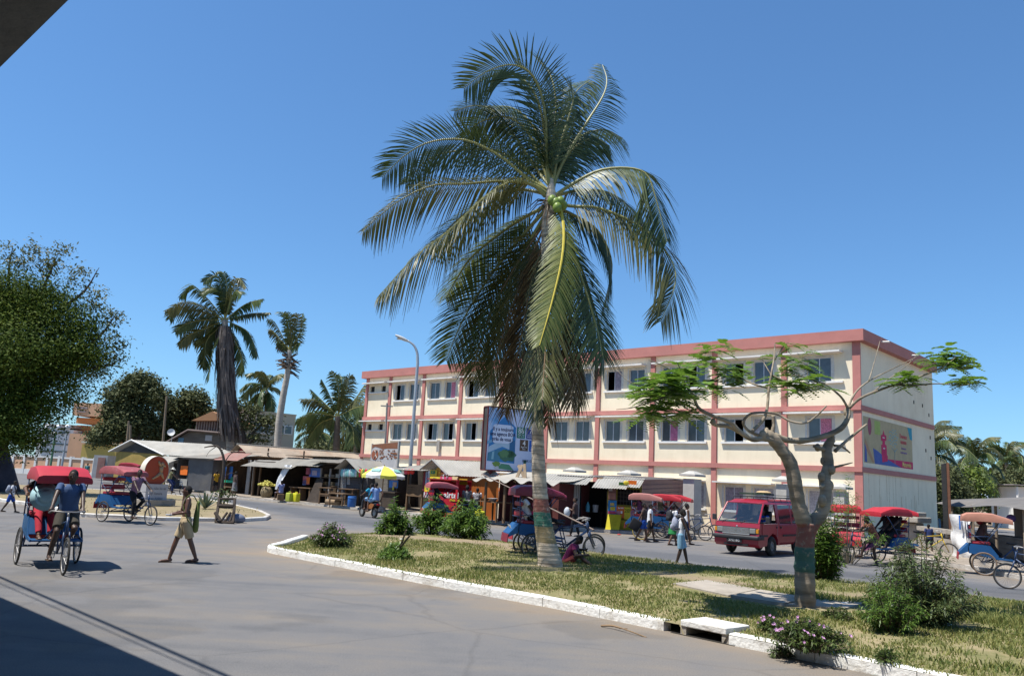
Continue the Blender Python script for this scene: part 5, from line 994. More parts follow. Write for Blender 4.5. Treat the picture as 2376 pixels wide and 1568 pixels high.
def px_palm(label, base, D, crown_, fr, Lf, n, wd, r0, mid, seed, group=None, tc=(.30, .26, .21), dead=0, mats=(PG, PG, PGD)):
    t = thing('coconut_palm', label, 'palm tree', base); o = Vector(base); rnd = random.Random(seed); pts = crom([Vector((0, 0, -.2))]+[AY(u, v, D)-o for u, v in mid]+[AY(*crown_, D)-o], 30)
    m = MB(); m.tube(pts, [r0*(1.2-.45*i/30)*(1+.05*(i % 2)) for i in range(31)], 10); m.build('trunk', M('far_palm_bark%d' % int(tc[0]*100), tc, .95, .25, 1.5, stretch=(1, 1, 6), bump=.4), t, smooth='all')
    for i, l in enumerate(fr):
        l = zB(l); dy = rnd.uniform(-2.2, 2.2); l = [crown_]+l[1:] if True else l
        for q in range(1): frond([AY(u+(q*9*(j/(len(l)-1))*rnd.choice((-1, 1))), v+q*6*(j/(len(l)-1)), D+(dy if q == 0 else -dy)*(j/(len(l)-1))**1.2)-o for j, (u, v) in enumerate(l)], Lf*rnd.uniform(.85, 1.1), n, mats[(i+q) % len(mats)], t, roll=rnd.uniform(.4, 1.0), droop=.5, seed=seed*50+i*2+q, wd=wd, r0=.07, jit=.15, segs=2)
    return t, pts
p = GY(535, 78, .1); tp_, pts_ = px_palm('tall palm with a long grey skirt of dead fronds behind the market sheds', p, 78, (522, 742), [[(590, 470), (560, 200), (520, 100), (420, 150)], [(600, 400), (600, 200), (580, 90), (530, 70)], [(610, 400), (650, 200), (690, 120), (755, 190)], [(620, 380), (660, 230), (720, 250)], [(560, 420), (450, 280), (330, 180), (230, 270)], [(540, 430), (400, 340), (250, 320), (120, 380)], [(540, 450), (380, 380), (200, 370), (150, 440)], [(540, 470), (400, 450), (280, 480), (200, 540)], [(540, 490), (420, 520), (300, 570), (225, 650)], [(560, 480), (480, 560), (350, 620)], [(640, 420), (740, 330), (880, 285)], [(650, 430), (780, 400), (935, 390)], [(640, 470), (740, 520), (800, 600), (840, 740)], [(630, 520), (680, 640), (720, 760), (710, 880)], [(520, 560), (450, 600), (430, 720), (410, 820)], [(530, 560), (490, 700), (460, 920)], [(590, 360), (560, 250), (480, 200), (400, 240)]], 1.0, 34, .15, .36, [(535, 1050), (525, 900)], 3)
m = MB(); rnd = random.Random(3)
for i in range(520):
    a = rnd.random()*2*PI; f1 = rnd.uniform(.52, 1.0); f0 = max(f1-rnd.uniform(.08, .2), .40); q1 = pts_[int(f1*30)]; q0 = pts_[int(f0*30)]; wz = 1.0*(1-.25*f1); c_ = Vector((math.cos(a), math.sin(a), 0)); sd = Vector((-math.sin(a), math.cos(a), 0))*rnd.uniform(.04, .13); p1 = q1+c_*wz*rnd.uniform(.6, 1.0); p0 = q0+c_*wz*rnd.uniform(.7, 1.3)+Vector((rnd.uniform(-.2, .2), 0, 0)); pm = p1.lerp(p0, .5)+c_*.12
    m.add([p1-sd*.6, p1+sd*.6, pm+sd, pm-sd, p0+sd*.3, p0-sd*.3], [(0, 1, 2, 3), (3, 2, 4, 5)])
m.tube([pts_[13], pts_[17], pts_[23], pts_[29]], [.4, .85, .72, .55], 10)
m.build('dead_frond_skirt', leafmat('dead_skirt', (.075, .062, .057), (.16, .135, .12), (.24, .20, .175), rough=.9, trans=.05, nscale=.4, spec=.1), tp_)
p = GY(646, 84, .1); tp_, pts_ = px_palm('thin leaning palm with upswept fronds behind the market hall', p, 84, (672, 812), [[(1090, 660), (1080, 500), (1050, 400), (1000, 385)], [(1100, 660), (1105, 520), (1095, 420), (1060, 385)], [(1110, 660), (1140, 520), (1160, 430), (1140, 395)], [(1115, 660), (1170, 560), (1190, 470), (1195, 405)], [(1080, 670), (1040, 580), (980, 470), (920, 440)], [(1080, 690), (1020, 600), (970, 540), (930, 530)], [(1110, 690), (1150, 640), (1180, 620)], [(1085, 690), (1040, 640), (1000, 620)]], .95, 24, .15, .33, [(646, 1000), (655, 930), (668, 860)], 5, tc=(.42, .38, .33))
m = MB(); rnd = random.Random(2)
for i in range(60): a = rnd.random()*2*PI; q = pts_[int(rnd.uniform(.76, .95)*30)]; d = Vector((math.cos(a), math.sin(a), rnd.uniform(-.7, .6))); m.tube([q, q+d*rnd.uniform(.6, 1.5)], [.11, .04], 4)
m.build('leaf_stubs', M('leaf_stub', (.13, .10, .08), .95, .3, 1), tp_)
p = GY(618, 140, .1); far_palm(p, AY(619, 905, 140), 'small far palm left of the thin leaning palm', .35, 18, 5.2, 6, up=.3, wind=-.5, dead=3, wd=.2, lf=1.0)
p = GY(780, 82, .1); px_palm('bushy palm with arching fronds beside the left end of the school', p, 82, (784, 965), [[(1470, 1180), (1480, 1000), (1450, 900), (1420, 850)], [(1480, 1180), (1500, 1000), (1500, 900), (1480, 880)], [(1490, 1180), (1540, 1000), (1560, 900), (1590, 880)], [(1460, 1180), (1400, 1020), (1350, 920)], [(1450, 1180), (1350, 1080), (1270, 1000)], [(1440, 1190), (1320, 1090), (1190, 1070)], [(1430, 1200), (1300, 1180), (1150, 1230)], [(1440, 1220), (1330, 1260), (1230, 1400)], [(1500, 1190), (1590, 1090), (1680, 960)], [(1510, 1200), (1600, 1140), (1690, 1120)], [(1510, 1220), (1580, 1280), (1600, 1420)], [(1440, 1210), (1350, 1210), (1250, 1330)]], 1.15, 30, .14, .34, [(780, 1040)], 8, tc=(.12, .095, .075))
p = GY(735, 110, .1); far_palm(p, AY(735, 1008, 110), 'low date palm left of the bushy palm beside the school', .4, 24, 3.8, 9, up=.5, wind=-.1, dead=2, wd=.1, name='date_palm')
p = GY(826, 88, .1); far_palm(p, AY(832, 985, 88), 'dark palm tucked behind the left corner of the school', .4, 20, 4.6, 10, up=.5, wind=-.1, dead=3, wd=.12)
p = GY(765, 114, .1); far_palm(p, AY(770, 1015, 114), 'low dense date palm below the bushy palm', .4, 22, 3.6, 12, up=.4, wind=.1, dead=2, wd=.1, name='date_palm')
p = GY(2160, 66, .1); far_palm(p, AY(2148, 1060, 66), 'large date palm leaning out from behind the gable end', .45, 40, 4.2, 14, up=.35, wind=.35, dead=4, wd=.07, lf=.7, name='date_palm', mats=(PG, PGD, leafmat('palm_pale', (.10, .115, .06), (.24, .24, .14), rough=.4, trans=.25)), nleaf=44)
p = GY(2262, 92, .1); far_palm(p, AY(2262, 1070, 92), 'coconut palm with broad crown right of the school, nearest the black sign', .35, 22, 4.4, 16, up=.5, wind=-.2, dead=3, wd=.13)
p = GY(2332, 118, .1); far_palm(p, AY(2335, 1072, 118), 'smaller coconut palm at the right edge of the picture', .3, 20, 4.6, 17, up=.5, wind=.1, dead=3, wd=.16)
p = GY(2372, 112, .1); far_palm(p, AY(2376, 1100, 112), 'low palm cut off by the right edge of the picture', .3, 16, 4.0, 18, up=.5, wind=-.1, dead=3, wd=.15)
# --- broadleaf trees
def crown(parent, blobs, n, size, mat, name='crown', seed=1, clump=.55, asp=.5, hang=0., perclump=22, org=Vector((0, 0, 0)), stuff=None):
    g = np.random.default_rng(seed); vol = np.array([b[1][0]*b[1][1]*b[1][2] for b in blobs])**.72; cnt = (n*vol/vol.sum()).astype(int); P_ = []; Nn = []
    for (c, r), k in zip(blobs, cnt):
        nc = max(3, k//perclump); d = g.normal(size=(nc, 3)); d /= np.linalg.norm(d, axis=1)[:, None]; q = (g.random(nc)**.38)[:, None]; cc = d*q*np.array(r)
        idx = g.integers(0, nc, k); off = g.normal(size=(k, 3))*clump*np.array([1, 1, .6]); off[:, 2] -= hang*g.random(k)
        P_.append(np.array(c)+cc[idx]+off); Nn.append(d[idx]*.7+g.normal(size=(k, 3))*.6+np.array([0, 0, .55]))
    P_ = np.concatenate(P_); Nn = np.concatenate(Nn); Nn /= np.linalg.norm(Nn, axis=1)[:, None]; k = len(P_)
    a = g.normal(size=(k, 3)); a[:, 2] -= .35; U1 = np.cross(Nn, a); U1 /= np.linalg.norm(U1, axis=1)[:, None]; V1 = np.cross(Nn, U1); s = size*g.uniform(.6, 1.35, (k, 1))
    V = np.stack([P_-V1*s*.5, P_+U1*s*asp*.5, P_+V1*s*.5+Nn*s*-.08, P_-U1*s*asp*.5], 1).reshape(-1, 3)-np.array(org); F = np.arange(k*4).reshape(-1, 4)
    return npmesh(name, V, F, mat, parent)
def limbs(parent, lines, mat, name='trunk', org=Vector((0, 0, 0)), n=8):
    m = MB()
    for pts, r0, r1 in lines:
        C_ = crom([Vector(p)-org for p in pts], 6*(len(pts)-1)); k = len(C_); m.tube(C_, [r0+(r1-r0)*(i/(k-1)) for i in range(k)], n)
    return m.build(name, mat, parent, smooth='all')
BARKD = M('dark_bark', (.075, .06, .05), .95, .3, 3, bump=.5, stretch=(3, 3, .6))
def pxtree(name, label, cat, base, D, blobs, n, size, mat, trunks, seed=1, group=None, ry=.85, **k):
    t = thing(name, label, cat, base, group=group); s = D/1886
    bl = [(AY(u, v, D+(dy if dy else 0)), (r*s, r*s*ry, r*s*.85)) for u, v, r, dy in blobs]
    crown(t, bl, n, size, mat, seed=seed, org=Vector(base), **k); limbs(t, trunks, BARKD, org=Vector(base)); return t
LG1 = leafmat('tamarind_leaf', (.030, .058, .010), (.13, .175, .028), (.25, .26, .06), rough=.65, trans=.32, nscale=.35, spec=.12)
LG2 = leafmat('mango_leaf', (.050, .065, .028), (.125, .135, .055), (.23, .21, .10), rough=.6, trans=.18, nscale=.4, spec=.15)
LG3 = leafmat('bright_leaf', (.05, .09, .015), (.17, .22, .03), (.30, .28, .05), rough=.5, trans=.3, nscale=.5)
B = GY(-60, 44, .1); A_ = lambda u, v, dy=0: AY(u, v, 44+dy)
pxtree('shade_tree', 'large dark green shade tree overhanging the left edge', 'tree', B, 44,
 [(-90, 720, 130, 1), (20, 690, 90, 0), (100, 690, 75, 0), (175, 740, 62, 0), (40, 800, 120, -1), (-60, 880, 140, 0), (130, 820, 78, .5), (205, 810, 55, 0), (10, 960, 85, -1.5), (90, 920, 60, 0), (-120, 1000, 100, 1), (60, 1000, 38, -1), (170, 890, 34, 0)],
 150000, .165, LG1, [([B, A_(-20, 1060), A_(20, 960), A_(60, 820), A_(120, 700)], .75, .06), ([A_(-25, 1070), A_(-70, 900), A_(-60, 720)], .5, .06), ([A_(20, 960), A_(120, 880), A_(200, 800)], .25, .04), ([A_(40, 900), A_(90, 700), A_(130, 600)], .2, .02), ([A_(100, 740), A_(190, 680), A_(230, 620)], .12, .015), ([A_(150, 840), A_(230, 780), A_(275, 720)], .12, .015), ([A_(160, 850), A_(240, 850), A_(285, 830)], .1, .015), ([A_(30, 760), A_(20, 640), A_(30, 570)], .12, .015)], seed=3, clump=.55, asp=.45, hang=.6, perclump=85)
t = bpy.data.objects['shade_tree']
crown(t, [(A_(u, v), (r*.0233,)*3) for u, v, r in ((20, 585, 24), (75, 580, 28), (130, 600, 30), (185, 640, 30), (225, 690, 30), (262, 735, 26), (275, 790, 24), (235, 860, 22), (255, 830, 22), (150, 570, 16), (100, 625, 26), (45, 620, 28), (150, 1000, 10))], 2600, .20, leafmat('thin_leaf', (.06, .075, .025), (.16, .165, .06), (.22, .2, .09), rough=.55, trans=.3, nscale=.5), name='outer_foliage', seed=9, clump=.22, org=Vector(B), perclump=9, asp=.4)
m = MB(); o_ = GY(4, 44, .1)-B; m.tube([o_+Vector((.1, 0, -.3)), o_+Vector((-.15, 0, .9)), o_+Vector((-1.0, .2, 2.8))], [1.15, .9, .75], 12); m.build('trunk_base', M('painted_bark', (.055, .055, .075), .9, .25, 2, bump=.4), t, smooth='all')
D = 88; B = GY(320, D, .1); A_ = lambda u, v, dy=0: AY(u, v, D+dy)
pxtree('mango_tree', 'rounded dark mango tree, largest of those behind the market sheds', 'tree', B, D, [(285, 915, 36, 0), (325, 893, 36, 0), (365, 922, 28, 0), (268, 955, 24, 0), (262, 1000, 30, -1), (305, 970, 44, 0), (345, 990, 32, 1), (232, 1012, 20, 0)], 34000, .32, LG2, [([B, A_(318, 1040), A_(300, 960), A_(280, 910)], .5, .1), ([A_(318, 1040), A_(340, 950), A_(360, 920)], .35, .08), ([A_(318, 1050), A_(260, 1000)], .25, .08)], seed=4, clump=.5, asp=.6)
B = GY(430, 92, .1); A_ = lambda u, v, dy=0: AY(u, v, 92+dy); D = 92
pxtree('mango_tree', 'dark mango tree between the rounded mango and the tall palm', 'tree', B, D, [(410, 950, 34, 0), (445, 930, 34, 0), (480, 965, 26, 0), (400, 990, 36, 0), (440, 985, 34, 1), (385, 1010, 28, 0)], 20000, .34, LG2, [([B, A_(428, 1020), A_(420, 950)], .4, .1), ([A_(428, 1030), A_(460, 960)], .3, .08), ([B+Vector((-1.5, 1, 0)), A_(395, 1030), A_(400, 980)], .3, .1)], seed=5, clump=.5, asp=.6)
B = GY(566, 86, .1); A_ = lambda u, v, dy=0: AY(u, v, 86+dy); D = 86
pxtree('mango_tree', 'open crowned tree before the beige building, right of the tall palm', 'tree', B, D, [(552, 945, 24, 0), (585, 965, 30, 0), (612, 985, 22, 0), (560, 985, 20, 0), (598, 1018, 20, 0), (627, 970, 12, 0), (640, 995, 12, 0)], 2600, .30, LG2, [([B, A_(568, 1030), A_(556, 970), A_(552, 945)], .35, .06), ([A_(568, 1030), A_(590, 1000), A_(612, 980)], .25, .05), ([B, A_(580, 1030), A_(600, 1015)], .22, .05)], seed=6, clump=.38, asp=.6)
for i, (u, v, r, D, mt, lb, n) in enumerate(((2188, 1125, 46, 62, LG2, 'dusty dark bush tree at the foot of the gable end palm', 5200), (2245, 1120, 36, 74, LG3, 'bright yellow green tree right of the black sign', 4200), (2295, 1125, 34, 100, LG2, 'olive tree behind the blue tent roof', 3600), (2345, 1128, 36, 105, LG2, 'dark tree at the right edge under the far palms', 3600), (2222, 1150, 26, 70, LG2, 'low dark bush behind the white sack screen', 2600), (2385, 1120, 40, 118, LG2, 'dark tree clump cut by the right edge', 3000), (722, 1050, 22, 100, LG2, 'dark thicket under the palms left of the school', 1500), (770, 1056, 26, 100, LG2, 'olive thicket at the left end of the school', 1800), (822, 1045, 26, 96, LG2, 'dark thicket touching the school corner', 2200))):
    B = GY(u, D, .1); pxtree('bush_tree', lb, 'tree', B, D, [(u, v, r, 0), (u-r*.6, v+r*.5, r*.7, 0), (u+r*.6, v+r*.5, r*.7, 0), (u+r*.2, v-r*.5, r*.6, .5), (u, v+r, r*.8, 0)], int(n*1.8), .30*D/85, mt, [([B, AY(u-4, v+r*.3, D), AY(u, v, D)], .2, .05), ([B, AY(u+10, v+r*.3, D), AY(u+14, v-r*.3, D)], .16, .04)], seed=20+i, clump=.55*D/85, asp=.6)
# --- the small flame tree with banded trunk
TB = G(1868, 1413, .13); TD = TB.y; A_ = lambda p, dy=0: AY(p[0], p[1], TD+dy)
ft = thing('flame_tree', 'small pollarded flame tree with red and green bands on its forked trunk', 'tree', TB)
s_ = TD/1886
BR = [([(1869, 1424), (1868, 1380), (1867, 1331), (1866, 1290), (1869, 1242), (1872, 1212)], 25, 22, 0, 0),
 ([(1874, 1235), (1862, 1200), (1852, 1165), (1845, 1125), (1834, 1074), (1812, 1040), (1790, 1014), (1772, 1006)], 21, 15, 0, -.2),
 ([(1874, 1240), (1886, 1212), (1905, 1190), (1916, 1145), (1914, 1109), (1923, 1074), (1918, 1043), (1929, 1018)], 20, 12, 0, .3),
 ([(1800, 1022), (1770, 1016), (1745, 1018), (1714, 998), (1696, 980), (1652, 963), (1621, 945), (1607, 914), (1590, 892), (1572, 869), (1540, 848), (1505, 834)], 11, 1.5, -.2, -1.2),
 ([(1607, 918), (1580, 912), (1554, 916), (1510, 932), (1465, 945), (1430, 949)], 4, 1, -.9, -1.7), ([(1607, 916), (1570, 905), (1532, 900), (1465, 887), (1430, 856)], 4, 1, -.9, -.5), ([(1590, 893), (1583, 868), (1576, 850), (1570, 838)], 4, 1, -1, -1.2), ([(1621, 945), (1580, 960), (1530, 965), (1500, 950)], 3.5, 1, -.8, .3),
 ([(1714, 1000), (1690, 988), (1661, 985), (1650, 978)], 8, 6, -.3, -.6),
 ([(1785, 1016), (1745, 1003), (1726, 985), (1730, 968), (1750, 957), (1798, 958), (1834, 976), (1869, 980), (1896, 962), (1918, 940)], 6, 3, -.1, -.8),
 ([(1745, 1000), (1776, 963), (1784, 900), (1790, 865), (1796, 830), (1798, 796)], 7, 2, -.2, .6), ([(1788, 868), (1821, 883), (1865, 900), (1900, 893)], 4.5, 1.5, .3, 0), ([(1785, 900), (1741, 887), (1687, 856), (1643, 843)], 4, 1, .2, 1.0), ([(1790, 870), (1778, 850), (1766, 828)], 2.5, 1, .3, .6), ([(1796, 835), (1820, 800), (1830, 795)], 3, 1, .5, .8),
 ([(1790, 1014), (1795, 985), (1794, 962)], 8, 6, -.1, -.1),
 ([(1795, 1008), (1829, 1020), (1874, 1020), (1923, 1007), (1954, 990), (1968, 965), (1967, 949)], 12, 9, -.1, .3),
 ([(1969, 949), (1954, 923), (1935, 905), (1914, 890)], 5, 3, .3, .0), ([(1914, 890), (1880, 878), (1850, 870), (1830, 872)], 3, 1.2, 0, -.5), ([(1967, 946), (1985, 910), (2016, 883), (2070, 855), (2131, 825)], 4.5, 1, .3, .8), ([(2016, 883), (2030, 835), (2042, 790)], 2.5, 1, .5, .9),
 ([(1969, 947), (1998, 922), (2051, 900), (2105, 883), (2167, 860), (2200, 842), (2220, 826)], 6, 1.5, .3, -.4), ([(2080, 892), (2130, 892), (2176, 889), (2242, 892), (2287, 874)], 4, 1, .1, -1.0), ([(2030, 905), (2050, 888), (2100, 850), (2130, 820)], 2.5, .8, .2, .9),
 ([(1924, 1042), (1905, 1040), (1889, 1034)], 9, 6, .3, .0), ([(1938, 1045), (1960, 1025), (1990, 1000), (2011, 983)], 7, 4, .3, .9), ([(1930, 1084), (1955, 1078), (1978, 1072)], 6, 1.5, .2, -.2), ([(1936, 1032), (1955, 1036), (1972, 1049)], 5, 3, .3, .6), ([(1916, 1120), (1903, 1130)], 9, 5, .2, -.1)]
lines = []
for pts, r0, r1, d0, d1 in BR:
    n = len(pts); q_ = (.92 if r0 > 24 else .84) if r0 > 15 else .6; lines.append(([A_(p, d0+(d1-d0)*i/(n-1)) for i, p in enumerate(pts)], r0*s_*q_, r1*s_*q_))
m = MB(); rnd = random.Random(12)
for pts, r0, r1 in lines:
    C_ = crom([p-TB for p in pts], 5*(len(pts)-1)); k = len(C_); m.tube(C_, [(r0+(r1-r0)*(i/(k-1)))*(1+.10*mnoise.noise(C_[i]*6.1)+.07*mnoise.noise(C_[i]*17)+(.06 if i % 4 == 0 else 0)) for i in range(k)], 12)
for u, v, r, dy in ((1908, 1160, 13, -.05), (1925, 1125, 12, .2), (1906, 1105, 11, .1), (1930, 1088, 11, .1), (1911, 1068, 10, .25), (1897, 1037, 9, .15), (1930, 1015, 9, .3), (1770, 1008, 11, -.3), (1778, 1000, 9, -.1), (1854, 1330, 12, .0), (1884, 1300, 10, .0), (1856, 1422, 13, -.02), (1886, 1424, 12, .0), (1655, 978, 8, -.6), (1966, 955, 11, .3)):
    p = A_((u, v), dy)-TB; m.ball(p, (r*s_*.8, r*s_*.75, r*s_*1.05), 10, 7)
ztb = [(A_((1868, v))-TB).z for v in (1214, 1268, 1290, 1316)]; zr = [(A_((1868, v))-TB).z for v in (1215, 1270, 1328)]
m.build('trunk', attr_mat('flame_bark', bark_nodes([(zr[1], zr[0], (.24, .085, .065), .9), (zr[2], zr[1], (.045, .125, .10), .92)], (.31, .255, .19), 5.0, .5)), ft, smooth='all')
FL = leafmat('flame_leaf', (.075, .155, .018), (.21, .34, .045), (.33, .43, .08), rough=.45, trans=.35, nscale=1.2)
def feather(p, d, L, rnd, V, F):
    d = d.normalized(); sd = d.cross(Vector((0, 0, 1)));
    if sd.length < .2: sd = Vector((1, 0, 0))
    sd.normalize(); npair = 9
    for j in range(npair):
        t = (j+1)/npair; c = p+d*L*t+Vector((0, 0, -.35*L*t*t)); l = L*.36*math.sin(PI*(.18+.72*t))
        for sg in (-1, 1):
            e = (sd*sg*.9+d*.45+Vector((0, 0, -.15+rnd.uniform(-.1, .1)))).normalized(); w_ = d*(L/npair*.62); o = len(V)
            V += [c-w_*.7, c+w_*.7, c+e*l*.6+w_, c+e*l*.6-w_*.9, c+e*l+w_*.1]; F += [(o, o+1, o+2, o+3), (o+3, o+2, o+4, o+4)]
def leafclump(px, n, L, dys=(0, 0), spread=16, seed=0):
    rnd = random.Random(seed); V = []; F = []
    for i in range(int(n*1.9)):
        u, v = px[rnd.randrange(len(px))]; p = A_((u+rnd.gauss(0, spread), v+rnd.gauss(0, spread*.55)), rnd.uniform(*dys))-TB; a = rnd.random()*2*PI
        feather(p, Vector((math.cos(a), math.sin(a)*.8, rnd.uniform(-.25, .45))), L*rnd.uniform(.7, 1.2), rnd, V, F)
    m = MB(); 
    for f in F: m.f.append(f if f[2] != f[3] else f[:3]); m.m.append(0)
    m.v = [tuple(v) for v in V]; return m.build('foliage', FL, ft)
leafclump([(1545, 890), (1570, 875), (1520, 905), (1600, 895), (1500, 915), (1560, 925), (1530, 880), (1585, 915)], 105, .40, (-1.9, .2), 16, 1)
leafclump([(1520, 950), (1500, 965), (1560, 950), (1590, 960)], 30, .42, (-1.6, .2), 10, 2)
leafclump([(1580, 845), (1640, 840), (1660, 858), (1690, 850), (1655, 810), (1650, 830)], 30, .34, (-.6, 1.0), 12, 3)
leafclump([(1665, 890), (1690, 895), (1670, 905)], 14, .34, (-.2, .8), 9, 4)
leafclump([(1735, 850), (1720, 870), (1705, 878), (1690, 866)], 14, .30, (0, .8), 9, 5)
leafclump([(1825, 802), (1835, 798), (1805, 830)], 9, .28, (.4, .8), 7, 6)
leafclump([(1820, 855), (1840, 848), (1865, 845), (1845, 830), (1870, 815)], 20, .33, (-.2, .6), 10, 7)
leafclump([(1835, 895), (1860, 885), (1885, 880), (1900, 890), (1830, 905)], 30, .36, (-.5, .4), 11, 8)
leafclump([(1795, 870), (1810, 885), (1780, 895), (1815, 865)], 12, .28, (0, .6), 9, 9)
leafclump([(2180, 825), (2200, 815), (2215, 830), (2170, 840), (2225, 845), (2200, 850)], 38, .38, (-.4, .5), 11, 10)
leafclump([(2225, 875), (2245, 882), (2262, 885), (2230, 888)], 16, .32, (-1.0, -.4), 9, 11)
leafclump([(2090, 880), (2105, 890), (2125, 875), (2080, 890)], 18, .34, (-.3, .4), 10, 12)
leafclump([(1540, 872), (1690, 800), (1652, 800)], 8, .30, (-.5, .6), 8, 13)
# --- shrubs
OL1 = leafmat('oleander_leaf', (.045, .10, .018), (.16, .26, .045), (.30, .38, .09), rough=.45, trans=.35, nscale=1.2, spec=.45)
OL2 = leafmat('grey_oleander', (.045, .075, .026), (.14, .18, .065), (.27, .29, .14), rough=.42, trans=.22, nscale=1.0, spec=.4)
OLB = leafmat('low_leaf', (.030, .055, .014), (.10, .14, .030), (.17, .2, .06), rough=.5, trans=.25, nscale=1.4)
STEM = M('shrub_stem', (.11, .09, .06), .9, .25, 4)
def shrub(name, label, base, w_, h, mat, nst=40, per=42, leaf=.12, lw=.026, seed=0, d=None, low=.25, group=None, flowers=0, fcol=None, cat='shrub', shape=.75, lean=(0, 0), open_=0):
    rnd = random.Random(seed); t = thing(name, label, cat, base, group=group); V = []; F = []; m = MB(); FP = []; d = d or w_
    for i in range(nst):
        a = rnd.random()*2*PI; q = math.sqrt(rnd.random()); ht = h*(1-.62*q**1.8)*rnd.uniform(shape, 1.04)
        top = Vector((math.cos(a)*q*w_/2+lean[0]*ht, math.sin(a)*q*d/2+lean[1]*ht, ht)); b0 = Vector((math.cos(a)*q*w_*.10, math.sin(a)*q*d*.10, 0)); mid = b0.lerp(top, .5)+Vector((0, 0, h*.10*(1-q)))
        C_ = crom([b0, mid, top], 10); m.tube(C_[::2], [.016, .013, .010, .007, .005, .003], 4)
        for j in range(per):
            s = low+(1-low)*(rnd.random()**.75); k = min(int(s*10), 9); p = C_[k].lerp(C_[k+1], s*10-k); T = (C_[k+1]-C_[k]).normalized(); b = rnd.random()*2*PI; o1 = T.orthogonal().normalized(); o2 = T.cross(o1); r_ = o1*math.cos(b)+o2*math.sin(b)
            e = (r_*rnd.uniform(.7, 1.1)+T*rnd.uniform(.1, .9)+Vector((0, 0, rnd.uniform(-.3, .15)))).normalized(); l = leaf*rnd.uniform(.65, 1.25); wv = e.cross(Vector((rnd.uniform(-.4, .4), rnd.uniform(-.4, .4), 1))); wv = wv.normalized()*lw*rnd.uniform(.7, 1.2)*.5
            p = p+r_*rnd.uniform(0, .03); o = len(V); V += [p, p+e*l*.45+wv, p+e*l-Vector((0, 0, l*.2)), p+e*l*.45-wv]; F.append((o, o+1, o+2, o+3))
        if rnd.random() < .8: FP.append(top)
        for _ in range(1): 
            if rnd.random() < .5: FP.append(mid.lerp(top, .6)+Vector((rnd.uniform(-.05, .05), rnd.uniform(-.05, .05), .03)))
    m.build('stem', STEM, t); npmesh('foliage', [tuple(v) for v in V], F, mat, t)
    if flowers:
        rnd.shuffle(FP); fm = M('flower_'+name, fcol, .6, .25, 20)
        m = MB()
        for p in FP[:flowers]:
            r_ = rnd.uniform(.020, .034); n_ = Vector((rnd.uniform(-.5, .5), rnd.uniform(-1, -.2), rnd.uniform(.3, 1))).normalized(); a_ = n_.orthogonal().normalized(); b_ = n_.cross(a_); c = p+n_*.03+Vector((0, 0, .02)); ps = []
            for q in range(10): an = 2*PI*q/10; rr_ = r_*(1 if q % 2 == 0 else .55); ps.append(c+(a_*math.cos(an)+b_*math.sin(an))*rr_)
            m.add([c-n_*.012]+ps, [(0, 1+q, 1+(q+1) % 10) for q in range(10)])
        m.build('flower', fm, t)['kind'] = 'stuff'
    return t
def pxshrub(name, label, ub, vb, w_px, v_top, mat, z=.1, **k):
    b = G(ub, vb, z); s = b.y/1886; h = AY(ub, v_top, b.y).z-b.z; return shrub(name, label, b, w_px*s, h, mat, **k)
gb = 'green oleander bushes on the far side of the median'
pxshrub('oleander_bush', 'green oleander bush, leftmost of the three in a row on the median', 912, 1247, 82, 1152, OL1, z=.05, nst=50, per=60, leaf=.2, lw=.045, seed=1, group=gb, shape=.45)
pxshrub('oleander_bush', 'green oleander bush with bare stems, middle of the three on the median', 1000, 1245, 96, 1146, OL1, z=.05, nst=48, per=52, leaf=.2, lw=.045, seed=2, group=gb, low=.42, shape=.45)
pxshrub('oleander_bush', 'green oleander bush, rightmost and widest of the three on the median', 1083, 1256, 112, 1142, OL1, z=.05, nst=64, per=60, leaf=.2, lw=.045, seed=3, group=gb, low=.3, shape=.45)
pxshrub('periwinkle_bush', 'pink flowered bush at the rounded tip of the median', 766, 1273, 92, 1207, OLB, nst=80, per=26, leaf=.12, lw=.035, seed=4, flowers=52, fcol=(.50, .28, .46), cat='flower bush')
pxshrub('seedling', 'thin seed heads standing right of the pink flowered bush', 812, 1268, 24, 1233, OLB, nst=12, per=7, leaf=.07, lw=.03, seed=5, cat='plant')
t = pxshrub('stump_shrub', 'small leafy regrowth around two broken sticks on the median', 915, 1303, 84, 1258, OL1, nst=44, per=32, leaf=.13, lw=.035, seed=6)
for (u0, v0, u1, v1) in ((925, 1290, 948, 1228), (918, 1288, 957, 1240)):
    a = G(920, 1303, .1); m = MB(); m.tube([AY(u0, v0, a.y)-a, AY(u1, v1, a.y-.3)-a], [.035, .02], 6); m.build('stick', STEM, t)
pxshrub('oleander_bush', 'lush green oleander behind the banded flame tree trunk', 1917, 1352, 92, 1155, OL1, z=.1, nst=70, per=70, leaf=.16, lw=.034, seed=7, low=.08, shape=.6)
pxshrub('oleander_bush', 'tall loose oleander with bare branches behind the flame tree', 1965, 1305, 175, 1085, OL1, z=.05, nst=22, per=30, leaf=.17, lw=.034, seed=8, low=.62, shape=.55)
pxshrub('oleander_bush', 'big grey green oleander shrub at the right of the median', 2135, 1452, 262, 1228, OL2, z=.14, nst=120, per=60, leaf=.115, lw=.024, seed=10, low=.1, shape=.55)
pxshrub('oleander_bush', 'lower green shrub merging with the big oleander at its left', 2070, 1470, 150, 1340, OL1, z=.15, nst=60, per=50, leaf=.09, lw=.02, seed=11, low=.05)
pxshrub('periwinkle_bush', 'pink flowered plants at the foot of the flame tree by the white kerb', 1880, 1508, 190, 1432, OLB, z=.14, nst=110, per=34, leaf=.065, lw=.022, seed=12, flowers=24, fcol=(.55, .27, .50), cat='flower bush', d=.9)
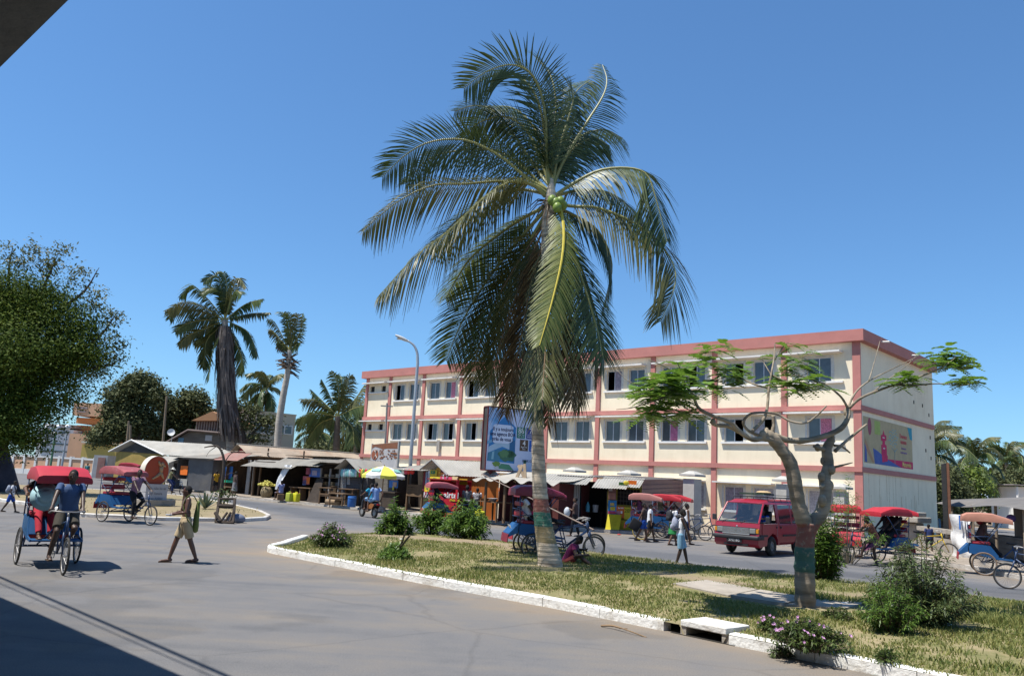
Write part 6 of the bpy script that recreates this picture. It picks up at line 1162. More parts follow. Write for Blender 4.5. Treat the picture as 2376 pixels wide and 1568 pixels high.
pxshrub('periwinkle_bush', 'small pink flowered plant left of the flame tree foot', 1790, 1462, 60, 1428, OLB, z=.16, nst=40, per=24, leaf=.06, lw=.02, seed=13, flowers=12, fcol=(.55, .27, .50), cat='flower bush')
pxshrub('weed', 'leafy weed growing over the white kerb face', 1812, 1524, 56, 1490, OL2, z=.0, nst=24, per=22, leaf=.06, lw=.016, seed=14, cat='plant', d=.16)
pxshrub('weed', 'small green weed at the flame tree foot, right side', 1945, 1440, 70, 1405, OLB, z=.15, nst=34, per=24, leaf=.07, lw=.02, seed=15, cat='plant')
pxshrub('weed', 'grassy weed near the right end of the white kerb', 2060, 1535, 50, 1505, OLB, z=.15, nst=26, per=20, leaf=.07, lw=.018, seed=16, cat='plant')
# agave and bare sapling on the left island
p = G(476, 1178, .2); t = thing('agave', 'grey green agave with stiff leaves on the left island', 'plant', p); m = MB()
for i in range(16):
    a = i*2.4; tl = .35+.75*(i/16); d = Vector((math.cos(a)*(1-tl*.6), math.sin(a)*(1-tl*.6), tl)).normalized(); sd = d.cross(Vector((0, 0, 1))).normalized(); L = .85; m.add([sd*.05, -sd*.05, d*L*.45-sd*.075, d*L*.45+sd*.075, d*L], [(0, 1, 2, 3), (3, 2, 4)])
m.build('foliage', leafmat('agave_leaf', (.06, .09, .06), (.13, .17, .11), rough=.5, trans=.05), t)
p = G(509, 1176, .2); t = thing('bare_sapling', 'thin bare sapling bent over at the top on the left island', 'tree', p); A2 = lambda u, v, dy=0: AY(u, v, p.y+dy)
limbs(t, [([p, A2(513, 1140), A2(519, 1090), A2(518, 1058), A2(507, 1036), A2(490, 1034), A2(474, 1037)], .10, .025), ([A2(519, 1075), A2(535, 1052), A2(556, 1045)], .03, .01), ([A2(518, 1060), A2(500, 1062), A2(480, 1068)], .025, .008), ([A2(519, 1085), A2(540, 1070), A2(560, 1068)], .022, .008), ([A2(512, 1045), A2(530, 1036), A2(548, 1050)], .02, .006), ([A2(500, 1036), A2(486, 1046), A2(478, 1058)], .02, .006), ([A2(516, 1110), A2(535, 1096), A2(548, 1100)], .02, .006)], BARKD, org=p)
crown(t, [(A2(520, 1150), (.5, .4, .4))], 160, .16, OLB, name='foliage', seed=2, clump=.15, org=p, perclump=12)
# ---------------------------------------------------------------- signs, lamps, buildings behind
STEEL = M('galvanised_steel', (.42, .44, .46), .45, .10, 2, metal=.4); MAROON = M('maroon_steel', (.13, .02, .022), .6, .2, 3)
# street lamp
p = G(945, 1177, .15); D = p.y; Z = lambda u, v: AY(u, v, D)-p
t = thing('street_lamp', 'tall galvanised street lamp with curved arm before the school', 'street lamp', p)
top = Z(969, 842); m = MB(); c = crom([(0, 0, 0), top*.5, top], 10)+crom([top, Z(968, 818), Z(960, 800), Z(944, 788)], 12)[1:]; m.tube(c, [.13-.075*i/(len(c)-1) for i in range(len(c))], 12); m.build('pole', STEEL, t, smooth='all')
a = Z(946, 790); b = Z(918, 777); m = MB(); X = (b-a); n_ = 9; rings = []
for i in range(n_+1):
    s = i/n_; cc = a+X*s; w_ = .07+.17*math.sin(PI*min(.97, .1+s*.75))**.7; h_ = .045+.075*math.sin(PI*min(.97, .12+s*.8)); rings.append([cc+Vector((0, math.cos(q)*w_, math.sin(q)*h_)) for q in np.linspace(0, 2*PI, 12, endpoint=False)])
m.loft(rings, True, True); m.build('lamp_head', M('lamp_housing', (.50, .50, .48), .5, .1, 3), t, smooth='all'); m = MB(); m.ball(a+X*.62-Vector((0, 0, .09)), (.24, .15, .06), 12, 6); m.build('diffuser', M('lamp_glass', (.55, .54, .48), .25, .05, 3), t, smooth='all')
m = MB(); m.box((0, 0, .12), (.36, .36, .24)); m.build('base', CONC, t)
# utility pole
p = GY(893, 54, .15); z = AY(898, 934, 54); t = thing('utility_pole', 'grey wooden pole with small crossarm beside the rusted sign', 'pole', p); d = z-p; m = MB(); m.tube([(0, 0, 0), d], [.09, .06], 9); m.build('pole', M('grey_pole', (.30, .28, .25), .9, .15, 3), t); m = MB(); m.box(d-Vector((0, 0, .2)), (.8, .07, .08)); m.build('crossarm', M('grey_pole', (.30, .28, .25)), t)
# rusted sign on posts
k = K('rusted_sign', 'rust eaten signboard reading ONG on grey posts above the white parasol', 'sign', (861, 1168), (921, 1180))
x0, z1 = k.at(863, 1030); x1, _ = k.at(924, 1037); _, z0 = k.at(858, 1090); _, zm_ = k.at(860, 1073)
for x in (x0-.06, x1+.04): m = MB(); m.box((x, .05, z1/2+.02), (.12, .1, z1+.06)); k.part(m, 'post', M('grey_post', (.28, .28, .27), .6, .15, 3))
m = MB(); m.box(((x0+x1)/2, .02, (z0+z1)/2), (x1-x0, .04, z1-z0)); k.part(m, 'panel', M('flaking_panel', (.36, .355, .36), .75, .12, 1.5, dirt=(.20, .11, .07), dirt_amt=.85))
W_, H_ = x1-x0, z1-zm_
def S2(a, b, y=-.012): return Vector((x0+W_*a, y, zm_+H_*b))
def flat(pts, name, mat, y=-.004): m = MB(); m.poly([S2(a, b, y) for a, b in pts], (0, -.006, 0)); return k.part(m, name, mat)
RUSTB = M('rust_brown', (.17, .065, .03), .85, .25, 2.5, dirt=(.10, .05, .03), dirt_amt=.6)
flat([(.02, .99), (.98, .99), (.98, .68), (.80, .70), (.62, .72), (.46, .70), (.30, .80), (.15, .86), (.04, .80), (.02, .72)], 'rust_band', RUSTB)
flat(ell(.165, .44, .14, .27), 'disc', M('sign_orange', (.25, .075, .035), .7, .2, 3), -.012)
m = MB()
for pts in (((.20, .60), (.205, .42)), ((.205, .42), (.135, .23)), ((.205, .42), (.265, .26)), ((.20, .56), (.14, .66)), ((.20, .56), (.26, .66))): m.tube([S2(a, b, -.022) for a, b in pts], .035, 5)
m.ball(S2(.20, .67, -.022), .055, 8, 6); k.part(m, 'figure', M('figure_pale', (.36, .32, .29), .8))
text('ONG', .52, RUSTB, k.t, S2(.42, .53, -.014), (1, 0, 0), (0, 0, 1), bold=.01); rnd = random.Random(6)
for i in range(24):
    a = rnd.uniform(.38, .95); b = rnd.uniform(.22, .36) if i < 14 else rnd.uniform(.45, .62); r_ = rnd.uniform(.02, .05)
    if i >= 14: a = rnd.uniform(.66, .95)
    flat([(a+r_*math.cos(q)*rnd.uniform(.5, 1.3), b+r_*1.2*math.sin(q)*rnd.uniform(.5, 1.2)) for q in np.linspace(0, 2*PI, 8, endpoint=False)], 'rust_patch', RUSTB, -.011-.0007*i)
for a, b in ((.22, .10), (.31, .08), (.42, .07)): flat(ell(a, b, .025, .05, 8), 'rust_patch', BLKP, -.03)
# billboard of a bank
p = G(1151, 1206, .15); L0 = AY(1135.5, 942, p.y+.1); L1 = AY(1126, 1088, p.y+.1); R0 = AY(1249, 958, p.y+1.45)
ang = math.atan2(R0.y-L0.y, R0.x-L0.x); bw = math.hypot(R0.x-L0.x, R0.y-L0.y)*1.02; org_ = Vector(((L0.x+L1.x)/2, L0.y, 0)); bz0, bz1 = L1.z, L0.z; bh = bz1-bz0
bb = thing('billboard', 'bank billboard with blue building picture and coloured number squares, behind the palm trunk', 'billboard', org_, ang)
m = MB(); m.box((bw/2, .27, (bz0+bz1)/2), (bw, .46, bh)); m.build('case', M('case_dark', (.06, .055, .052), .6, .3, 1), bb)
m = MB()
for z in (bz0-.02, bz1+.02): m.box((bw/2, .27, z), (bw+.06, .52, .05))
for x in (-.02, bw+.02): m.box((x, .52, (bz0+bz1)/2), (.05, .06, bh)); m.box((x, .02, (bz0+bz1)/2), (.05, .05, bh))
m.build('case_frame', MAROON, bb)
for x in (.42, bw-.5): m = MB(); m.box((x, .27, bz0/2), (.15, .15, bz0-.1)); m.build('post', MAROON, bb)
def B2(a, b, y): return Vector((bw*a, y, bz0+bh*b))
def bshape(name, pts, col, lay, rough=.35):
    m = MB(); m.poly([B2(a, b, .03-.004*lay) for a, b in pts], (0, -.003, 0)); return m.build(name, col if not isinstance(col, tuple) else M('bb_'+name+'%d' % int(sum(col)*99), col, rough, .08, 1.2), bb)
bshape('poster', [(.005, .005), (.995, .005), (.995, .995), (.005, .995)], (.55, .60, .75), 1)
SKYP = attr_mat('poster_sky', lambda nt, L, b: (lambda tc, n, cr: (L(tc.outputs['Object'], n.inputs[0]), L(n.outputs[0], cr.inputs[0]), L(cr.outputs[0], b.inputs['Base Color']), setattr(cr.color_ramp.elements[0], 'color', (.09, .32, .62, 1)), setattr(cr.color_ramp.elements[1], 'color', (.55, .63, .78, 1)), setattr(cr.color_ramp.elements[0], 'position', .38), setattr(cr.color_ramp.elements[1], 'position', .62)))(nd(nt, 'ShaderNodeTexCoord'), nd(nt, 'ShaderNodeTexNoise', Scale=1.0, Detail=3), nd(nt, 'ShaderNodeValToRGB')))
bshape('poster_sky', [(.01, .55), (.36, .60), (.36, .80), (.28, .96), (.01, .99)], SKYP, 2)
bshape('poster_tower', [(.02, .14), (.555, .12), (.555, .70), (.33, .87), (.05, .62)], (.035, .20, .46), 3)
bshape('poster_house', [(.03, .36), (.30, .50), (.44, .44), (.44, .34), (.30, .38), (.03, .27)], (.36, .50, .62), 4)
bshape('poster_roof', [(.0, .45), (.24, .53), (.24, .50), (.0, .40)], (.16, .36, .55), 5)
bshape('poster_glass', [(.03, .15), (.26, .14), (.26, .34), (.03, .27)], (.06, .20, .30), 4); bshape('poster_glass', [(.10, .17), (.14, .17), (.15, .30), (.11, .29)], (.22, .42, .50), 5); bshape('poster_glass', [(.44, .15), (.55, .14), (.55, .5), (.44, .47)], (.03, .13, .28), 4)
for ca, cb, ra, rb, c in ((.40, .24, .17, .09, (.05, .14, .09)), (.34, .27, .09, .06, (.09, .20, .09)), (.46, .27, .09, .055, (.06, .16, .08)), (.20, .10, .075, .04, (.14, .24, .05))): bshape('poster_tree', [(ca+ra*math.cos(q)*(1+.15*math.sin(q*5)), cb+rb*math.sin(q)*(1+.15*math.cos(q*7))) for q in np.linspace(0, 2*PI, 26, endpoint=False)], c, 6+int(c[1]*10) % 3)
bshape('poster_lawn', [(.22, .03), (.55, .01), (.45, .10), (.30, .11)], (.07, .22, .13), 6); bshape('poster_planter', [(.17, .02), (.25, .02), (.25, .07), (.17, .07)], (.42, .46, .52), 7)
bshape('poster_caption', [(.10, .47), (.13, .43), (.40, .43), (.47, .46), (.50, .49), (.50, .70), (.46, .73), (.13, .73), (.10, .70)], (.60, .66, .78), 7)
DBL = M('caption_navy', (.03, .035, .10), .5)
for i, s in enumerate(('Il y a toujours', 'une agence BOA', 'près de vous !')): text(s, .265, DBL, bb, B2(.30, .655-.08*i, -.005), (1, 0, 0), (0, 0, 1), bold=.006, xs=.80)
for (a0, b0, c, num, w1, w2) in ((.575, .535, (.012, .16, .12), '88', 'Agences', 'Sur la Grande Île'), (.765, .535, (.03, .045, .24), '7', 'Espaces', 'Business'), (.645, .335, (.11, .06, .035), '4', 'Agences', 'Elite'), (.835, .335, (.02, .10, .42), '1', 'Centre', 'Affaires')):
    bshape('number_square', [(a0, b0), (a0+.165, b0), (a0+.165, b0+.18), (a0, b0+.18)], c, 4); text(num, .42, WHP, bb, B2(a0+.085, b0+.12, .01), (1, 0, 0), (0, 0, 1), bold=.002, xs=.85)
    text(w1, .11, WHP, bb, B2(a0+.083, b0+.062, .01), (1, 0, 0), (0, 0, 1)); text(w2[:8], .11, WHP, bb, B2(a0+.083, b0+.030, .01), (1, 0, 0), (0, 0, 1))
bshape('bank_emblem', [(.735, .135), (.79, .135), (.79, .19), (.735, .19)], (.02, .10, .04), 4); text('BANK OF AFRICA', .19, DBL, bb, B2(.90, .175, .01), (1, 0, 0), (0, 0, 1), xs=.75)

# tie rod slanting from the orange kiosk to the pavement behind the palm
a = AY(1118, 1098, 40.0); b = G(1378, 1229, .2); b = AY(1378, 1228, 24.5); m = MB(); m.tube([a, b], .024, 6); tag(m.build('guy_rod', M('rusty_rod', (.20, .15, .12), .7, .2, 3)), 'long thin slanting pole crossing behind the palm trunk and the parked cycle', 'pole')
# disc monument
p0 = G(334, 1171, .2); p1 = G(393, 1172, .2); rz = math.atan2(p1.y-p0.y, p1.x-p0.x)+.30; w_ = (p1-p0).length*1.03
t = thing('disc_monument', 'grey plinth carrying a big red orange disc with a leaping figure', 'monument', p0, rz); s = p0.y/1886; hz = AY(350, 1122, p0.y).z-.2
m = MB(); m.box((w_/2, .32, hz/2), (w_, .64, hz)); m.build('plinth', M('plinth_paint', (.42, .41, .42), .8, .08, 2, dirt=(.30, .29, .30), dirt_amt=.5), t)
m = MB(); m.box((w_/2+.06, .3, .12), (w_+.5, 1.1, .24)); m.build('base_step', CONC, t)
R_ = 33.5*s; cx_ = 30*s; cz = AY(364, 1092, p0.y).z-.2; lo = hz-cz; al = math.acos(max(-1, min(1, lo/R_)))
arc = [(cx_+R_*math.sin(q), cz+R_*math.cos(q)) for q in np.linspace(-al, al, 40)]
m = MB(); m.poly([(x, .16, z) for x, z in arc[::-1]], (0, .28, 0)); m.build('disc', M('disc_orange', (.36, .062, .028), .7, .08, 2, dirt=(.30, .07, .04), dirt_amt=.5), t)
m = MB(); m.loft([[Vector((cx_+(x-cx_)*f, y, cz+(z-cz)*f)) for f, y in ((1.0, .145), (1.03, .145), (1.03, .45), (1.0, .45))] for x, z in arc], True, True); m.build('rim', M('rim_cream', (.62, .56, .46), .7, .1, 3), t)
fm = M('figure_sand', (.42, .27, .15), .8, .1, 3); m = MB(); q = lambda a, b: Vector((cx_+a*R_, .14, cz+b*R_))
for pts, r in (([q(.30, .30), q(.33, .05), q(.32, -.12)], [.10, .085, .06]), ([q(.28, .34), q(.12, .52), q(.05, .68)], [.06, .05, .035]), ([q(.38, .32), q(.55, .40), q(.66, .30)], [.06, .05, .03]), ([q(.30, -.12), q(.05, -.35), q(-.25, -.52), q(-.33, -.50)], [.075, .06, .04, .045]), ([q(.36, -.12), q(.48, -.34), q(.62, -.52)], [.07, .055, .035])): m.tube(pts, r, 8)
m.ball(q(.36, .50), .085, 10, 8); m.build('figure', fm, t, smooth='all')
GTX = M('grey_letter', (.24, .235, .25), .8)
for i, sx in enumerate(('Fitia mba ho an', 'ny Tanora', 'sy ny Ankizy')): text(sx, .16, GTX, t, (w_/2-.02*i, -.004, hz*(.80-.24*i)), (1, 0, 0), (0, 0, 1), bold=.006)
p = G(422, 1186, .2); m = MB(); m.tube([(0, 0, -.1), (.02, 0, .75)], .05, 7); tag(m.build('stump_post', WOODB, loc=p), 'short wooden post in the grass right of the disc monument', 'post')
# overturned cart
p = G(502, 1212, 0); t = thing('upturned_cart', 'broken wooden handcart frame tipped up at the edge of the left island', 'cart', p); D = p.y; Q = lambda u, v, dy=0: AY(u, v, D+dy)-p
for nm, a, b, r in (('handle', Q(501, 1208), Q(509, 1155, .9), .055), ('handle', Q(541, 1210), Q(545, 1156, .9), .055), ('crossbar', Q(509, 1156, .9), Q(545, 1156, .9), .05), ('crossbar', Q(506, 1172, .6), Q(543, 1173, .6), .09), ('slat', Q(499, 1188), Q(513, 1207, -.2), .06), ('slat', Q(513, 1207), Q(527, 1188, .3), .045), ('slat', Q(523, 1207), Q(535, 1188, .3), .045), ('slat', Q(533, 1208), Q(541, 1188, .3), .045), ('crossbar', Q(499, 1210), Q(543, 1211), .06)): m = MB(); m.tube([a, b], r, 6); m.build(nm, WOODD, t)
p = G(547, 1211, 0); m = MB(); m.ball((0, 0, .14), (.36, .26, .2), 12, 7); tag(m.build('rag_bundle', M('slate_rag', (.16, .18, .24), .95, .2, 5), loc=p, smooth=True), 'slate blue rag bundle lying by the tipped handcart', 'rag')
# twin lamps with globes
for j, (ub, ut, gl, lab) in enumerate(((120, 129, (111, 136), 'green post with two white globe lamps by the orange wall'), (146, 155, (157,), 'grey post with one white globe lamp by the orange wall'))):
    D = 76+2*j; p = GY(ub, D, .1); t = thing('globe_lamp', lab, 'street lamp', p); a = AY(ut, 1003, D)-p; m = MB(); m.tube([(0, 0, 0), (0, 0, .5), a*.12, a], [.32, .30, .11, .08], 9); m.build('post', M('lamp_green', (.10, .20, .12), .6) if j == 0 else STEEL, t)
    m = MB(); ends = [AY(u, 1002, D)-p for u in gl]; m.tube([ends[0], a, ends[-1]], .07, 6); m.build('arm', WHP, t)
    for u in gl: g_ = AY(u, 990, D)-p; m = MB(); m.ball(g_, .26, 14, 10); m.build('globe', M('opal_globe', (.75, .74, .72), .3, .03, 3), t, smooth='all'); m = MB(); m.cyl(g_-Vector((0, 0, .45)), g_-Vector((0, 0, .2)), .1, 8); m.build('collar', STEEL, t)
# buildings at the left
PEACH = M('peach_render', (.62, .36, .215), .85, .08, .6); PEACHD = M('orange_render', (.50, .22, .09), .85, .08, .6); WHR = M('white_render', (.66, .64, .60), .85, .08, .6); YELR = M('yellow_render', (.50, .36, .10), .85, .1, .6)
def bbox(t, name, u0, v0, u1, v1, D, dep, mat, o, dy=0, zb=None):
    a = AY(u0, v0, D+dy); b = AY(u1, v1, D+dy); z0 = b.z if zb is None else zb; m = MB(); m.box(((a.x+b.x)/2-o.x, dep/2+dy, (a.z+z0)/2-o.z), (abs(b.x-a.x), dep, a.z-z0)); return m.build(name, mat, t)
D = 120; p = GY(165, D, 0); t = thing('orange_building', 'orange and white building with peach stair tower at the left', 'building', p)
bbox(t, 'upper_wall', 172, 932, 262, 967, D, 8, PEACH, p); bbox(t, 'soffit', 178, 967, 262, 985, D, 8, PEACHD, p, dy=1.2); bbox(t, 'stair_tower', 162, 1004, 191, 1064, D, 6, PEACH, p, dy=-1.5, zb=0); bbox(t, 'wall', 90, 992, 162, 1060, D, 10, WHR, p, zb=0)
for (v0, v1) in ((997, 1006), (1025, 1032), (1042, 1049)): bbox(t, 'window', 92, v0, 158, v1, D, .1, GLS[0], p, dy=-.12)
bbox(t, 'roof', 100, 981, 165, 992, D, 9, M('greyish_roof', (.35, .31, .30), .8), p, dy=-.4); bbox(t, 'lower_wall', 178, 985, 262, 1064, D, 7, PEACHD, p, dy=2.5, zb=0)
bbox(t, 'sign_lettering', 177, 942, 203, 948, D, .08, M('slate_letter', (.32, .25, .24), .8), p, dy=-.1); bbox(t, 'sign_lettering', 177, 952, 198, 956, D, .08, M('slate_letter', (.32, .25, .24)), p, dy=-.1)
D = 112; p = GY(225, D, 0); t = thing('yellow_building', 'low mustard yellow building behind the peach wall', 'building', p); bbox(t, 'wall', 191, 1029, 264, 1085, D, 8, YELR, p, zb=0); bbox(t, 'roof', 189, 1022, 254, 1029, D, 9, M('cream_slab', (.60, .56, .42), .8), p, dy=-.6)
D = 100; a = GY(34, D, 0); b = GY(222, 97, 0); L_ = (b-a).length; t = thing('boundary_wall', 'peach boundary wall with white piers and coping behind the cycles at left', 'wall', a, math.atan2(b.y-a.y, b.x-a.x)); h = 2.0
m = MB(); m.box((L_/2, 0, h/2), (L_, .25, h)); m.build('panel', PEACH, t); m = MB(); m.box((L_/2, 0, h+.1), (L_, .42, .2)); m.box((L_/2, -.02, .3), (L_, .36, .6)); m.build('coping', WHR, t)
for i in range(8): m = MB(); x = L_*i/7; m.box((x, 0, 1.16), (.30, .46, 2.32)); m.build('pier', WHR, t)
D = 96; p = GY(215, D, 0); t = thing('gatehouse', 'small grey gatehouse at the end of the peach wall', 'building', p); bbox(t, 'wall', 219, 1054, 246, 1092, D, 3, M('grey_render', (.36, .36, .36), .9, .15, 1), p, zb=0); bbox(t, 'door', 228, 1060, 240, 1092, D, .1, TINRED, p, dy=-.12, zb=.02)
# beige building behind the market
D = 96; a = AY(537, 950, D); b = AY(687, 962, D+6); p = Vector((a.x, a.y, 0)); L_ = math.hypot(b.x-a.x, b.y-a.y); hz = (a.z+b.z)/2; t = thing('beige_building', 'plain beige two storey building behind the long tin roof', 'building', p, math.atan2(b.y-a.y, b.x-a.x))
BEI = M('beige_render', (.50, .44, .33), .9, .06, .4, dirt=(.36, .32, .25), dirt_amt=.35); m = MB(); m.box((L_/2, 5, hz/2), (L_, 10, hz)); m.build('wall', BEI, t); m = MB(); m.box((L_/2, 5, hz+.08), (L_+.1, 10.1, .16)); m.build('coping', BEI, t)
for u0, u1 in ((593, 632), (642, 681)):
    f = (u0-537)/150; f1 = (u1-537)/150; z1 = AY(u0, 982, D+3).z; z0 = AY(u0, 1004, D+3).z; m = MB(); m.box((L_*(f+f1)/2, -.05, (z0+z1)/2), (L_*(f1-f), .14, z1-z0)); fr = m.build('window', WHR, t)
    for s in (0, 1): m = MB(); x = L_*(f+(f1-f)*(.27+.46*s)); m.box((x, -.125, (z0+z1)/2), (L_*(f1-f)*.38, .02, (z1-z0)*.78)); m.build('pane', GLS[0], fr)
D = 90; p = GY(490, D, 0); t = thing('lattice_house', 'dark house with lattice screen and orange roof behind the market', 'house', p); bbox(t, 'lattice', 456, 975, 537, 1003, D, .3, M('lattice_brown', (.20, .14, .12), .9, .3, 4), p)
m = MB(); 
for i in range(14): a = AY(458+i*6, 976, D); b = AY(458+i*6, 1002, D); m.box((a.x-p.x, -.08, (a.z+b.z)/2), (.10, .12, a.z-b.z))
m.build('screen_bar', M('lattice_pale', (.36, .30, .27), .9), t)
m = MB(); a = AY(452, 976, D); b = AY(500, 955, D); c = AY(545, 976, D); m.poly([a-p+Vector((0, -1, 0)), b-p+Vector((0, -1, 0)), c-p+Vector((0, -1, 0))], (0, 9, 0)); m.build('roof', M('orange_roof', (.50, .26, .13), .8, .12, .5), t); bbox(t, 'wall', 456, 1003, 537, 1064, D, 6, WOODG, p, dy=.35, zb=0)
D = 84; p = GY(455, D, 0); t = thing('plank_house', 'low dark plank house with a sloping tin roof below the lattice', 'house', p); a = AY(398, 1023, D)-p; b = AY(440, 997, D)-p; c = AY(526, 1005, D)-p; m = MB(); m.poly([(a.x, 0, 0), (c.x, 0, 0), (c.x, 0, c.z-.1), (b.x, 0, b.z-.1), (a.x, 0, a.z-.1)], (0, 5, 0)); m.build('wall', WOODG, t); m = MB(); m.tube([(a.x-.3, -.4, a.z-.1), (b.x, -.4, b.z), (c.x+.3, -.4, c.z)], .12, 5); m.poly([(a.x-.4, -.4, a.z-.1), (b.x, -.4, b.z), (b.x, -.4, b.z+.08), (a.x-.4, -.4, a.z)], (0, 6, 0)); m.poly([(b.x, -.4, b.z), (c.x+.4, -.4, c.z), (c.x+.4, -.4, c.z+.08), (b.x, -.4, b.z+.08)], (0, 6, 0)); m.build('roof', M('brown_tin', (.13, .10, .09), .8, .25, 1), t)
bbox(t, 'window', 477, 1008, 491, 1022, D, .1, M('pale_shutter', (.40, .40, .40), .8), p, dy=-.08); bbox(t, 'blue_door', 414, 1014, 424, 1034, D, .1, M('dull_blue', (.12, .24, .34), .8), p, dy=-.08)
p = AY(397, 1002, 82); t = thing('satellite_dish', 'white satellite dish on the plank house roof', 'satellite dish', p); m = MB(); m.lathe([(.0, .0), (.2, .02), (.36, .08)], 18, cap=False); o = m.build('dish', WHP, t, smooth='all'); o.rotation_euler = (rad(75), 0, rad(20)); m = MB(); m.tube([(0, .05, 0), (.05, .3, -.5), (0, .3, -1.0)], .03, 5); m.build('mount', STEEL, t)
for i, (u0, v0, u1, v1, D, lab) in enumerate(((376, 1030, 387, 918, 80, 'weathered wooden pole beside the market shed'), (293, 1055, 299, 975, 82, 'grey pole before the rounded mango tree'), (305, 1050, 303, 985, 83, 'thin grey pole close right of the other before the mango'))):
    p = GY(u0, D, 0); b = AY(u1, v1, D); m = MB(); m.tube([(0, 0, 0), b-p], [.16, .10], 8); tag(m.build('wooden_pole', M('pole_wood', (.24, .18, .12)), loc=p), lab, 'pole')
# things far right
D = 96; p = GY(2285, D, 0); t = thing('tent_roof', 'pale blue tent roof among the trees at the right', 'tent', p); a = AY(2286, 1138, D)-p; b = AY(2262, 1152, D)-p; c = AY(2312, 1156, D)-p; m = MB(); m.add([(a.x, 2, a.z), (b.x, -.5, b.z), (c.x, -.5, c.z), (c.x, 4.5, c.z), (b.x, 4.5, b.z)], [(0, 1, 2), (0, 2, 3), (0, 3, 4), (0, 4, 1)]); m.build('canopy', M('tent_blue', (.50, .62, .76), .7), t)
for q in (b, c): m = MB(); m.cyl((q.x, -.4, 0), (q.x, -.4, q.z), .08, 6); m.build('pole', STEEL, t)
D = 88; p = GY(2372, D, 0); t = thing('white_house', 'small white house with flat roof at the far right edge', 'house', p); bbox(t, 'wall', 2362, 1128, 2420, 1200, D, 5, WHR, p, zb=0); bbox(t, 'roof', 2352, 1122, 2420, 1127, D, 6, M('greyish_roof', (.35, .31, .30)), p, dy=-.8); bbox(t, 'post', 2361, 1128, 2366, 1190, D, .3, WHR, p, dy=-.7, zb=0)
D = 66; p = GY(2180, D, 0); t = thing('blue_hut', 'faded blue hut behind the gable end', 'hut', p); bbox(t, 'wall', 2166, 1192, 2206, 1235, D, 3, M('faded_blue', (.14, .26, .40), .8, .2, 1), p, zb=0); bbox(t, 'roof', 2164, 1186, 2210, 1192, D, 3.6, TIN, p, dy=-.3)
# parasol
p = GY(890, 46.5, .15); D = p.y; s = D/1886; t = thing('parasol', 'white and yellow market parasol open over the pavement', 'parasol', p); R_ = 49*s; zt = AY(890, 1080, D).z-.15; ze = AY(890, 1101, D).z-.15; zv = AY(890, 1109, D).z-.15
PW = M('parasol_white', (.62, .62, .58), .7, .04, 3); PYL = M('parasol_yellow', (.58, .56, .08), .7, .06, 3); n = 32
def ring(r, z, sc=0): return [Vector((r*math.cos(2*PI*i/n), r*math.sin(2*PI*i/n), z-(.05*(math.sin(2*PI*i/n*4)**2) if sc else 0))) for i in range(n)]
for kk in range(8):
    m = MB(); prof = [(.02, zt), (R_*.35, zt-(zt-ze)*.16), (R_*.68, zt-(zt-ze)*.48), (R_, ze)]; rows = []
    for r_, z_ in prof: rows.append([Vector((r_*math.cos(a), r_*math.sin(a), z_-.04*math.sin(PI*q/4)*(r_/R_))) for q, a in enumerate(np.linspace(kk*PI/4, (kk+1)*PI/4, 5))])
    rows.append([Vector((v.x, v.y, zv+.03*math.sin(q*2.5))) for q, v in enumerate(rows[-1])]); m.loft(rows, closed=False); m.build('canopy_panel', PW if kk % 2 else PYL, t)
    if kk % 2: m = MB(); a = (kk+.5)*PI/4; c_ = Vector((math.cos(a), math.sin(a), 0)); sd = Vector((-math.sin(a), math.cos(a), 0)); sl_ = (c_*R_*.32+Vector((0, 0, -(zt-ze)*.52))).normalized(); o_ = c_*R_*.70+Vector((0, 0, zt-(zt-ze)*.49+.015)); m.add([o_-sd*.28-sl_*.13, o_+sd*.28-sl_*.13, o_+sd*.28+sl_*.13, o_-sd*.28+sl_*.13], [(0, 1, 2, 3)]); m.build('printed_patch', M('mint_print', (.25, .50, .44), .7, .3, 9), t)
m = MB(); m.cyl((0, 0, 0), (0, 0, zt+.08), .03, 8); m.build('pole', M('pole_wood', (.24, .18, .12)), t); m = MB(); m.lathe([(.28, 0), (.25, .14), (.05, .2)], 14); m.build('base', CONC, t)
for kk in range(8): m = MB(); a = kk*PI/4; m.tube([(.03, 0, ze-.1), (R_*.98*math.cos(a), R_*.98*math.sin(a), ze-.01)], .012, 4); m.build('rib', STEEL, t)
p = G(846, 1160, .15); m = MB(); m.tube([(0, 0, 0), (.04, 0, AY(846, 1108, p.y).z-.15)], .035, 7); tag(m.build('pole_prop', M('pole_wood', (.24, .18, .12)), loc=p), 'thin bare wooden prop under the left rim of the parasol', 'pole')
# ---------------------------------------------------------------- people: one continuous remeshed body each, clothing as children
PINFO = {}
def ik(a, t, l1, l2, pole):
    a, t, pole = Vector(a), Vector(t), Vector(pole); d = t-a; L = d.length; mx = (l1+l2)*.999
    if L > mx: t = a+d*(mx/L); d = t-a; L = mx
    L = max(L, abs(l1-l2)*1.01+1e-4); n = d.normalized(); x = (l1*l1-l2*l2+L*L)/(2*L); h = math.sqrt(max(l1*l1-x*x, 0)); p = pole-n*pole.dot(n)
    p = p.normalized() if p.length > 1e-5 else n.orthogonal().normalized(); return a+n*x+p*h, t
def capsule(m, pts, r, n=10):
    pts = [Vector(p) for p in pts]; m.tube(pts, r, n)
    m.ball(pts[0], r[0]*.999, n, 6); m.ball(pts[-1], r[-1]*.999, n, 6)
    for p, q in zip(pts[1:-1], r[1:-1]): m.ball(p, q*.999, n, 6)
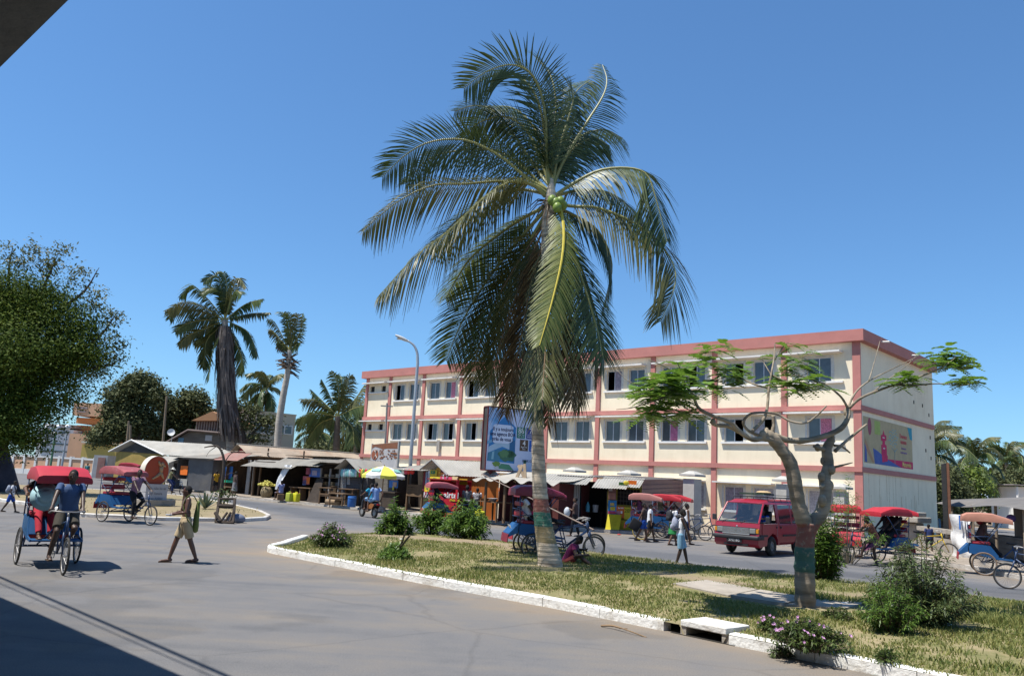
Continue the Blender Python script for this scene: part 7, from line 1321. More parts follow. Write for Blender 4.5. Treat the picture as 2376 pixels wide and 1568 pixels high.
def fuse(mb, name, mat, parent, vox, smooth=2):
    me = bpy.data.meshes.new(name); me.from_pydata(mb.v, [], mb.f); o = bpy.data.objects.new(name+'_tmp', me); COL.objects.link(o)
    r = o.modifiers.new('r', 'REMESH'); r.mode = 'VOXEL'; r.voxel_size = vox; r.use_smooth_shade = True
    if smooth: s = o.modifiers.new('s', 'SMOOTH'); s.iterations = smooth; s.factor = .5
    bpy.context.view_layer.update(); dg = bpy.context.evaluated_depsgraph_get(); m2 = bpy.data.meshes.new_from_object(o.evaluated_get(dg)); bpy.data.objects.remove(o); bpy.data.meshes.remove(me)
    m2.name = name; m2.materials.clear(); m2.materials.append(mat); m2.polygons.foreach_set('use_smooth', [True]*len(m2.polygons)); ob = bpy.data.objects.new(name, m2); COL.objects.link(ob); ob.parent = parent; return ob
SKIN = M('skin_brown', (.115, .060, .036), .5, .08, 6, spec=.4); SKIN2 = M('skin_dark', (.062, .036, .025), .5, .08, 6, spec=.4); HAIR = M('black_hair', (.012, .011, .011), .8, .3, 30, bump=.4)
def cloth(name, col, rough=.9, **k): return M('cloth_'+name, col, rough, k.pop('var', .12), k.pop('scale', 5), **k)
def person(label, loc, head_dir, h=1.7, pelvis=None, lean=0., twist=0., feet=None, hands=None, yaw=0., tilt=0., top=None, bottom='shorts', tcol=None, bcol=None, skin=SKIN2, group=None, vox=.0105, sleeve=.5, hairr=1.0, foot='sandal', kpole=None, epole=None, hat=None, scol=None, hair=True, side=0., shleg=.8, fingers=.35):
    """facing +X locally; z up; all lengths for height h"""
    t = thing('person', label, 'person', loc, head_dir, group); H_ = h; T = lambda x, y, z: Vector((x, y, z))
    pel = Vector(pelvis)*1.0 if pelvis is not None else T(0, 0, .535*H_)
    up = Vector((math.sin(lean)*math.cos(side), math.sin(side)*.9, math.cos(lean))).normalized(); fw = Vector((math.cos(lean), 0, -math.sin(lean))); fw = (fw-up*fw.dot(up)).normalized(); lf = up.cross(fw)
    R_ = Matrix.Rotation(twist, 3, up); f2 = R_ @ fw; l2 = R_ @ lf
    waist = pel+up*.085*H_; chest = pel+up*.205*H_+f2*.006*H_; neck = pel+up*.305*H_; sh = [pel+up*.278*H_+l2*s*.108*H_ for s in (1, -1)]; hip = [pel-up*.012*H_+lf*s*.052*H_ for s in (1, -1)]
    hdup = (up*.75+T(0, 0, .25)).normalized() if tilt == 0 else (Matrix.Rotation(tilt, 3, l2) @ up); head = neck+hdup*.085*H_+f2*.012*H_
    Ry = Matrix.Rotation(yaw, 3, hdup); hf = Ry @ (f2-hdup*f2.dot(hdup)).normalized(); hl = hdup.cross(hf)
    feet = feet or [T(.10*H_, .055*H_, .045*H_), T(-.10*H_, -.055*H_, .045*H_)]; hands = hands or [T(.02*H_, .16*H_, .45*H_), T(.03*H_, -.16*H_, .45*H_)]
    b = MB(); kn = []; el = []; wr = []; an = []
    for i in (0, 1):
        k, a = ik(hip[i], feet[i], .243*H_, .245*H_, (kpole or (fw+lf*(1 if i == 0 else -1)*.12))); kn.append(k); an.append(a)
        capsule(b, [hip[i], hip[i].lerp(k, .5), k, k.lerp(a, .35), a], [.054*H_, .046*H_, .033*H_, .033*H_, .021*H_])
        ft = (fw-T(0, 0, fw.z)).normalized() if not isinstance(foot, dict) else foot['dir'][i]; hz = .028*H_
        capsule(b, [a-ft*.02*H_-T(0, 0, .02*H_), a+ft*.05*H_-T(0, 0, hz), a+ft*.105*H_-T(0, 0, hz+.004*H_)], [.021*H_, .019*H_, .013*H_])
        for q in range(5): o_ = (q-2)*.0075*H_; sd = ft.cross(T(0, 0, 1)); capsule(b, [a+ft*.10*H_+sd*o_-T(0, 0, hz+.006*H_), a+ft*(.128-.004*abs(q-1))*H_+sd*o_*1.1-T(0, 0, hz+.009*H_)], [.0065*H_, .0055*H_], 6)
        ep = epole[i] if epole else (-fw*.8+lf*(1 if i == 0 else -1)*.55-up*.3); e, w_ = ik(sh[i], hands[i], .172*H_, .150*H_, ep); el.append(e); wr.append(w_)
        capsule(b, [sh[i], sh[i].lerp(e, .45), e, e.lerp(w_, .35), w_], [.034*H_, .029*H_, .0225*H_, .0235*H_, .0155*H_])
        hd = (w_-e).normalized(); pn = hd.cross(lf*(1 if i == 0 else -1)); pn = pn.normalized() if pn.length > .2 else fw; sd = hd.cross(pn).normalized()
        capsule(b, [w_, w_+hd*.05*H_], [.017*H_, .021*H_], 8)
        for q in range(4):
            o_ = (q-1.5)*.0125*H_; c0 = w_+hd*.05*H_+sd*o_; ln = (.038, .044, .041, .032)[q]*H_; d1 = (hd+pn*fingers*.6).normalized(); d2 = (hd+pn*fingers*2.2).normalized(); capsule(b, [c0, c0+d1*ln*.5, c0+d1*ln*.5+d2*ln*.55], [.0068*H_, .0062*H_, .0052*H_], 6)
        th = sd*(1 if sd.dot(lf)*(1 if i == 0 else -1) < 0 else -1); c0 = w_+hd*.018*H_+th*.015*H_; capsule(b, [c0, c0+(th*.7+hd).normalized()*.026*H_, c0+(th*.7+hd).normalized()*.026*H_+(hd+pn*.4).normalized()*.024*H_], [.0085*H_, .0078*H_, .006*H_], 6)
    Rt = Matrix((f2, l2, up)).transposed()
    b.ball(pel+up*.0*H_, (.062*H_, .088*H_, .075*H_), 14, 9, Rt); b.ball(waist, (.055*H_, .078*H_, .085*H_), 14, 9, Rt); b.ball(chest, (.062*H_, .098*H_, .10*H_), 14, 9, Rt); b.ball(pel+up*.262*H_, (.048*H_, .112*H_, .036*H_), 14, 8, Rt)
    capsule(b, [pel+up*.265*H_, neck, head-hdup*.03*H_], [.036*H_, .030*H_, .029*H_])
    Rh = Matrix((hf, hl, hdup)).transposed(); b.ball(head, (.054*H_, .045*H_, .066*H_), 16, 11, Rh); b.ball(head-hdup*.030*H_+hf*.012*H_, (.041*H_, .036*H_, .042*H_), 12, 8, Rh)
    b.ball(head+hf*.054*H_-hdup*.012*H_, (.012*H_, .010*H_, .012*H_), 8, 6, Rh); b.ball(head+hf*.050*H_+hdup*.004*H_, (.008*H_, .007*H_, .016*H_), 8, 6, Rh); b.ball(head+hf*.046*H_-hdup*.036*H_, (.011*H_, .017*H_, .008*H_), 8, 6, Rh)
    for s in (1, -1): b.ball(head+hl*s*.046*H_-hdup*.006*H_, (.011*H_, .006*H_, .017*H_), 8, 6, Rh)
    body = fuse(b, 'body', skin, t, vox*H_/1.7)
    if hair:
        m = MB(); m.ball(head+hdup*.010*H_-hf*.008*H_, (.0545*H_*hairr, .0485*H_*hairr, .0635*H_*hairr), 16, 11, Rh); m.build('hair', HAIR, t, smooth='all')
    m = MB()
    for s in (1, -1): m.ball(head+hf*.047*H_+hl*s*.018*H_+hdup*.008*H_, (.0075*H_, .009*H_, .0055*H_), 8, 6, Rh)
    m.build('eyes', M('eye_dark', (.03, .025, .02), .3), t, smooth='all')
    if top:
        c = MB(); g = .011*H_
        c.ball(chest, (.062*H_+g, .098*H_+g, .10*H_+g*.3), 14, 9, Rt); c.ball(pel+up*.256*H_, (.046*H_+g, .102*H_+g, .030*H_+g*.5), 14, 8, Rt); c.ball(waist, (.058*H_+g, .082*H_+g, .09*H_), 14, 9, Rt)
        hem = pel+up*(-.035 if top != 'crop' else .05)*H_; rg = lambda q, a_, b_: [q+f2*math.cos(x)*a_*H_+l2*math.sin(x)*b_*H_ for x in np.linspace(0, 2*PI, 16, endpoint=False)]
        c.loft([rg(hem, .080, .105), rg(waist, .074, .098), rg(chest, .074, .108), rg(pel+up*.262*H_, .05, .088)], True, True)
        if top != 'vest':
            for i in (0, 1):
                q = sh[i].lerp(el[i], min(sleeve, 1)*.98); pts = [sh[i]-l2*(1 if i == 0 else -1)*.03*H_, sh[i], sh[i].lerp(q, .5), q]; rs = [.035*H_, .038*H_, .037*H_, .037*H_]
                if sleeve > 1: pts = pts[:-1]+[el[i], el[i].lerp(wr[i], .85)]; rs = rs[:3]+[.034*H_, .027*H_]
                c.ball(sh[i], .038*H_, 10, 7); c.tube(pts, rs, 12)
        fuse(c, 'shirt', tcol, t, .012*H_/1.7, 3)
    if bottom:
        c = MB(); g = .013*H_; c.ball(pel, (.062*H_+g, .088*H_+g, .066*H_), 14, 9, Rt); rgp = lambda q, a_, b_: [q+fw*math.cos(x)*a_*H_+lf*math.sin(x)*b_*H_ for x in np.linspace(0, 2*PI, 20, endpoint=False)]
        if bottom == 'skirt':
            kc = (kn[0]+kn[1])/2; ddn = (kc-pel); e_ = pel+ddn*shleg*1.12; sp = .5*abs((kn[0]-kn[1]).dot(fw))/H_+.078; sl_ = .5*abs((kn[0]-kn[1]).dot(lf))/H_+.078
            c.loft([rgp(pel+up*.07*H_, .062, .088), rgp(pel, .080, .105), rgp(pel.lerp(e_, .5), max(.085, sp*.8), .105), rgp(e_, max(.09, sp), max(.105, sl_))], True, True); fuse(c, 'skirt', bcol, t, .012*H_/1.7, 3)
        else:
            for i in (0, 1):
                e_ = hip[i].lerp(kn[i], shleg if bottom == 'shorts' else 1); pts = [hip[i]+up*.01*H_, hip[i].lerp(e_, .5), e_]; rs = [.064*H_, .060*H_, .056*H_ if bottom == 'shorts' else .043*H_]
                if bottom == 'trousers': pts.append(kn[i].lerp(an[i], .9)); rs.append(.035*H_)
                c.ball(hip[i], .064*H_, 10, 7); c.tube(pts, rs, 12)
            c.loft([rgp(pel+up*.06*H_, .062, .086), rgp(pel-up*.01*H_, .076, .102)], True, True); fuse(c, 'shorts' if bottom == 'shorts' else 'trousers', bcol, t, .012*H_/1.7, 2)
    if foot:
        for i in (0, 1):
            ft = (fw-T(0, 0, fw.z)).normalized() if not isinstance(foot, dict) else foot['dir'][i]; a = an[i]; m = MB(); m.rbox((0, 0, 0), (.165*H_, .055*H_, .010*H_), .004*H_, 3, rz=math.atan2(ft.y, ft.x)); sd_ = m.build('sandal', M('sandal_brown', (.06, .035, .02), .7), t); sd_.location = a+ft*.045*H_-T(0, 0, .049*H_)
    if hat:
        m = MB(); hm = M('straw_hat', (.50, .36, .16), .9, .2, 20) if hat == 'straw' else hat; Rm = Rh; n = 20
        prof = [(.115, .018), (.10, .022), (.055, .028), (.052, .06), (.03, .085), (.002, .088)]; m.loft([[head+Rm @ Vector((r*H_*math.cos(2*PI*k_/n), r*H_*math.sin(2*PI*k_/n), z*H_)) for k_ in range(n)] for r, z in prof], False, True); m.build('hat', hm, t, smooth='all')
    PINFO[t.name] = dict(up=up, f=f2, l=l2, chest=chest, neck=neck, pel=pel, wr=wr, el=el, sh=sh, head=head, hf=hf, hl=hl, hu=hdup, H=H_)
    return t

def backpack(who, col, label, hang=0.0, w_=.30, name='backpack', cat='backpack'):
    q = PINFO[who.name]; H_ = q['H']; R = Matrix((q['f'], q['l'], q['up'])).transposed(); c = q['chest']-q['f']*.125*H_-q['up']*(.02+hang)*H_
    t = thing(name, label, cat, who.matrix_basis @ Vector((0, 0, 0)), who.rotation_euler.z); bpy.context.view_layer.update()
    def put(m, nm, mat, sm='all'):
        o = m.build(nm, mat, t, smooth=sm); return o
    m = MB(); n = 14; rings = []
    for z, a, b in ((-.13, .035, .075), (-.12, .055, .092), (-.02, .062, .095), (.06, .055, .088), (.105, .035, .065), (.115, .01, .03)): rings.append([c+R @ Vector((a*H_*math.copysign(abs(math.cos(x))**.6, math.cos(x)), b*H_*math.copysign(abs(math.sin(x))**.6, math.sin(x)), z*H_)) for x in np.linspace(0, 2*PI, n, endpoint=False)])
    m.loft(rings, True, True); put(m, 'bag', col)
    m = MB(); rings = []
    for z, a, b in ((-.11, .02, .06), (-.10, .03, .07), (-.04, .03, .07), (-.02, .015, .06)): rings.append([c-q['f']*.05*H_+R @ Vector((a*H_*math.cos(x), b*H_*math.sin(x), z*H_)) for x in np.linspace(0, 2*PI, n, endpoint=False)])
    m.loft(rings, True, True); put(m, 'pocket', col)
    for s in (0, 1): m = MB(); sg = 1 if s == 0 else -1; a = c+q['up']*.10*H_+q['l']*sg*.055*H_; top_ = q['sh'][s]-q['l']*sg*.035*H_+q['up']*.045*H_; fr = q['chest']+q['f']*.08*H_+q['l']*sg*.07*H_; lo = c-q['up']*.09*H_+q['l']*sg*.09*H_; m.tube(crom([a, top_, fr, fr-q['up']*.08*H_, lo], 14), .013*H_, 6); put(m, 'strap', M('strap_black', (.02, .02, .025), .7))
    return t
def held(who, side, mb, name, mat, label, cat, off=(0, 0, 0)):
    q = PINFO[who.name]; o = mb.build(name, mat, smooth='all'); bpy.context.view_layer.update(); o.location = who.matrix_basis @ (q['wr'][side]+Vector(off)); o.rotation_euler = (0, 0, who.rotation_euler.z); return tag(o, label, cat)
# ---------------------------------------------------------------- cycles and cycle rickshaws
TYRE = M('tyre_rubber', (.035, .033, .031), .85, .2, 8, dirt=(.16, .13, .10), dirt_amt=.6); TYRET = M('tan_tyre', (.20, .135, .085), .85, .2, 6); RIM = M('rim_steel', (.30, .29, .28), .45, .1, 6, metal=.4); YRIM = M('yellow_rim', (.55, .40, .06), .5, .1, 5)
FRM = M('frame_navy', (.020, .045, .11), .45, .15, 5, spec=.5); BOX = M('cart_blue', (.014, .082, .215), .5, .15, 2, dirt=(.07, .12, .2), dirt_amt=.4); VIN = M('vinyl_red', (.30, .018, .030), .55, .12, 2, spec=.5); VINP = M('vinyl_faded', (.38, .16, .135), .5, .15, 2, dirt=(.45, .3, .22), dirt_amt=.4); VIND = M('vinyl_crimson', (.20, .018, .04), .42, .15, 2, spec=.5); VINB = M('vinyl_bright', (.40, .022, .030), .5, .14, 2, spec=.35); BLKR = M('black_saddle', (.018, .017, .017), .6)
_wc = {}
def wheel(parent, loc, r, name='wheel', tyre=None, yaw=0):
    key = (r, (tyre or TYRE).name)
    if key not in _wc:
        a = MB(); a.torus((0, 0, 0), r-.02, .021); b = MB(); b.torus((0, 0, 0), r-.045, .012, m=6); c = MB(); c.cyl((0, -.045, 0), (0, .045, 0), .026, 8)
        for i in range(24): q = 2*PI*i/24; c.tube([(0, .03*(1 if i % 2 else -1), 0), ((r-.05)*math.cos(q), 0, (r-.05)*math.sin(q))], .0028, 3, cap=False)
        o1 = c.build(name, RIM); o2 = a.build('tyre', tyre or TYRE, smooth='all'); o3 = b.build('rim', RIM, smooth='all'); _wc[key] = [o1.data, o2.data, o3.data]
        for o in (o1, o2, o3): bpy.data.objects.remove(o)
    d = _wc[key]; w_ = bpy.data.objects.new(name, d[0]); COL.objects.link(w_); w_.parent = parent; w_.location = loc; w_.rotation_euler = (0, 0, yaw)
    for nm, me in (('tyre', d[1]), ('rim', d[2])): o = bpy.data.objects.new(nm, me); COL.objects.link(o); o.parent = w_
    return w_
def bike_front(t, xf=1.85, r=.33, fm=FRM, rear=None, y=0):
    """frame of the pulling bicycle; xf = front hub"""
    A = lambda x, z, yy=0: Vector((x, y+yy, z)); hx = xf-.20
    wheel(t, A(xf, r), r, 'front_wheel')
    m = MB(); m.tube([A(hx-.045, 1.0), A(hx+.02, .72)], .024, 8); bb = A(hx-.66, .30); m.tube([A(hx-.03, .92), A(hx-.80, .82)], .016, 7); m.tube([A(hx+.0, .78), bb], .019, 7); m.tube([bb, A(hx-.84, .92)], .017, 7); m.build('frame', fm, t, smooth='all')
    m = MB()
    for s in (-1, 1): m.tube([A(hx+.02, .74, s*.045), A(hx+.06, .62, s*.05), A(xf, r, s*.05)], [.016, .015, .011], 6)
    m.build('fork', fm, t, smooth='all')
    m = MB(); m.tube([A(hx-.045, 1.0), A(hx-.06, 1.08)], .018, 7); m.tube(crom([A(hx-.26, 1.06, .29), A(hx-.10, 1.10, .27), A(hx+.0, 1.09, .12), A(hx+.0, 1.09, 0), A(hx+.0, 1.09, -.12), A(hx-.10, 1.10, -.27), A(hx-.26, 1.06, -.29)], 18), .013, 7); m.build('handlebar', RIM, t, smooth='all')
    m = MB(); m.loft([[A(hx-.86+dx, .98+dz, w_*math.cos(q))+Vector((0, 0, .03*math.sin(q))) for q in np.linspace(0, 2*PI, 10, endpoint=False)] for dx, dz, w_ in ((-.14, .02, .05), (-.12, .02, .10), (-.02, 0, .09), (.08, .01, .035), (.14, .0, .02))], True, True); m.build('saddle', BLKR, t, smooth='all')
    m = MB(); m.torus(bb+Vector((0, -.05, 0)), .085, .008, n=20, m=5); m.cyl(bb+Vector((0, -.1, 0)), bb+Vector((0, .1, 0)), .02, 7); m.tube([bb+Vector((0, -.09, 0)), bb+Vector((.12, -.09, -.11))], .011, 5); m.tube([bb+Vector((0, .09, 0)), bb+Vector((-.12, .09, .11))], .011, 5); m.build('crank', RIM, t)
    for s, q in ((-1, bb+Vector((.12, -.14, -.11))), (1, bb+Vector((-.12, .14, .11)))): m = MB(); m.box(q, (.09, .09, .025)); m.build('pedal', BLKR, t)
    return bb
def rickshaw(label, loc, rz, can=VIN, box=BOX, fm=FRM, tyre=None, group='cycle rickshaws', lettering=None, canz=0, seat=VIN, letcol=None, rear=VIN, dark=False):
    t = thing('cycle_rickshaw', label, 'rickshaw', loc, rz, group); P_ = lambda x, y, z: Vector((x, y, z))
    for s in (-1, 1): wheel(t, (0, s*.52, .35), .35, 'rear_wheel', tyre)
    bb = bike_front(t, fm=fm)
    m = MB(); m.cyl((0, -.50, .35), (0, .50, .35), .022, 8); m.tube([bb, P_(.35, .10, .40), P_(0, .12, .36)], .017, 6); m.tube([bb, P_(.35, -.10, .40), P_(0, -.12, .36)], .017, 6); m.tube([P_(.85, 0, .86), P_(.55, .16, .55), P_(0, .2, .38)], .016, 6); m.tube([P_(.85, 0, .86), P_(.55, -.16, .55), P_(0, -.2, .38)], .016, 6)
    for s in (-1, 1): m.tube([P_(0, s*.44, .36), P_(.1, s*.42, .55)], .015, 6); m.tube([P_(-.3, s*.42, .62), P_(0, s*.44, .37)], .013, 6)
    m.build('chassis', fm, t, smooth='all')
    m = MB(); prof = [(-.40, .64), (-.36, .93), (.16, .91), (.40, .57), (.80, .53), (.80, .485), (.36, .50), (-.1, .60)]
    for s in (-1, 1): m.poly([(x, s*.44-.012, z) for x, z in prof[::-1]], (0, .024, 0))
    m.box((.58, 0, .505), (.44, .852, .03)); m.box((-.385, 0, .785), (.03, .85, .28), ry=-.13); m.box((.29, 0, .74), (.03, .85, .36), ry=-.62); m.box((-.10, 0, .80), (.5, .852, .03))
    m.build('body', box, t)
    m = MB(); m.loft([[P_(-.42, -.44, .68), P_(-.42, .44, .68), P_(-.42, .44, .92), P_(-.42, -.44, .92)], [P_(-.68, -.40, .56), P_(-.68, .40, .56), P_(-.66, .40, .66), P_(-.66, -.40, .66)]], True, True); m.build('tail_box', box, t)
    m = MB(); m.box((-.69, 0, .53), (.02, .84, .22), ry=.12); m.build('mudflap', rear, t)
    m = MB(); m.rbox((-.05, 0, .965), (.5, .84, .10), .035); m.build('seat', seat, t, smooth='all'); 
    for z, h_ in ((1.17, .17), (1.44, .12)): m = MB(); m.rbox((-.345, 0, z), (.06, .86, h_), .025); m.build('backrest', seat, t, smooth='all')
    m = MB(); zc = 1.66+canz
    for s in (-1, 1):
        y = s*.45; m.tube([P_(-.38, y, .90), P_(-.42, y, zc)], .014, 6); m.tube([P_(.12, y, .92), P_(-.40, y, 1.32)], .011, 6); m.tube([P_(.02, y, .93), P_(.58, y, zc)], .013, 6); m.tube([P_(.10, y, .92), P_(.16, y, 1.18), P_(-.40, y, 1.14)], .012, 6)
        m.tube([P_(-.46, y, zc), P_(.70, y, zc)], .013, 6)
    for z in (1.10, 1.30): m.tube([P_(-.40, -.45, z), P_(-.40, .45, z)], .013, 6)
    m.build('hoop_frame', fm, t, smooth='all')
    m = MB(); rows = []; rnd_ = random.Random(int(abs(loc[0])*97))
    for x, zt, zb in ((-.56, zc+.03, zc-.06), (-.545, zc+.13, zc-.06), (-.40, zc+.205, zc-.05), (-.05, zc+.225, zc-.045), (.30, zc+.215, zc-.045), (.36, zc+.20, zc-.05), (.70, zc+.10, zc-.06), (.82, zc+.055, zc-.085), (.83, zc-.03, zc-.09)):
        e = rnd_.uniform(-.015, .015); rows.append([P_(x, -.47, zb+e), P_(x, -.48, (zb+zt)/2), P_(x, -.455, zt-.025), P_(x, -.38, zt), P_(x, 0, zt+.012), P_(x, .38, zt), P_(x, .455, zt-.025), P_(x, .48, (zb+zt)/2), P_(x, .47, zb-e)])
    m.loft(rows, closed=False); m.add(rows[0], [tuple(range(9))]); m.add(rows[-1], [tuple(range(8, -1, -1))]); m.build('canopy', can, t, smooth=True)
    if lettering: 
        for i, s in enumerate(lettering): text(s, .15 if i == 0 else .10, letcol or M('letter_cream', (.5, .46, .36), .7), t, (-.566+.085*i, 0, .815-.13*i), (0, -1, 0), (-.4, 0, 1), bold=.003)
    return t
def rick_from(fpx, rpx, side, z=0):
    f = G(*fpx, z).to_2d(); r = G(*rpx, z).to_2d(); d = f-r; a = math.atan2(d.y, d.x)+side*math.atan2(.52, 1.85); return Vector((f.x-1.85*math.cos(a), f.y-1.85*math.sin(a), z)), a
CL = cloth
def rider(label, rk, tcol, bcol, h=1.7, hat=None, skin=SKIN2, bottom='shorts', lean=.18, yaw=0, sleeve=.5, vox=.0105, group=None, top='tee', y=0): return person(label, rk.location, rk.rotation_euler.z, h, pelvis=(.86, y, 1.05), lean=lean, hands=[(1.40, .27, 1.10), (1.40, -.27, 1.10)], feet=[(.86, .14, .50), (1.08, -.14, .28)], top=top, tcol=tcol, bcol=bcol, hat=hat, skin=skin, bottom=bottom, yaw=yaw, sleeve=sleeve, vox=vox, group=group, fingers=1.0)
def passenger(label, rk, tcol, bcol, y=0, h=1.62, skin=SKIN2, bottom='trousers', hands=None, top='tee', hat=None, yaw=0, sleeve=.5, lean=-.12, feet=None, group=None, hairr=1.05): return person(label, rk.location, rk.rotation_euler.z, h, pelvis=(-.08, y, 1.10), lean=lean, hands=hands or [(.32, y+.12, 1.16), (.32, y-.12, 1.16)], feet=feet or [(.50, y+.10, .60), (.54, y-.10, .60)], top=top, tcol=tcol, bcol=bcol, skin=skin, bottom=bottom, hat=hat, yaw=yaw, sleeve=sleeve, group=group, hairr=hairr)
DKBLUE = CL('slate_blue', (.055, .095, .19)); KHAKI = CL('beige', (.42, .33, .205)); OLIVE = CL('dark_olive', (.055, .05, .04)); REDT = CL('red_trouser', (.36, .022, .04)); BLK = CL('black', (.014, .014, .016)); PLAID = CL('plum_check', (.22, .12, .17), var=.45, scale=14); WHT_ = CL('white', (.66, .67, .70), var=.06); NAVY = CL('navy', (.025, .04, .12)); SKY_ = CL('pale_blue', (.22, .36, .52)); TURQ = CL('turquoise', (.03, .30, .44)); MAG = CL('magenta', (.17, .018, .075)); BRN = CL('brown', (.075, .05, .045)); GREY = CL('grey_cloth', (.20, .20, .21)); YEL = CL('yellow_shirt', (.52, .28, .02), var=.4, scale=9); GRN = CL('green_skirt', (.025, .22, .06)); ROY = CL('royal_blue', (.02, .08, .36)); PURP = CL('purple_skirt', (.14, .045, .095)); CAMO = CL('camo', (.20, .20, .11), var=.5, scale=9); PATT = CL('black_white', (.16, .16, .165), var=.95, scale=16); RST = CL('rust_shirt', (.20, .08, .05), var=.5, scale=9)
p, a = rick_from((145, 1333), (38, 1308), -1); R1 = rickshaw('red canopied cycle rickshaw carrying a passenger in red trousers, nearest at the left', p, a, VINB, lettering=None)
rider('person riding the nearest rickshaw in a slate blue t-shirt and dark shorts', R1, DKBLUE, OLIVE, 1.75, vox=.009, lean=.12, y=.10, yaw=-.3)
passenger('person in red trousers seated under the nearest red canopy', R1, BLK, REDT, y=-.18, h=1.62, skin=SKIN, hands=[(.34, .05, 1.28), (-.1, -.50, 1.36)])
m = MB(); n = 24; hatp = [(.27, .012), (.26, .0), (.13, .02), (.12, .07), (.08, .115), (.002, .12)]; m.lathe(hatp, n); m.lathe([(.133, .018), (.131, .045)], n, cap=False); o = m.build('sun_hat', M('hat_ice_blue', (.36, .56, .62), .8, .08, 30), smooth='all'); hp = R1.location+Vector((math.cos(a)*.42+math.sin(a)*.24, math.sin(a)*.42-math.cos(a)*.24, 1.30)); o.location = hp; o.rotation_euler = (0, rad(78), a); tag(o, 'pale blue sun hat held before the passenger of the nearest rickshaw', 'hat')
p, a = rick_from((347, 1218), (255, 1211), -1); R2 = rickshaw('cycle rickshaw with faded crimson canopy passing in front of the disc monument', p, a, M('vinyl_worn', (.33, .085, .085), .45, .3, 2.5, dirt=(.45, .32, .30), dirt_amt=.7), lettering=None)
rider('person in a plum checked shirt riding the rickshaw by the disc monument', R2, PLAID, BLK, 1.68, bottom='trousers', yaw=-.7)
p = GY(300, 60, .1); R3 = rickshaw('distant cycle rickshaw whose red canopy shows left of the orange disc', p, .1, VIN); rider('person in blue on the distant rickshaw left of the orange disc', R3, ROY, BLK)
p = G(1226, 1293, .05); R4 = rickshaw('dark red canopied cycle rickshaw parked behind the palm trunk with blue tail box', p, .20, VIND, lettering=('VALIL', 'TIA FITIA'), canz=.06, rear=VIND)
passenger('person in white top reclining in the rickshaw behind the palm with legs stretched forward', R4, WHT_, BLK, y=-.2, h=1.62, feet=[(.98, -.10, 1.02), (1.02, -.26, 1.0)], hands=[(.2, -.05, 1.2), (.15, -.42, 1.2)], lean=-.35)
m = MB(); m.rbox((0, 0, 0), (.12, .26, .34), .05); o = m.build('bag', CL('pink_bag', (.55, .05, .17)), smooth='all', loc=R4.location+Vector((.10, -.42, 1.34)), rz=.3); tag(o, 'pink bag beside the person reclining behind the palm trunk', 'bag')
R5 = rickshaw('cycle rickshaw parked alongside beyond the one behind the palm trunk', R4.location+Vector((.15, 1.15, 0)), .20, VIND, seat=VIND)
for i, (u, v, can, lab) in enumerate(((1489, 1249, VINP, 'parked cycle rickshaw with faded pink canopy and yellow wheels by the iron shop'), (1537, 1246, VINB, 'parked cycle rickshaw with bright red canopy, middle of the three by the iron shop'), (1563, 1243, VINB, 'parked cycle rickshaw with red canopy, rightmost of the three by the iron shop'))):
    rk = rickshaw(lab, G(u, v), -.26-.04*i, can, tyre=M('yellow_tyre', (.40, .29, .05), .7) if i == 0 else None, group='cycle rickshaws parked by the iron shop')
    passenger(['person in a purple top seated in the pink canopied parked rickshaw', 'person in olive seated in the middle parked rickshaw by the shop', 'person in red seated in the rightmost parked rickshaw by the shop'][i], rk, [PURP, CAMO, CL('red_shirt', (.45, .03, .03))][i], BLK, y=.1*i-.1)
R9 = rickshaw('cycle rickshaw with dusty pink canopy waiting before the red phone booth', GY(1020, 39.3), .35, M('vinyl_dusty', (.36, .09, .10), .5, .2, 2))
passenger('person wearing a straw hat in the rickshaw before the red phone booth', R9, BLK, NAVY, hat=M('white_hat', (.6, .58, .52), .9))
p, a = rick_from((1966, 1305), (2093, 1311), 1); R10 = rickshaw('cycle rickshaw with shiny red canopy heading left, right of the flame tree', p, a, VINB)
passenger('person in dark clothes, front one in the shiny red rickshaw', R10, BLK, BLK, y=.2); passenger('person in black, second passenger of the shiny red rickshaw', R10, CL('charcoal', (.03, .03, .035)), BLK, y=-.2)
R11 = rickshaw('cycle rickshaw seen from behind with red lettered tail, left of the shiny red one', G(1963, 1290), 1.35, VINB, box=M('cart_red', (.42, .03, .05), .5), lettering=('VALIMBOLA', '* 7 *'), rear=VINB)
R12 = rickshaw('yellow framed cycle rickshaw facing right behind the shiny red one', G(2078, 1290), -.4, VINB, fm=M('frame_yellow', (.50, .35, .03), .5))
p = G(2282, 1331); a = -.45; R13 = rickshaw('cycle rickshaw with torn pale orange canopy and tan tyres at the right edge', p, a, M('vinyl_peach', (.40, .185, .125), .55, .2, 2, dirt=(.5, .36, .28), dirt_amt=.6), tyre=TYRET)
passenger('person in dark brown with bent back in the rickshaw at the right edge', R13, BRN, BLK, lean=.35)
fw_ = G(2339, 1365); R14 = rickshaw('cycle rickshaw heading left, cut off by the right edge with its front wheel in view', (fw_.x+1.85*math.cos(.45), fw_.y-1.85*math.sin(.45), 0), PI-.45, VINP); rider('person in mauve with a straw hat riding in from the right edge', R14, CL('mauve', (.20, .10, .16)), BLK, hat='straw')
def bicycle(label, loc, rz): t = thing('bicycle', label, 'bicycle', loc, rz); bb = bike_front(t, xf=1.05); wheel(t, (0, 0, .33), .33, 'rear_wheel'); m = MB(); m.tube([bb, (0, .05, .33)], .012, 6); m.tube([(.04, 0, .86), (0, .05, .33)], .012, 6); m.build('stay', FRM, t); return t
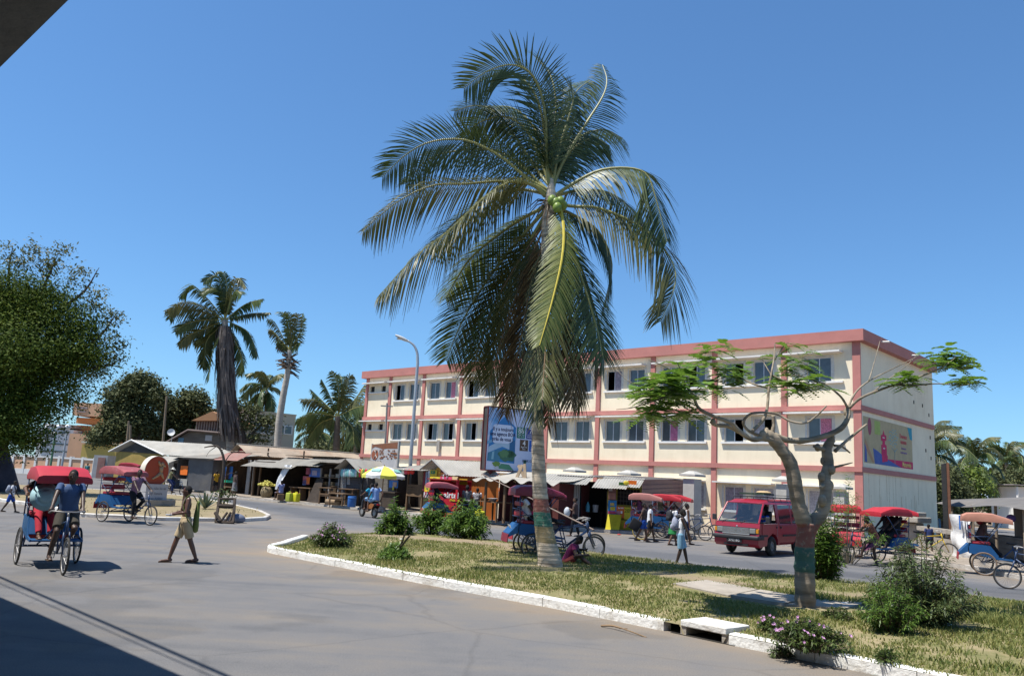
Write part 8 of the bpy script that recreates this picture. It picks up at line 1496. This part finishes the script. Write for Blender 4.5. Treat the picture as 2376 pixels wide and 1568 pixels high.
bk = bicycle('bicycle ridden behind the disc monument', GY(397, 55, .0), .15); t = person('person in a camouflage shirt cycling behind the disc monument', bk.location, .15, 1.7, pelvis=(.02, 0, 1.05), lean=.2, hands=[(.58, .27, 1.1), (.58, -.27, 1.1)], feet=[(.1, .14, .48), (.3, -.14, .3)], top='tee', tcol=CAMO, bcol=NAVY, bottom='trousers', hat=M('white_hat', (.6, .58, .52)))
# ---------------------------------------------------------------- scooter with two riders
f = G(832, 1196).to_2d(); r = G(868, 1201).to_2d(); d = f-r; a = math.atan2(d.y, d.x); t = thing('motor_scooter', 'dark step-through scooter with orange side panel carrying two people', 'scooter', (r.x, r.y, 0), a); SCB = M('scooter_black', (.02, .02, .024), .35, .1, 3, spec=.6)
for x in (0, 1.25):
    m = MB(); m.torus((x, 0, .27), .21, .065, n=28, m=10); w_ = m.build('wheel', TYRE, t, smooth='all'); m = MB(); m.lathe([(.15, -.03), (.15, .03)], 16); o = m.build('rim', RIM, w_); o.rotation_euler = (PI/2, 0, 0); o.location = (x, 0, .27)
m = MB(); rg = lambda x, z, w_, h_: [Vector((x, w_*math.cos(q), z+h_*math.sin(q))) for q in np.linspace(0, 2*PI, 12, endpoint=False)]
m.loft([rg(-.30, .70, .04, .04), rg(-.2, .68, .11, .09), rg(.15, .62, .16, .14), rg(.45, .50, .14, .12), rg(.62, .36, .13, .06), rg(.95, .36, .12, .06)], True, True); m.loft([[Vector((1.02, y, .38)) for y in (-.18, 0, .18)]+[Vector((.96, y, .38)) for y in (.18, 0, -.18)], [Vector((1.02, y, .75)) for y in (-.2, 0, .2)]+[Vector((.96, y, .75)) for y in (.2, 0, -.2)], [Vector((.92, y, .98)) for y in (-.1, 0, .1)]+[Vector((.87, y, .98)) for y in (.1, 0, -.1)]], True, True); m.build('body', SCB, t, smooth=True)
m = MB(); m.loft([rg(-.32, .80, .06, .03), rg(-.2, .81, .13, .05), rg(.2, .79, .14, .05), rg(.5, .76, .10, .05), rg(.58, .74, .04, .03)], True, True); m.build('seat', BLKR, t, smooth='all')
for s in (-1, 1): m = MB(); m.loft([[Vector((x, s*(.165+.02*k), z)) for x, z in ((-.22, .66), (.1, .70), (.36, .58), (.30, .44), (0, .44))] for k in (0, 1)], True, True); m.build('side_panel', M('scooter_orange', (.28, .10, .025), .4, .1, 3), t)
m = MB(); m.tube([(1.25, 0, .27), (1.02, 0, .75), (.93, 0, 1.02)], .028, 7); m.tube([(.84, .34, 1.03), (.93, .15, 1.05), (.93, -.15, 1.05), (.84, -.34, 1.03)], .016, 6); m.build('handlebar', SCB, t); m = MB(); m.loft([[Vector((1.25+.31*math.cos(q), y, .27+.31*math.sin(q))) for y in (-.06, .06)] for q in np.linspace(.5, 2.2, 9)], closed=False); m.build('mudguard', SCB, t)
for s in (-1, 1): m = MB(); m.tube([(.92, s*.2, 1.06), (.90, s*.27, 1.22)], .007, 5); m.ball((.90, s*.28, 1.24), (.02, .06, .045), 8, 6); m.build('mirror', SCB, t)
m = MB(); m.tube([(.3, -.2, .30), (-.05, -.22, .30), (-.35, -.22, .38)], [.03, .045, .05], 8); m.build('exhaust', RIM, t); m = MB(); m.rbox((-.31, 0, .66), (.04, .16, .07), .015); m.build('tail_light', REDS, t)
L_ = (r.x, r.y, 0); person('person in a turquoise shirt steering the scooter', L_, a, 1.68, pelvis=(.40, 0, .88), lean=.12, hands=[(.83, .32, 1.06), (.83, -.32, 1.06)], feet=[(.80, .14, .46), (.80, -.14, .46)], top='tee', tcol=TURQ, bcol=SKY_, skin=SKIN, yaw=.3); person('person in a pale blue shirt riding pillion on the scooter', L_, a, 1.74, pelvis=(.0, 0, .91), lean=.06, hands=[(.25, .24, .95), (-.12, -.24, .92)], feet=[(.32, .22, .38), (.32, -.22, .38)], top='tee', tcol=CL('soft_blue', (.24, .36, .60)), bcol=SKY_, skin=SKIN, yaw=.4)
# ---------------------------------------------------------------- red van
n1 = G(1781, 1288).to_2d(); n2 = G(1704, 1280).to_2d(); d = (n1-n2); ang = math.atan2(d.y, d.x)-PI/2; ctr_ = (n1+n2)/2
VR = M('van_red', (.27, .014, .030), .32, .12, 1.2, spec=.6, dirt=(.30, .05, .05), dirt_amt=.4); VD = M('van_dark_trim', (.03, .032, .035), .55, .15, 4); CHR = M('van_chrome', (.55, .56, .58), .25, .06, 5, metal=.7)
van = thing('van', 'red minibus van with roof rack and silver grille driving left past the school', 'van', (ctr_.x, ctr_.y, 0), ang)
def vg():
    m = bpy.data.materials.new('van_glass'); m.use_nodes = True; nt = m.node_tree; L = nt.links.new; o = nt.nodes['Material Output']; tr = nd(nt, 'ShaderNodeBsdfTransparent'); tr.inputs[0].default_value = (.62, .68, .72, 1); gl = nd(nt, 'ShaderNodeBsdfGlossy'); gl.inputs['Roughness'].default_value = .06; fr = nd(nt, 'ShaderNodeFresnel'); fr.inputs[0].default_value = 1.6; ms = nd(nt, 'ShaderNodeMixShader'); ad = nd(nt, 'ShaderNodeMath', operation='ADD'); L(fr.outputs[0], ad.inputs[0]); ad.inputs[1].default_value = .10; L(ad.outputs[0], ms.inputs[0]); L(tr.outputs[0], ms.inputs[1]); L(gl.outputs[0], ms.inputs[2]); L(ms.outputs[0], o.inputs[0]); return m
VGL = vg()
def sec(x, zb, zt, w_, r_=.06): return [Vector((x, y, z)) for y, z in ((-w_+.06, zb), (w_-.06, zb), (w_, zb+.08), (w_+.015, .75), (w_, zt-r_), (w_-r_*.35, zt-.012), (w_-r_, zt), (-w_+r_, zt), (-w_+r_*.35, zt-.012), (-w_, zt-r_), (-w_-.015, .75), (-w_, zb+.08))]
m = MB(); m.loft([sec(-3.05, .46, 1.10, .76), sec(-3.0, .38, 1.12, .80), sec(-.55, .36, 1.12, .80)], True, True); m.loft([sec(-.55, .36, 1.12, .80), sec(.42, .62, 1.12, .80)][:0] or [[Vector((x, y, z)) for x, z in ((-.55, .37), (-.45, .37), (-.41, .58), (-.24, .73), (0, .775), (.24, .73), (.41, .58), (.45, .37), (1.0, .30), (1.14, .40), (1.16, .60), (1.11, .80), (1.02, 1.10), (-.55, 1.12))] for y in (-.815, .815)], True, True); body = m.build('body', VR, van)
m = MB(); m.box((-1.0, 0, 1.128), (3.95, 1.56, .02)); m.box((-1.4, 0, .62), (1.6, 1.5, .3)); m.build('cabin_floor', DARK, van)
m = MB(); m.loft([[Vector((x, y, z)) for y, z in ((-w_, zb), (w_, zb), (w_-.02, zb+.05), (w_-.12, zt-.01), (0, zt+.015), (-w_+.12, zt-.01), (-w_+.02, zb+.05))] for x, zb, zt, w_ in ((.46, 1.76, 1.79, .68), (.36, 1.76, 1.84, .70), (.05, 1.76, 1.915, .71), (-2.7, 1.76, 1.935, .71), (-2.98, 1.74, 1.88, .69))], True, True); m.build('roof', VR, van, smooth=True)
m = MB()
for s in (-1, 1):
    m = MB(); m.tube([(1.0, s*.765, 1.10), (.44, s*.675, 1.78)], .035, 8); m.build('pillar', VR, van)
    for x0, x1 in ((-.62, -.40), (-1.75, -1.62), (-3.03, -2.86)): m = MB(); m.poly([(x0, s*.80, 1.10), (x1, s*.80, 1.10), (x1+.02*(x0 > -1), s*.70, 1.78), (x0, s*.70, 1.78)], (0, -s*.05, 0)); m.build('pillar', VR, van)
m = MB(); m.add([(1.0, -.73, 1.125), (1.0, .73, 1.125), (.45, .65, 1.77), (.45, -.65, 1.77)], [(0, 1, 2, 3)]); m.build('windscreen', VGL, van); m = MB(); m.tube([(1.0, -.74, 1.12), (1.0, .74, 1.12), (.45, .66, 1.775), (.45, -.66, 1.775), (1.0, -.74, 1.12)], .014, 5); m.build('windscreen_seal', VD, van)
for s in (-1, 1):
    m = MB(); m.add([(-1.62, s*.795, 1.13), (-.62, s*.795, 1.13), (-.62, s*.705, 1.75), (-1.62, s*.705, 1.75)], [(0, 1, 2, 3)]); m.add([(-2.86, s*.795, 1.13), (-1.75, s*.795, 1.13), (-1.75, s*.705, 1.75), (-2.86, s*.705, 1.75)], [(0, 1, 2, 3)]); m.build('side_window', M('van_dark_glass', (.03, .045, .045), .1, .2, 2, spec=.6), van)
    d_ = MB(); d_.poly([(.86, s*.822, .62), (.86, s*.822, 1.10), (-.40, s*.822, 1.10), (-.40, s*.822, .80), (0, s*.822, .80), (.42, s*.822, .62)], (0, s*.008, 0)); dr_ = d_.build('door', VR, van); h_ = MB(); h_.rbox((-.30, s*.835, .98), (.10, .02, .07), .008); h_.build('handle', VD, dr_); h_ = MB(); h_.box((-.36, s*.835, .56+.3), (.012, .012, .4)); h_.box((.2, s*.835, 1.105), (1.1, .02, .02)); h_.build('door_trim', CHR if s > 0 else VD, dr_)
    m = MB(); m.box((-1.9, s*.822, .70), (2.1, .02, .07)); m.box((.72, s*.825, .70), (.6, .02, .07)); m.build('rub_strip', VD, van); m = MB(); m.rbox((-.70, s*.822, .98), (.09, .02, .07), .008); m.build('handle', VD, van)
    m = MB(); m.tube([(.78, s*.78, 1.13), (.80, s*.97, 1.18)], .012, 5); m.rbox((.80, s*1.0, 1.24), (.05, .16, .2), .02); m.build('wing_mirror', VD, van)
    for x in (0, -2.25):
        m = MB(); m.torus((0, 0, 0), .245, .10, n=30, m=10); w_ = m.build('wheel', TYRE, van, smooth='all'); w_.location = (x, s*.735, .343); o = MB(); o.lathe([(.19, -.07), (.19, .05), (.12, .06), (.10, .03), (.05, .08), (.001, .08)], 18); o = o.build('rim', M('van_rim', (.20, .19, .18), .6, .2, 6), w_); o.rotation_euler = (-s*PI/2, 0, 0)
    m = MB(); m.rbox((1.135, s*.60, .845), (.05, .22, .17), .02); m.build('headlight', M('lamp_clear', (.22, .23, .22), .12, .15, 8, spec=.8), van); m = MB(); m.rbox((1.09, s*.765, .845), (.10, .10, .16), .02); m.build('indicator', M('lamp_amber', (.55, .22, .02), .2, .1, 8), van); m = MB(); m.tube([(1.06, s*.35-.25, 1.13), (.86, s*.35+.05, 1.33-.1)], .008, 4); m.build('wiper', BLKP, van)
m = MB()
for i in range(5): m.box((1.15, 0, .785+.034*i), (.03, .96, .022))
m.box((1.155, 0, .735), (.05, 1.0, .05)); m.build('grille', CHR, van); m = MB(); m.box((1.125, 0, .85), (.02, 1.56, .21)); m.build('grille_panel', VD, van)
m = MB(); m.rbox((1.13, 0, .62), (.20, 1.70, .14), .05); m.rbox((.93, .82, .62), (.4, .05, .12), .02); m.rbox((.93, -.82, .62), (.4, .05, .12), .02); m.build('bumper', VD, van, smooth=True); m = MB(); m.box((1.155, 0, .37), (.03, .9, .06)); m.build('air_intake', BLKP, van)
m = MB(); m.box((1.19, -.05, .50), (.02, .56, .13)); pl_ = m.build('number_plate', BLKP, van); text('3752 BG', .115, M('plate_grey', (.45, .45, .44), .6), pl_, (1.203, -.05, .50), (0, 1, 0), (0, 0, 1), bold=.002); m = MB(); m.ball((1.09, 0, .98), (.02, .035, .03), 8, 5); m.build('badge', CHR, van); text('M', .05, CHR, van, (1.172, 0, .855), (0, 1, 0), (0, 0, 1))
m = MB()
for y in (-.6, .6): m.tube([(.05, y, 2.0), (-2.8, y, 2.02)], .016, 6); m.tube([(.0, y, 2.08), (-2.8, y, 2.10)], .012, 6)
for x in (.05, -.5, -1.05, -1.6, -2.2, -2.8): m.tube([(x, -.68, 1.86), (x, -.62, 2.0), (x, .62, 2.0), (x, .68, 1.86)], .014, 5)
m.build('roof_rack', BLKP, van)
Lv = Vector((ctr_.x, ctr_.y, 0)); ML = Matrix.Rotation(ang, 3, 'Z')
m = MB(); m.box((-.5, .0, 2.11), (1.1, .9, .06), rz=.1); tag(m.build('folded_tarp', M('dark_green_tarp', (.04, .07, .05), .9, .3, 5), loc=Lv, rz=ang), 'dark folded tarpaulin tied on the van roof rack', 'tarpaulin'); m = MB(); m.ball((-.85, .1, 2.17), (.32, .26, .07), 12, 6); tag(m.build('straw_basket', M('straw', (.42, .30, .16), .9, .2, 12), loc=Lv, rz=ang, smooth=True), 'straw coloured bundle on top of the van roof rack', 'bundle')
m = MB()
for y in (-.38, .38): m.rbox((-.30, y, 1.15), (.16, .5, .75), .06, ry=-.15); m.rbox((-.34, y, 1.60), (.09, .26, .2), .04)
m.build('seat', BLKR, van); m = MB(); m.torus((0, 0, 0), .19, .016, ax='Z'); o = m.build('steering_wheel', BLKP, van); o.location = (.46, .38, 1.26); o.rotation_euler = (0, rad(-35), 0); m = MB(); m.box((.9, -.25, 1.15), (.12, .3, .02)); m.build('dashboard_paper', M('green_paper', (.06, .42, .20), .8), van)
for y, c, lb in ((.38, ROY, 'person in royal blue at the wheel of the red van'), (-.34, BRN, 'person seated beside the driver behind the van windscreen')): person(lb, Lv, ang, 1.66, pelvis=(-.10, y, .86), lean=-.1, hands=[(.38, y+.16, 1.24), (.38, y-.16, 1.24)], feet=[(.5, y+.1, .55), (.5, y-.1, .55)], top='tee', tcol=c, bcol=BLK, skin=SKIN, foot=None)
# ---------------------------------------------------------------- people on foot
def stand(label, u, vf, vt, face, tcol, bcol, z=0, **k):
    p = (GY if vf < 200 else G)(u, vf, z); h = AY(u, vt, p.y).z-z; return person(label, p, face, h*1.0, tcol=tcol, bcol=bcol, **dict(dict(top='tee', bottom='shorts'), **k))
h = 1.63
P1 = person('bare chested person in beige shorts striding left across the road', G(420, 1304), PI+.50, h, pelvis=(0, 0, .53*h), lean=.04, feet=[(-.28, .07, .085), (.24, -.07, .075)], hands=[(.22, .10, 1.02), (.24, -.05, 1.02)], bcol=KHAKI, bottom='shorts', shleg=.86, skin=M('skin_bronze', (.105, .05, .032), .42, .1, 6, spec=.5), vox=.0085, yaw=-.15, epole=[Vector((-.5, .9, -.5)), Vector((-.5, -.9, -.5))])
q = PINFO[P1.name]; m = MB(); m.rbox((.06, .0, -.03), (.16, .10, .025), .008); held(P1, 1, m, 'box', M('pale_card', (.4, .42, .45), .6), 'small pale box held by the bare chested walker', 'box', (.04, .07, .0))
m = MB(); LM = M('lime_bag', (.13, .16, .045), .9, .2, 5); rings = []
for z, a_, b_ in ((1.30, .02, .03), (1.26, .035, .055), (1.0, .055, .085), (.76, .06, .095), (.66, .05, .08), (.63, .02, .04)): rings.append([Vector((-.20+a_*math.cos(x)*(1+.15*math.sin(3*x+z*9)), .05+b_*math.sin(x), z)) for x in np.linspace(0, 2*PI, 16, endpoint=False)])
m.loft(rings, True, True); bg = m.build('shoulder_bag', LM, smooth='all', loc=P1.location, rz=P1.rotation_euler.z); tag(bg, 'lime green cloth bag slung on the back of the bare chested walker', 'bag'); m = MB(); m.tube(crom([(-.17, .10, 1.28), (-.06, .15, 1.42), (.05, .14, 1.38), (.10, .10, 1.2), (.02, .18, .95), (-.13, .15, .75)], 18), .011, 6); m.build('strap', LM, bg)
P = stand('schoolchild in white shirt and blue shorts walking at the far left with a backpack', 20, 1188, 1112, .2, WHT_, ROY, feet=[(.2, .06, .06), (-.22, -.06, .09)], hands=[(.18, .14, .62), (.1, -.14, .6)], lean=.15); backpack(P, CL('pack_grey', (.30, .34, .42)), 'pale grey backpack on the schoolchild at the far left')
stand('person in a teal patterned shirt walking near the peach wall', 199, 1110, 1073, 1.7, CL('teal', (.05, .20, .22), var=.5, scale=8), NAVY, vox=.014)
stand('child in white sitting height behind the rickshaw by the disc monument', 258, 1152, 1112, .3, CL('powder', (.40, .46, .54)), MAG, vox=.013, bottom='skirt'); stand('person in a straw hat standing left of the orange disc', 331, 1140, 1078, .6, CL('dull_blue_shirt', (.20, .28, .45)), NAVY, hat='straw', vox=.013)
stand('person in a yellow patterned shirt before the grey tin shack', 505, 60.5, 1090, 2.6, YEL, BLK, z=.15, vox=.013); stand('person in a dark top and full grey skirt at the blue cloth stall', 549, 57.2, 1092, .8, BRN, GREY, z=.15, bottom='skirt', shleg=1.25, vox=.013, sleeve=1.5)
p = GY(657, 53.2, .15); person('person in white and blue seated under the white tarpaulin', p, 2.4, 1.6, pelvis=(0, 0, .52), feet=[(.42, .12, .08), (.42, -.12, .08)], hands=[(.3, .1, .65), (.3, -.1, .65)], top='tee', tcol=CL('lilac', (.25, .28, .50), var=.4), bcol=CL('pale_skirt', (.36, .38, .55)), bottom='skirt', shleg=1.0, skin=SKIN, vox=.013); m = MB(); m.rbox((0, 0, .2), (.4, .4, .4), .03); tag(m.build('stool', WOODB, loc=p, rz=.4), 'low wooden stool under the seated person by the white tarpaulin', 'stool')
P = stand('person in a black and white patterned shirt facing the orange kiosk', 1080, 1206, 1124, 1.9, PATT, BLK, z=.1, bottom='trousers', skin=SKIN, hairr=1.12); P = stand('person in a white t-shirt carrying a striped backpack by the orange kiosk', 1104, 1207, 1130, 1.5, WHT_, NAVY, z=.1, bottom='trousers', skin=SKIN); backpack(P, CL('pack_stripe', (.22, .21, .22), var=.8, scale=14), 'grey striped backpack worn by the orange kiosk flank')
stand('child in a blue t-shirt and khaki shorts seen from behind under the tarpaulin stall', 1174, 1209, 1148, 1.7, CL('mid_blue', (.06, .16, .36)), CL('khaki_green', (.16, .15, .04)), z=.12); stand('person with an orange wrap in the shade of the tarpaulin stall', 1166, 1203, 1116, -1.2, CL('orange_wrap', (.55, .12, .02)), BLK, z=.15, bottom='skirt', shleg=1.3, skin=SKIN); stand('person in dark clothes standing under the tarpaulin stall', 1200, 1206, 1130, -1.8, BLK, BLK, z=.15, bottom='trousers')
p = G(1192, 1207, .15); person('small child in red crouching under the tarpaulin stall', p, -.8, 1.15, pelvis=(0, 0, .22), feet=[(.18, .1, .05), (.18, -.1, .05)], hands=[(.25, .1, .3), (.25, -.1, .3)], lean=.3, top='tee', tcol=CL('child_red', (.38, .03, .05)), bcol=BLK, kpole=Vector((.5, 0, 1)))
p = G(1314, 1311, .1); h = 1.6; person('person in magenta sitting on the grass against the palm trunk', p, -.25, h, pelvis=(0, 0, .11), lean=.42, side=-.05, tilt=.35, feet=[(.44, .16, .08), (.66, -.22, .07)], hands=[(.40, .20, .40), (.48, -.16, .30)], top='tee', tcol=MAG, bcol=CL('dark_red_shorts', (.16, .03, .03)), kpole=Vector((.1, 0, 1)), vox=.0095, shleg=.7)
P = stand('person in a dark brown shirt facing left before the corrugated iron shop', 1333, 1243, 1151, PI-.2, BRN, BLK, bottom='trousers', skin=SKIN, hands=[(.28, .10, 1.12), (.10, -.16, .78)]); m = MB(); m.ball((0, 0, 0), (.14, .10, .2), 10, 7); held(P, 0, m, 'plastic_bag', M('clear_bag', (.5, .52, .55), .4), 'pale plastic bag held by the person before the iron shop', 'bag', (.05, 0, -.15))
P = stand('child in a brown shirt and royal blue shorts walking right with a black bag', 1492, 1256, 1164, -.1, BRN, ROY, skin=SKIN, feet=[(.16, .06, .06), (-.30, -.06, .12)], hands=[(-.1, .2, .7), (-.25, -.14, .74)]); m = MB(); m.rbox((0, 0, -.1), (.42, .12, .45), .04, ry=.5); held(P, 1, m, 'bag', BLK, 'large black bag swung by the child in royal blue shorts', 'bag', (-.12, -.05, -.05))
stand('child in a white t-shirt and black shorts walking right beside the brown shirted one', 1507, 1255, 1166, -.1, WHT_, BLK, skin=SKIN, feet=[(.2, .06, .06), (-.2, -.06, .09)])
P = stand('schoolchild with a black backpack and green skirt crossing the road', 1561, 1264, 1168, .5, WHT_, GRN, bottom='skirt', shleg=.95, skin=SKIN, feet=[(.22, .06, .07), (-.24, -.06, .1)]); backpack(P, CL('pack_black', (.025, .025, .03)), 'black backpack on the schoolchild in the green skirt')
stand('schoolchild in a sleeveless white top behind the one in pale blue shorts', 1592, 1262, 1166, .1, WHT_, NAVY, top='vest', skin=SKIN, feet=[(.18, .06, .06), (-.2, -.06, .08)])
P = stand('schoolchild in white top and pale blue shorts stepping onto the median', 1578, 1309, 1178, -.15, WHT_, CL('light_denim', (.22, .40, .52)), top='vest', skin=SKIN2, vox=.009, lean=.08, feet=[(.20, .06, .075), (-.10, -.06, .07)], hands=[(.18, .16, .72), (.34, -.20, .62)], shleg=.98, kpole=Vector((1, -.1, .1))); backpack(P, CL('pack_slate', (.30, .32, .40), var=.4, scale=8), 'grey and blue backpack on the schoolchild in pale blue shorts')
p = G(2034, 1311); h = 1.66; person('person in a purple skirt pushing off beside the shiny red rickshaw', p, PI-.1, h, pelvis=(.02, 0, .53*h), lean=.42, feet=[(.50, .10, .34), (-.02, -.06, .06)], hands=[(.62, .20, 1.08), (.62, -.14, 1.10)], top='tee', tcol=RST, bcol=PURP, bottom='skirt', shleg=1.1, vox=.0095)
stand('person whose head shows above the broken grey wall', 2157, 1285, 1214, 1.6, NAVY, BLK); stand('person in dark clothes sitting in the shade of the black tarpaulin shelter', 2286, 1290, 1226, 2.0, BLK, BLK, z=.1)
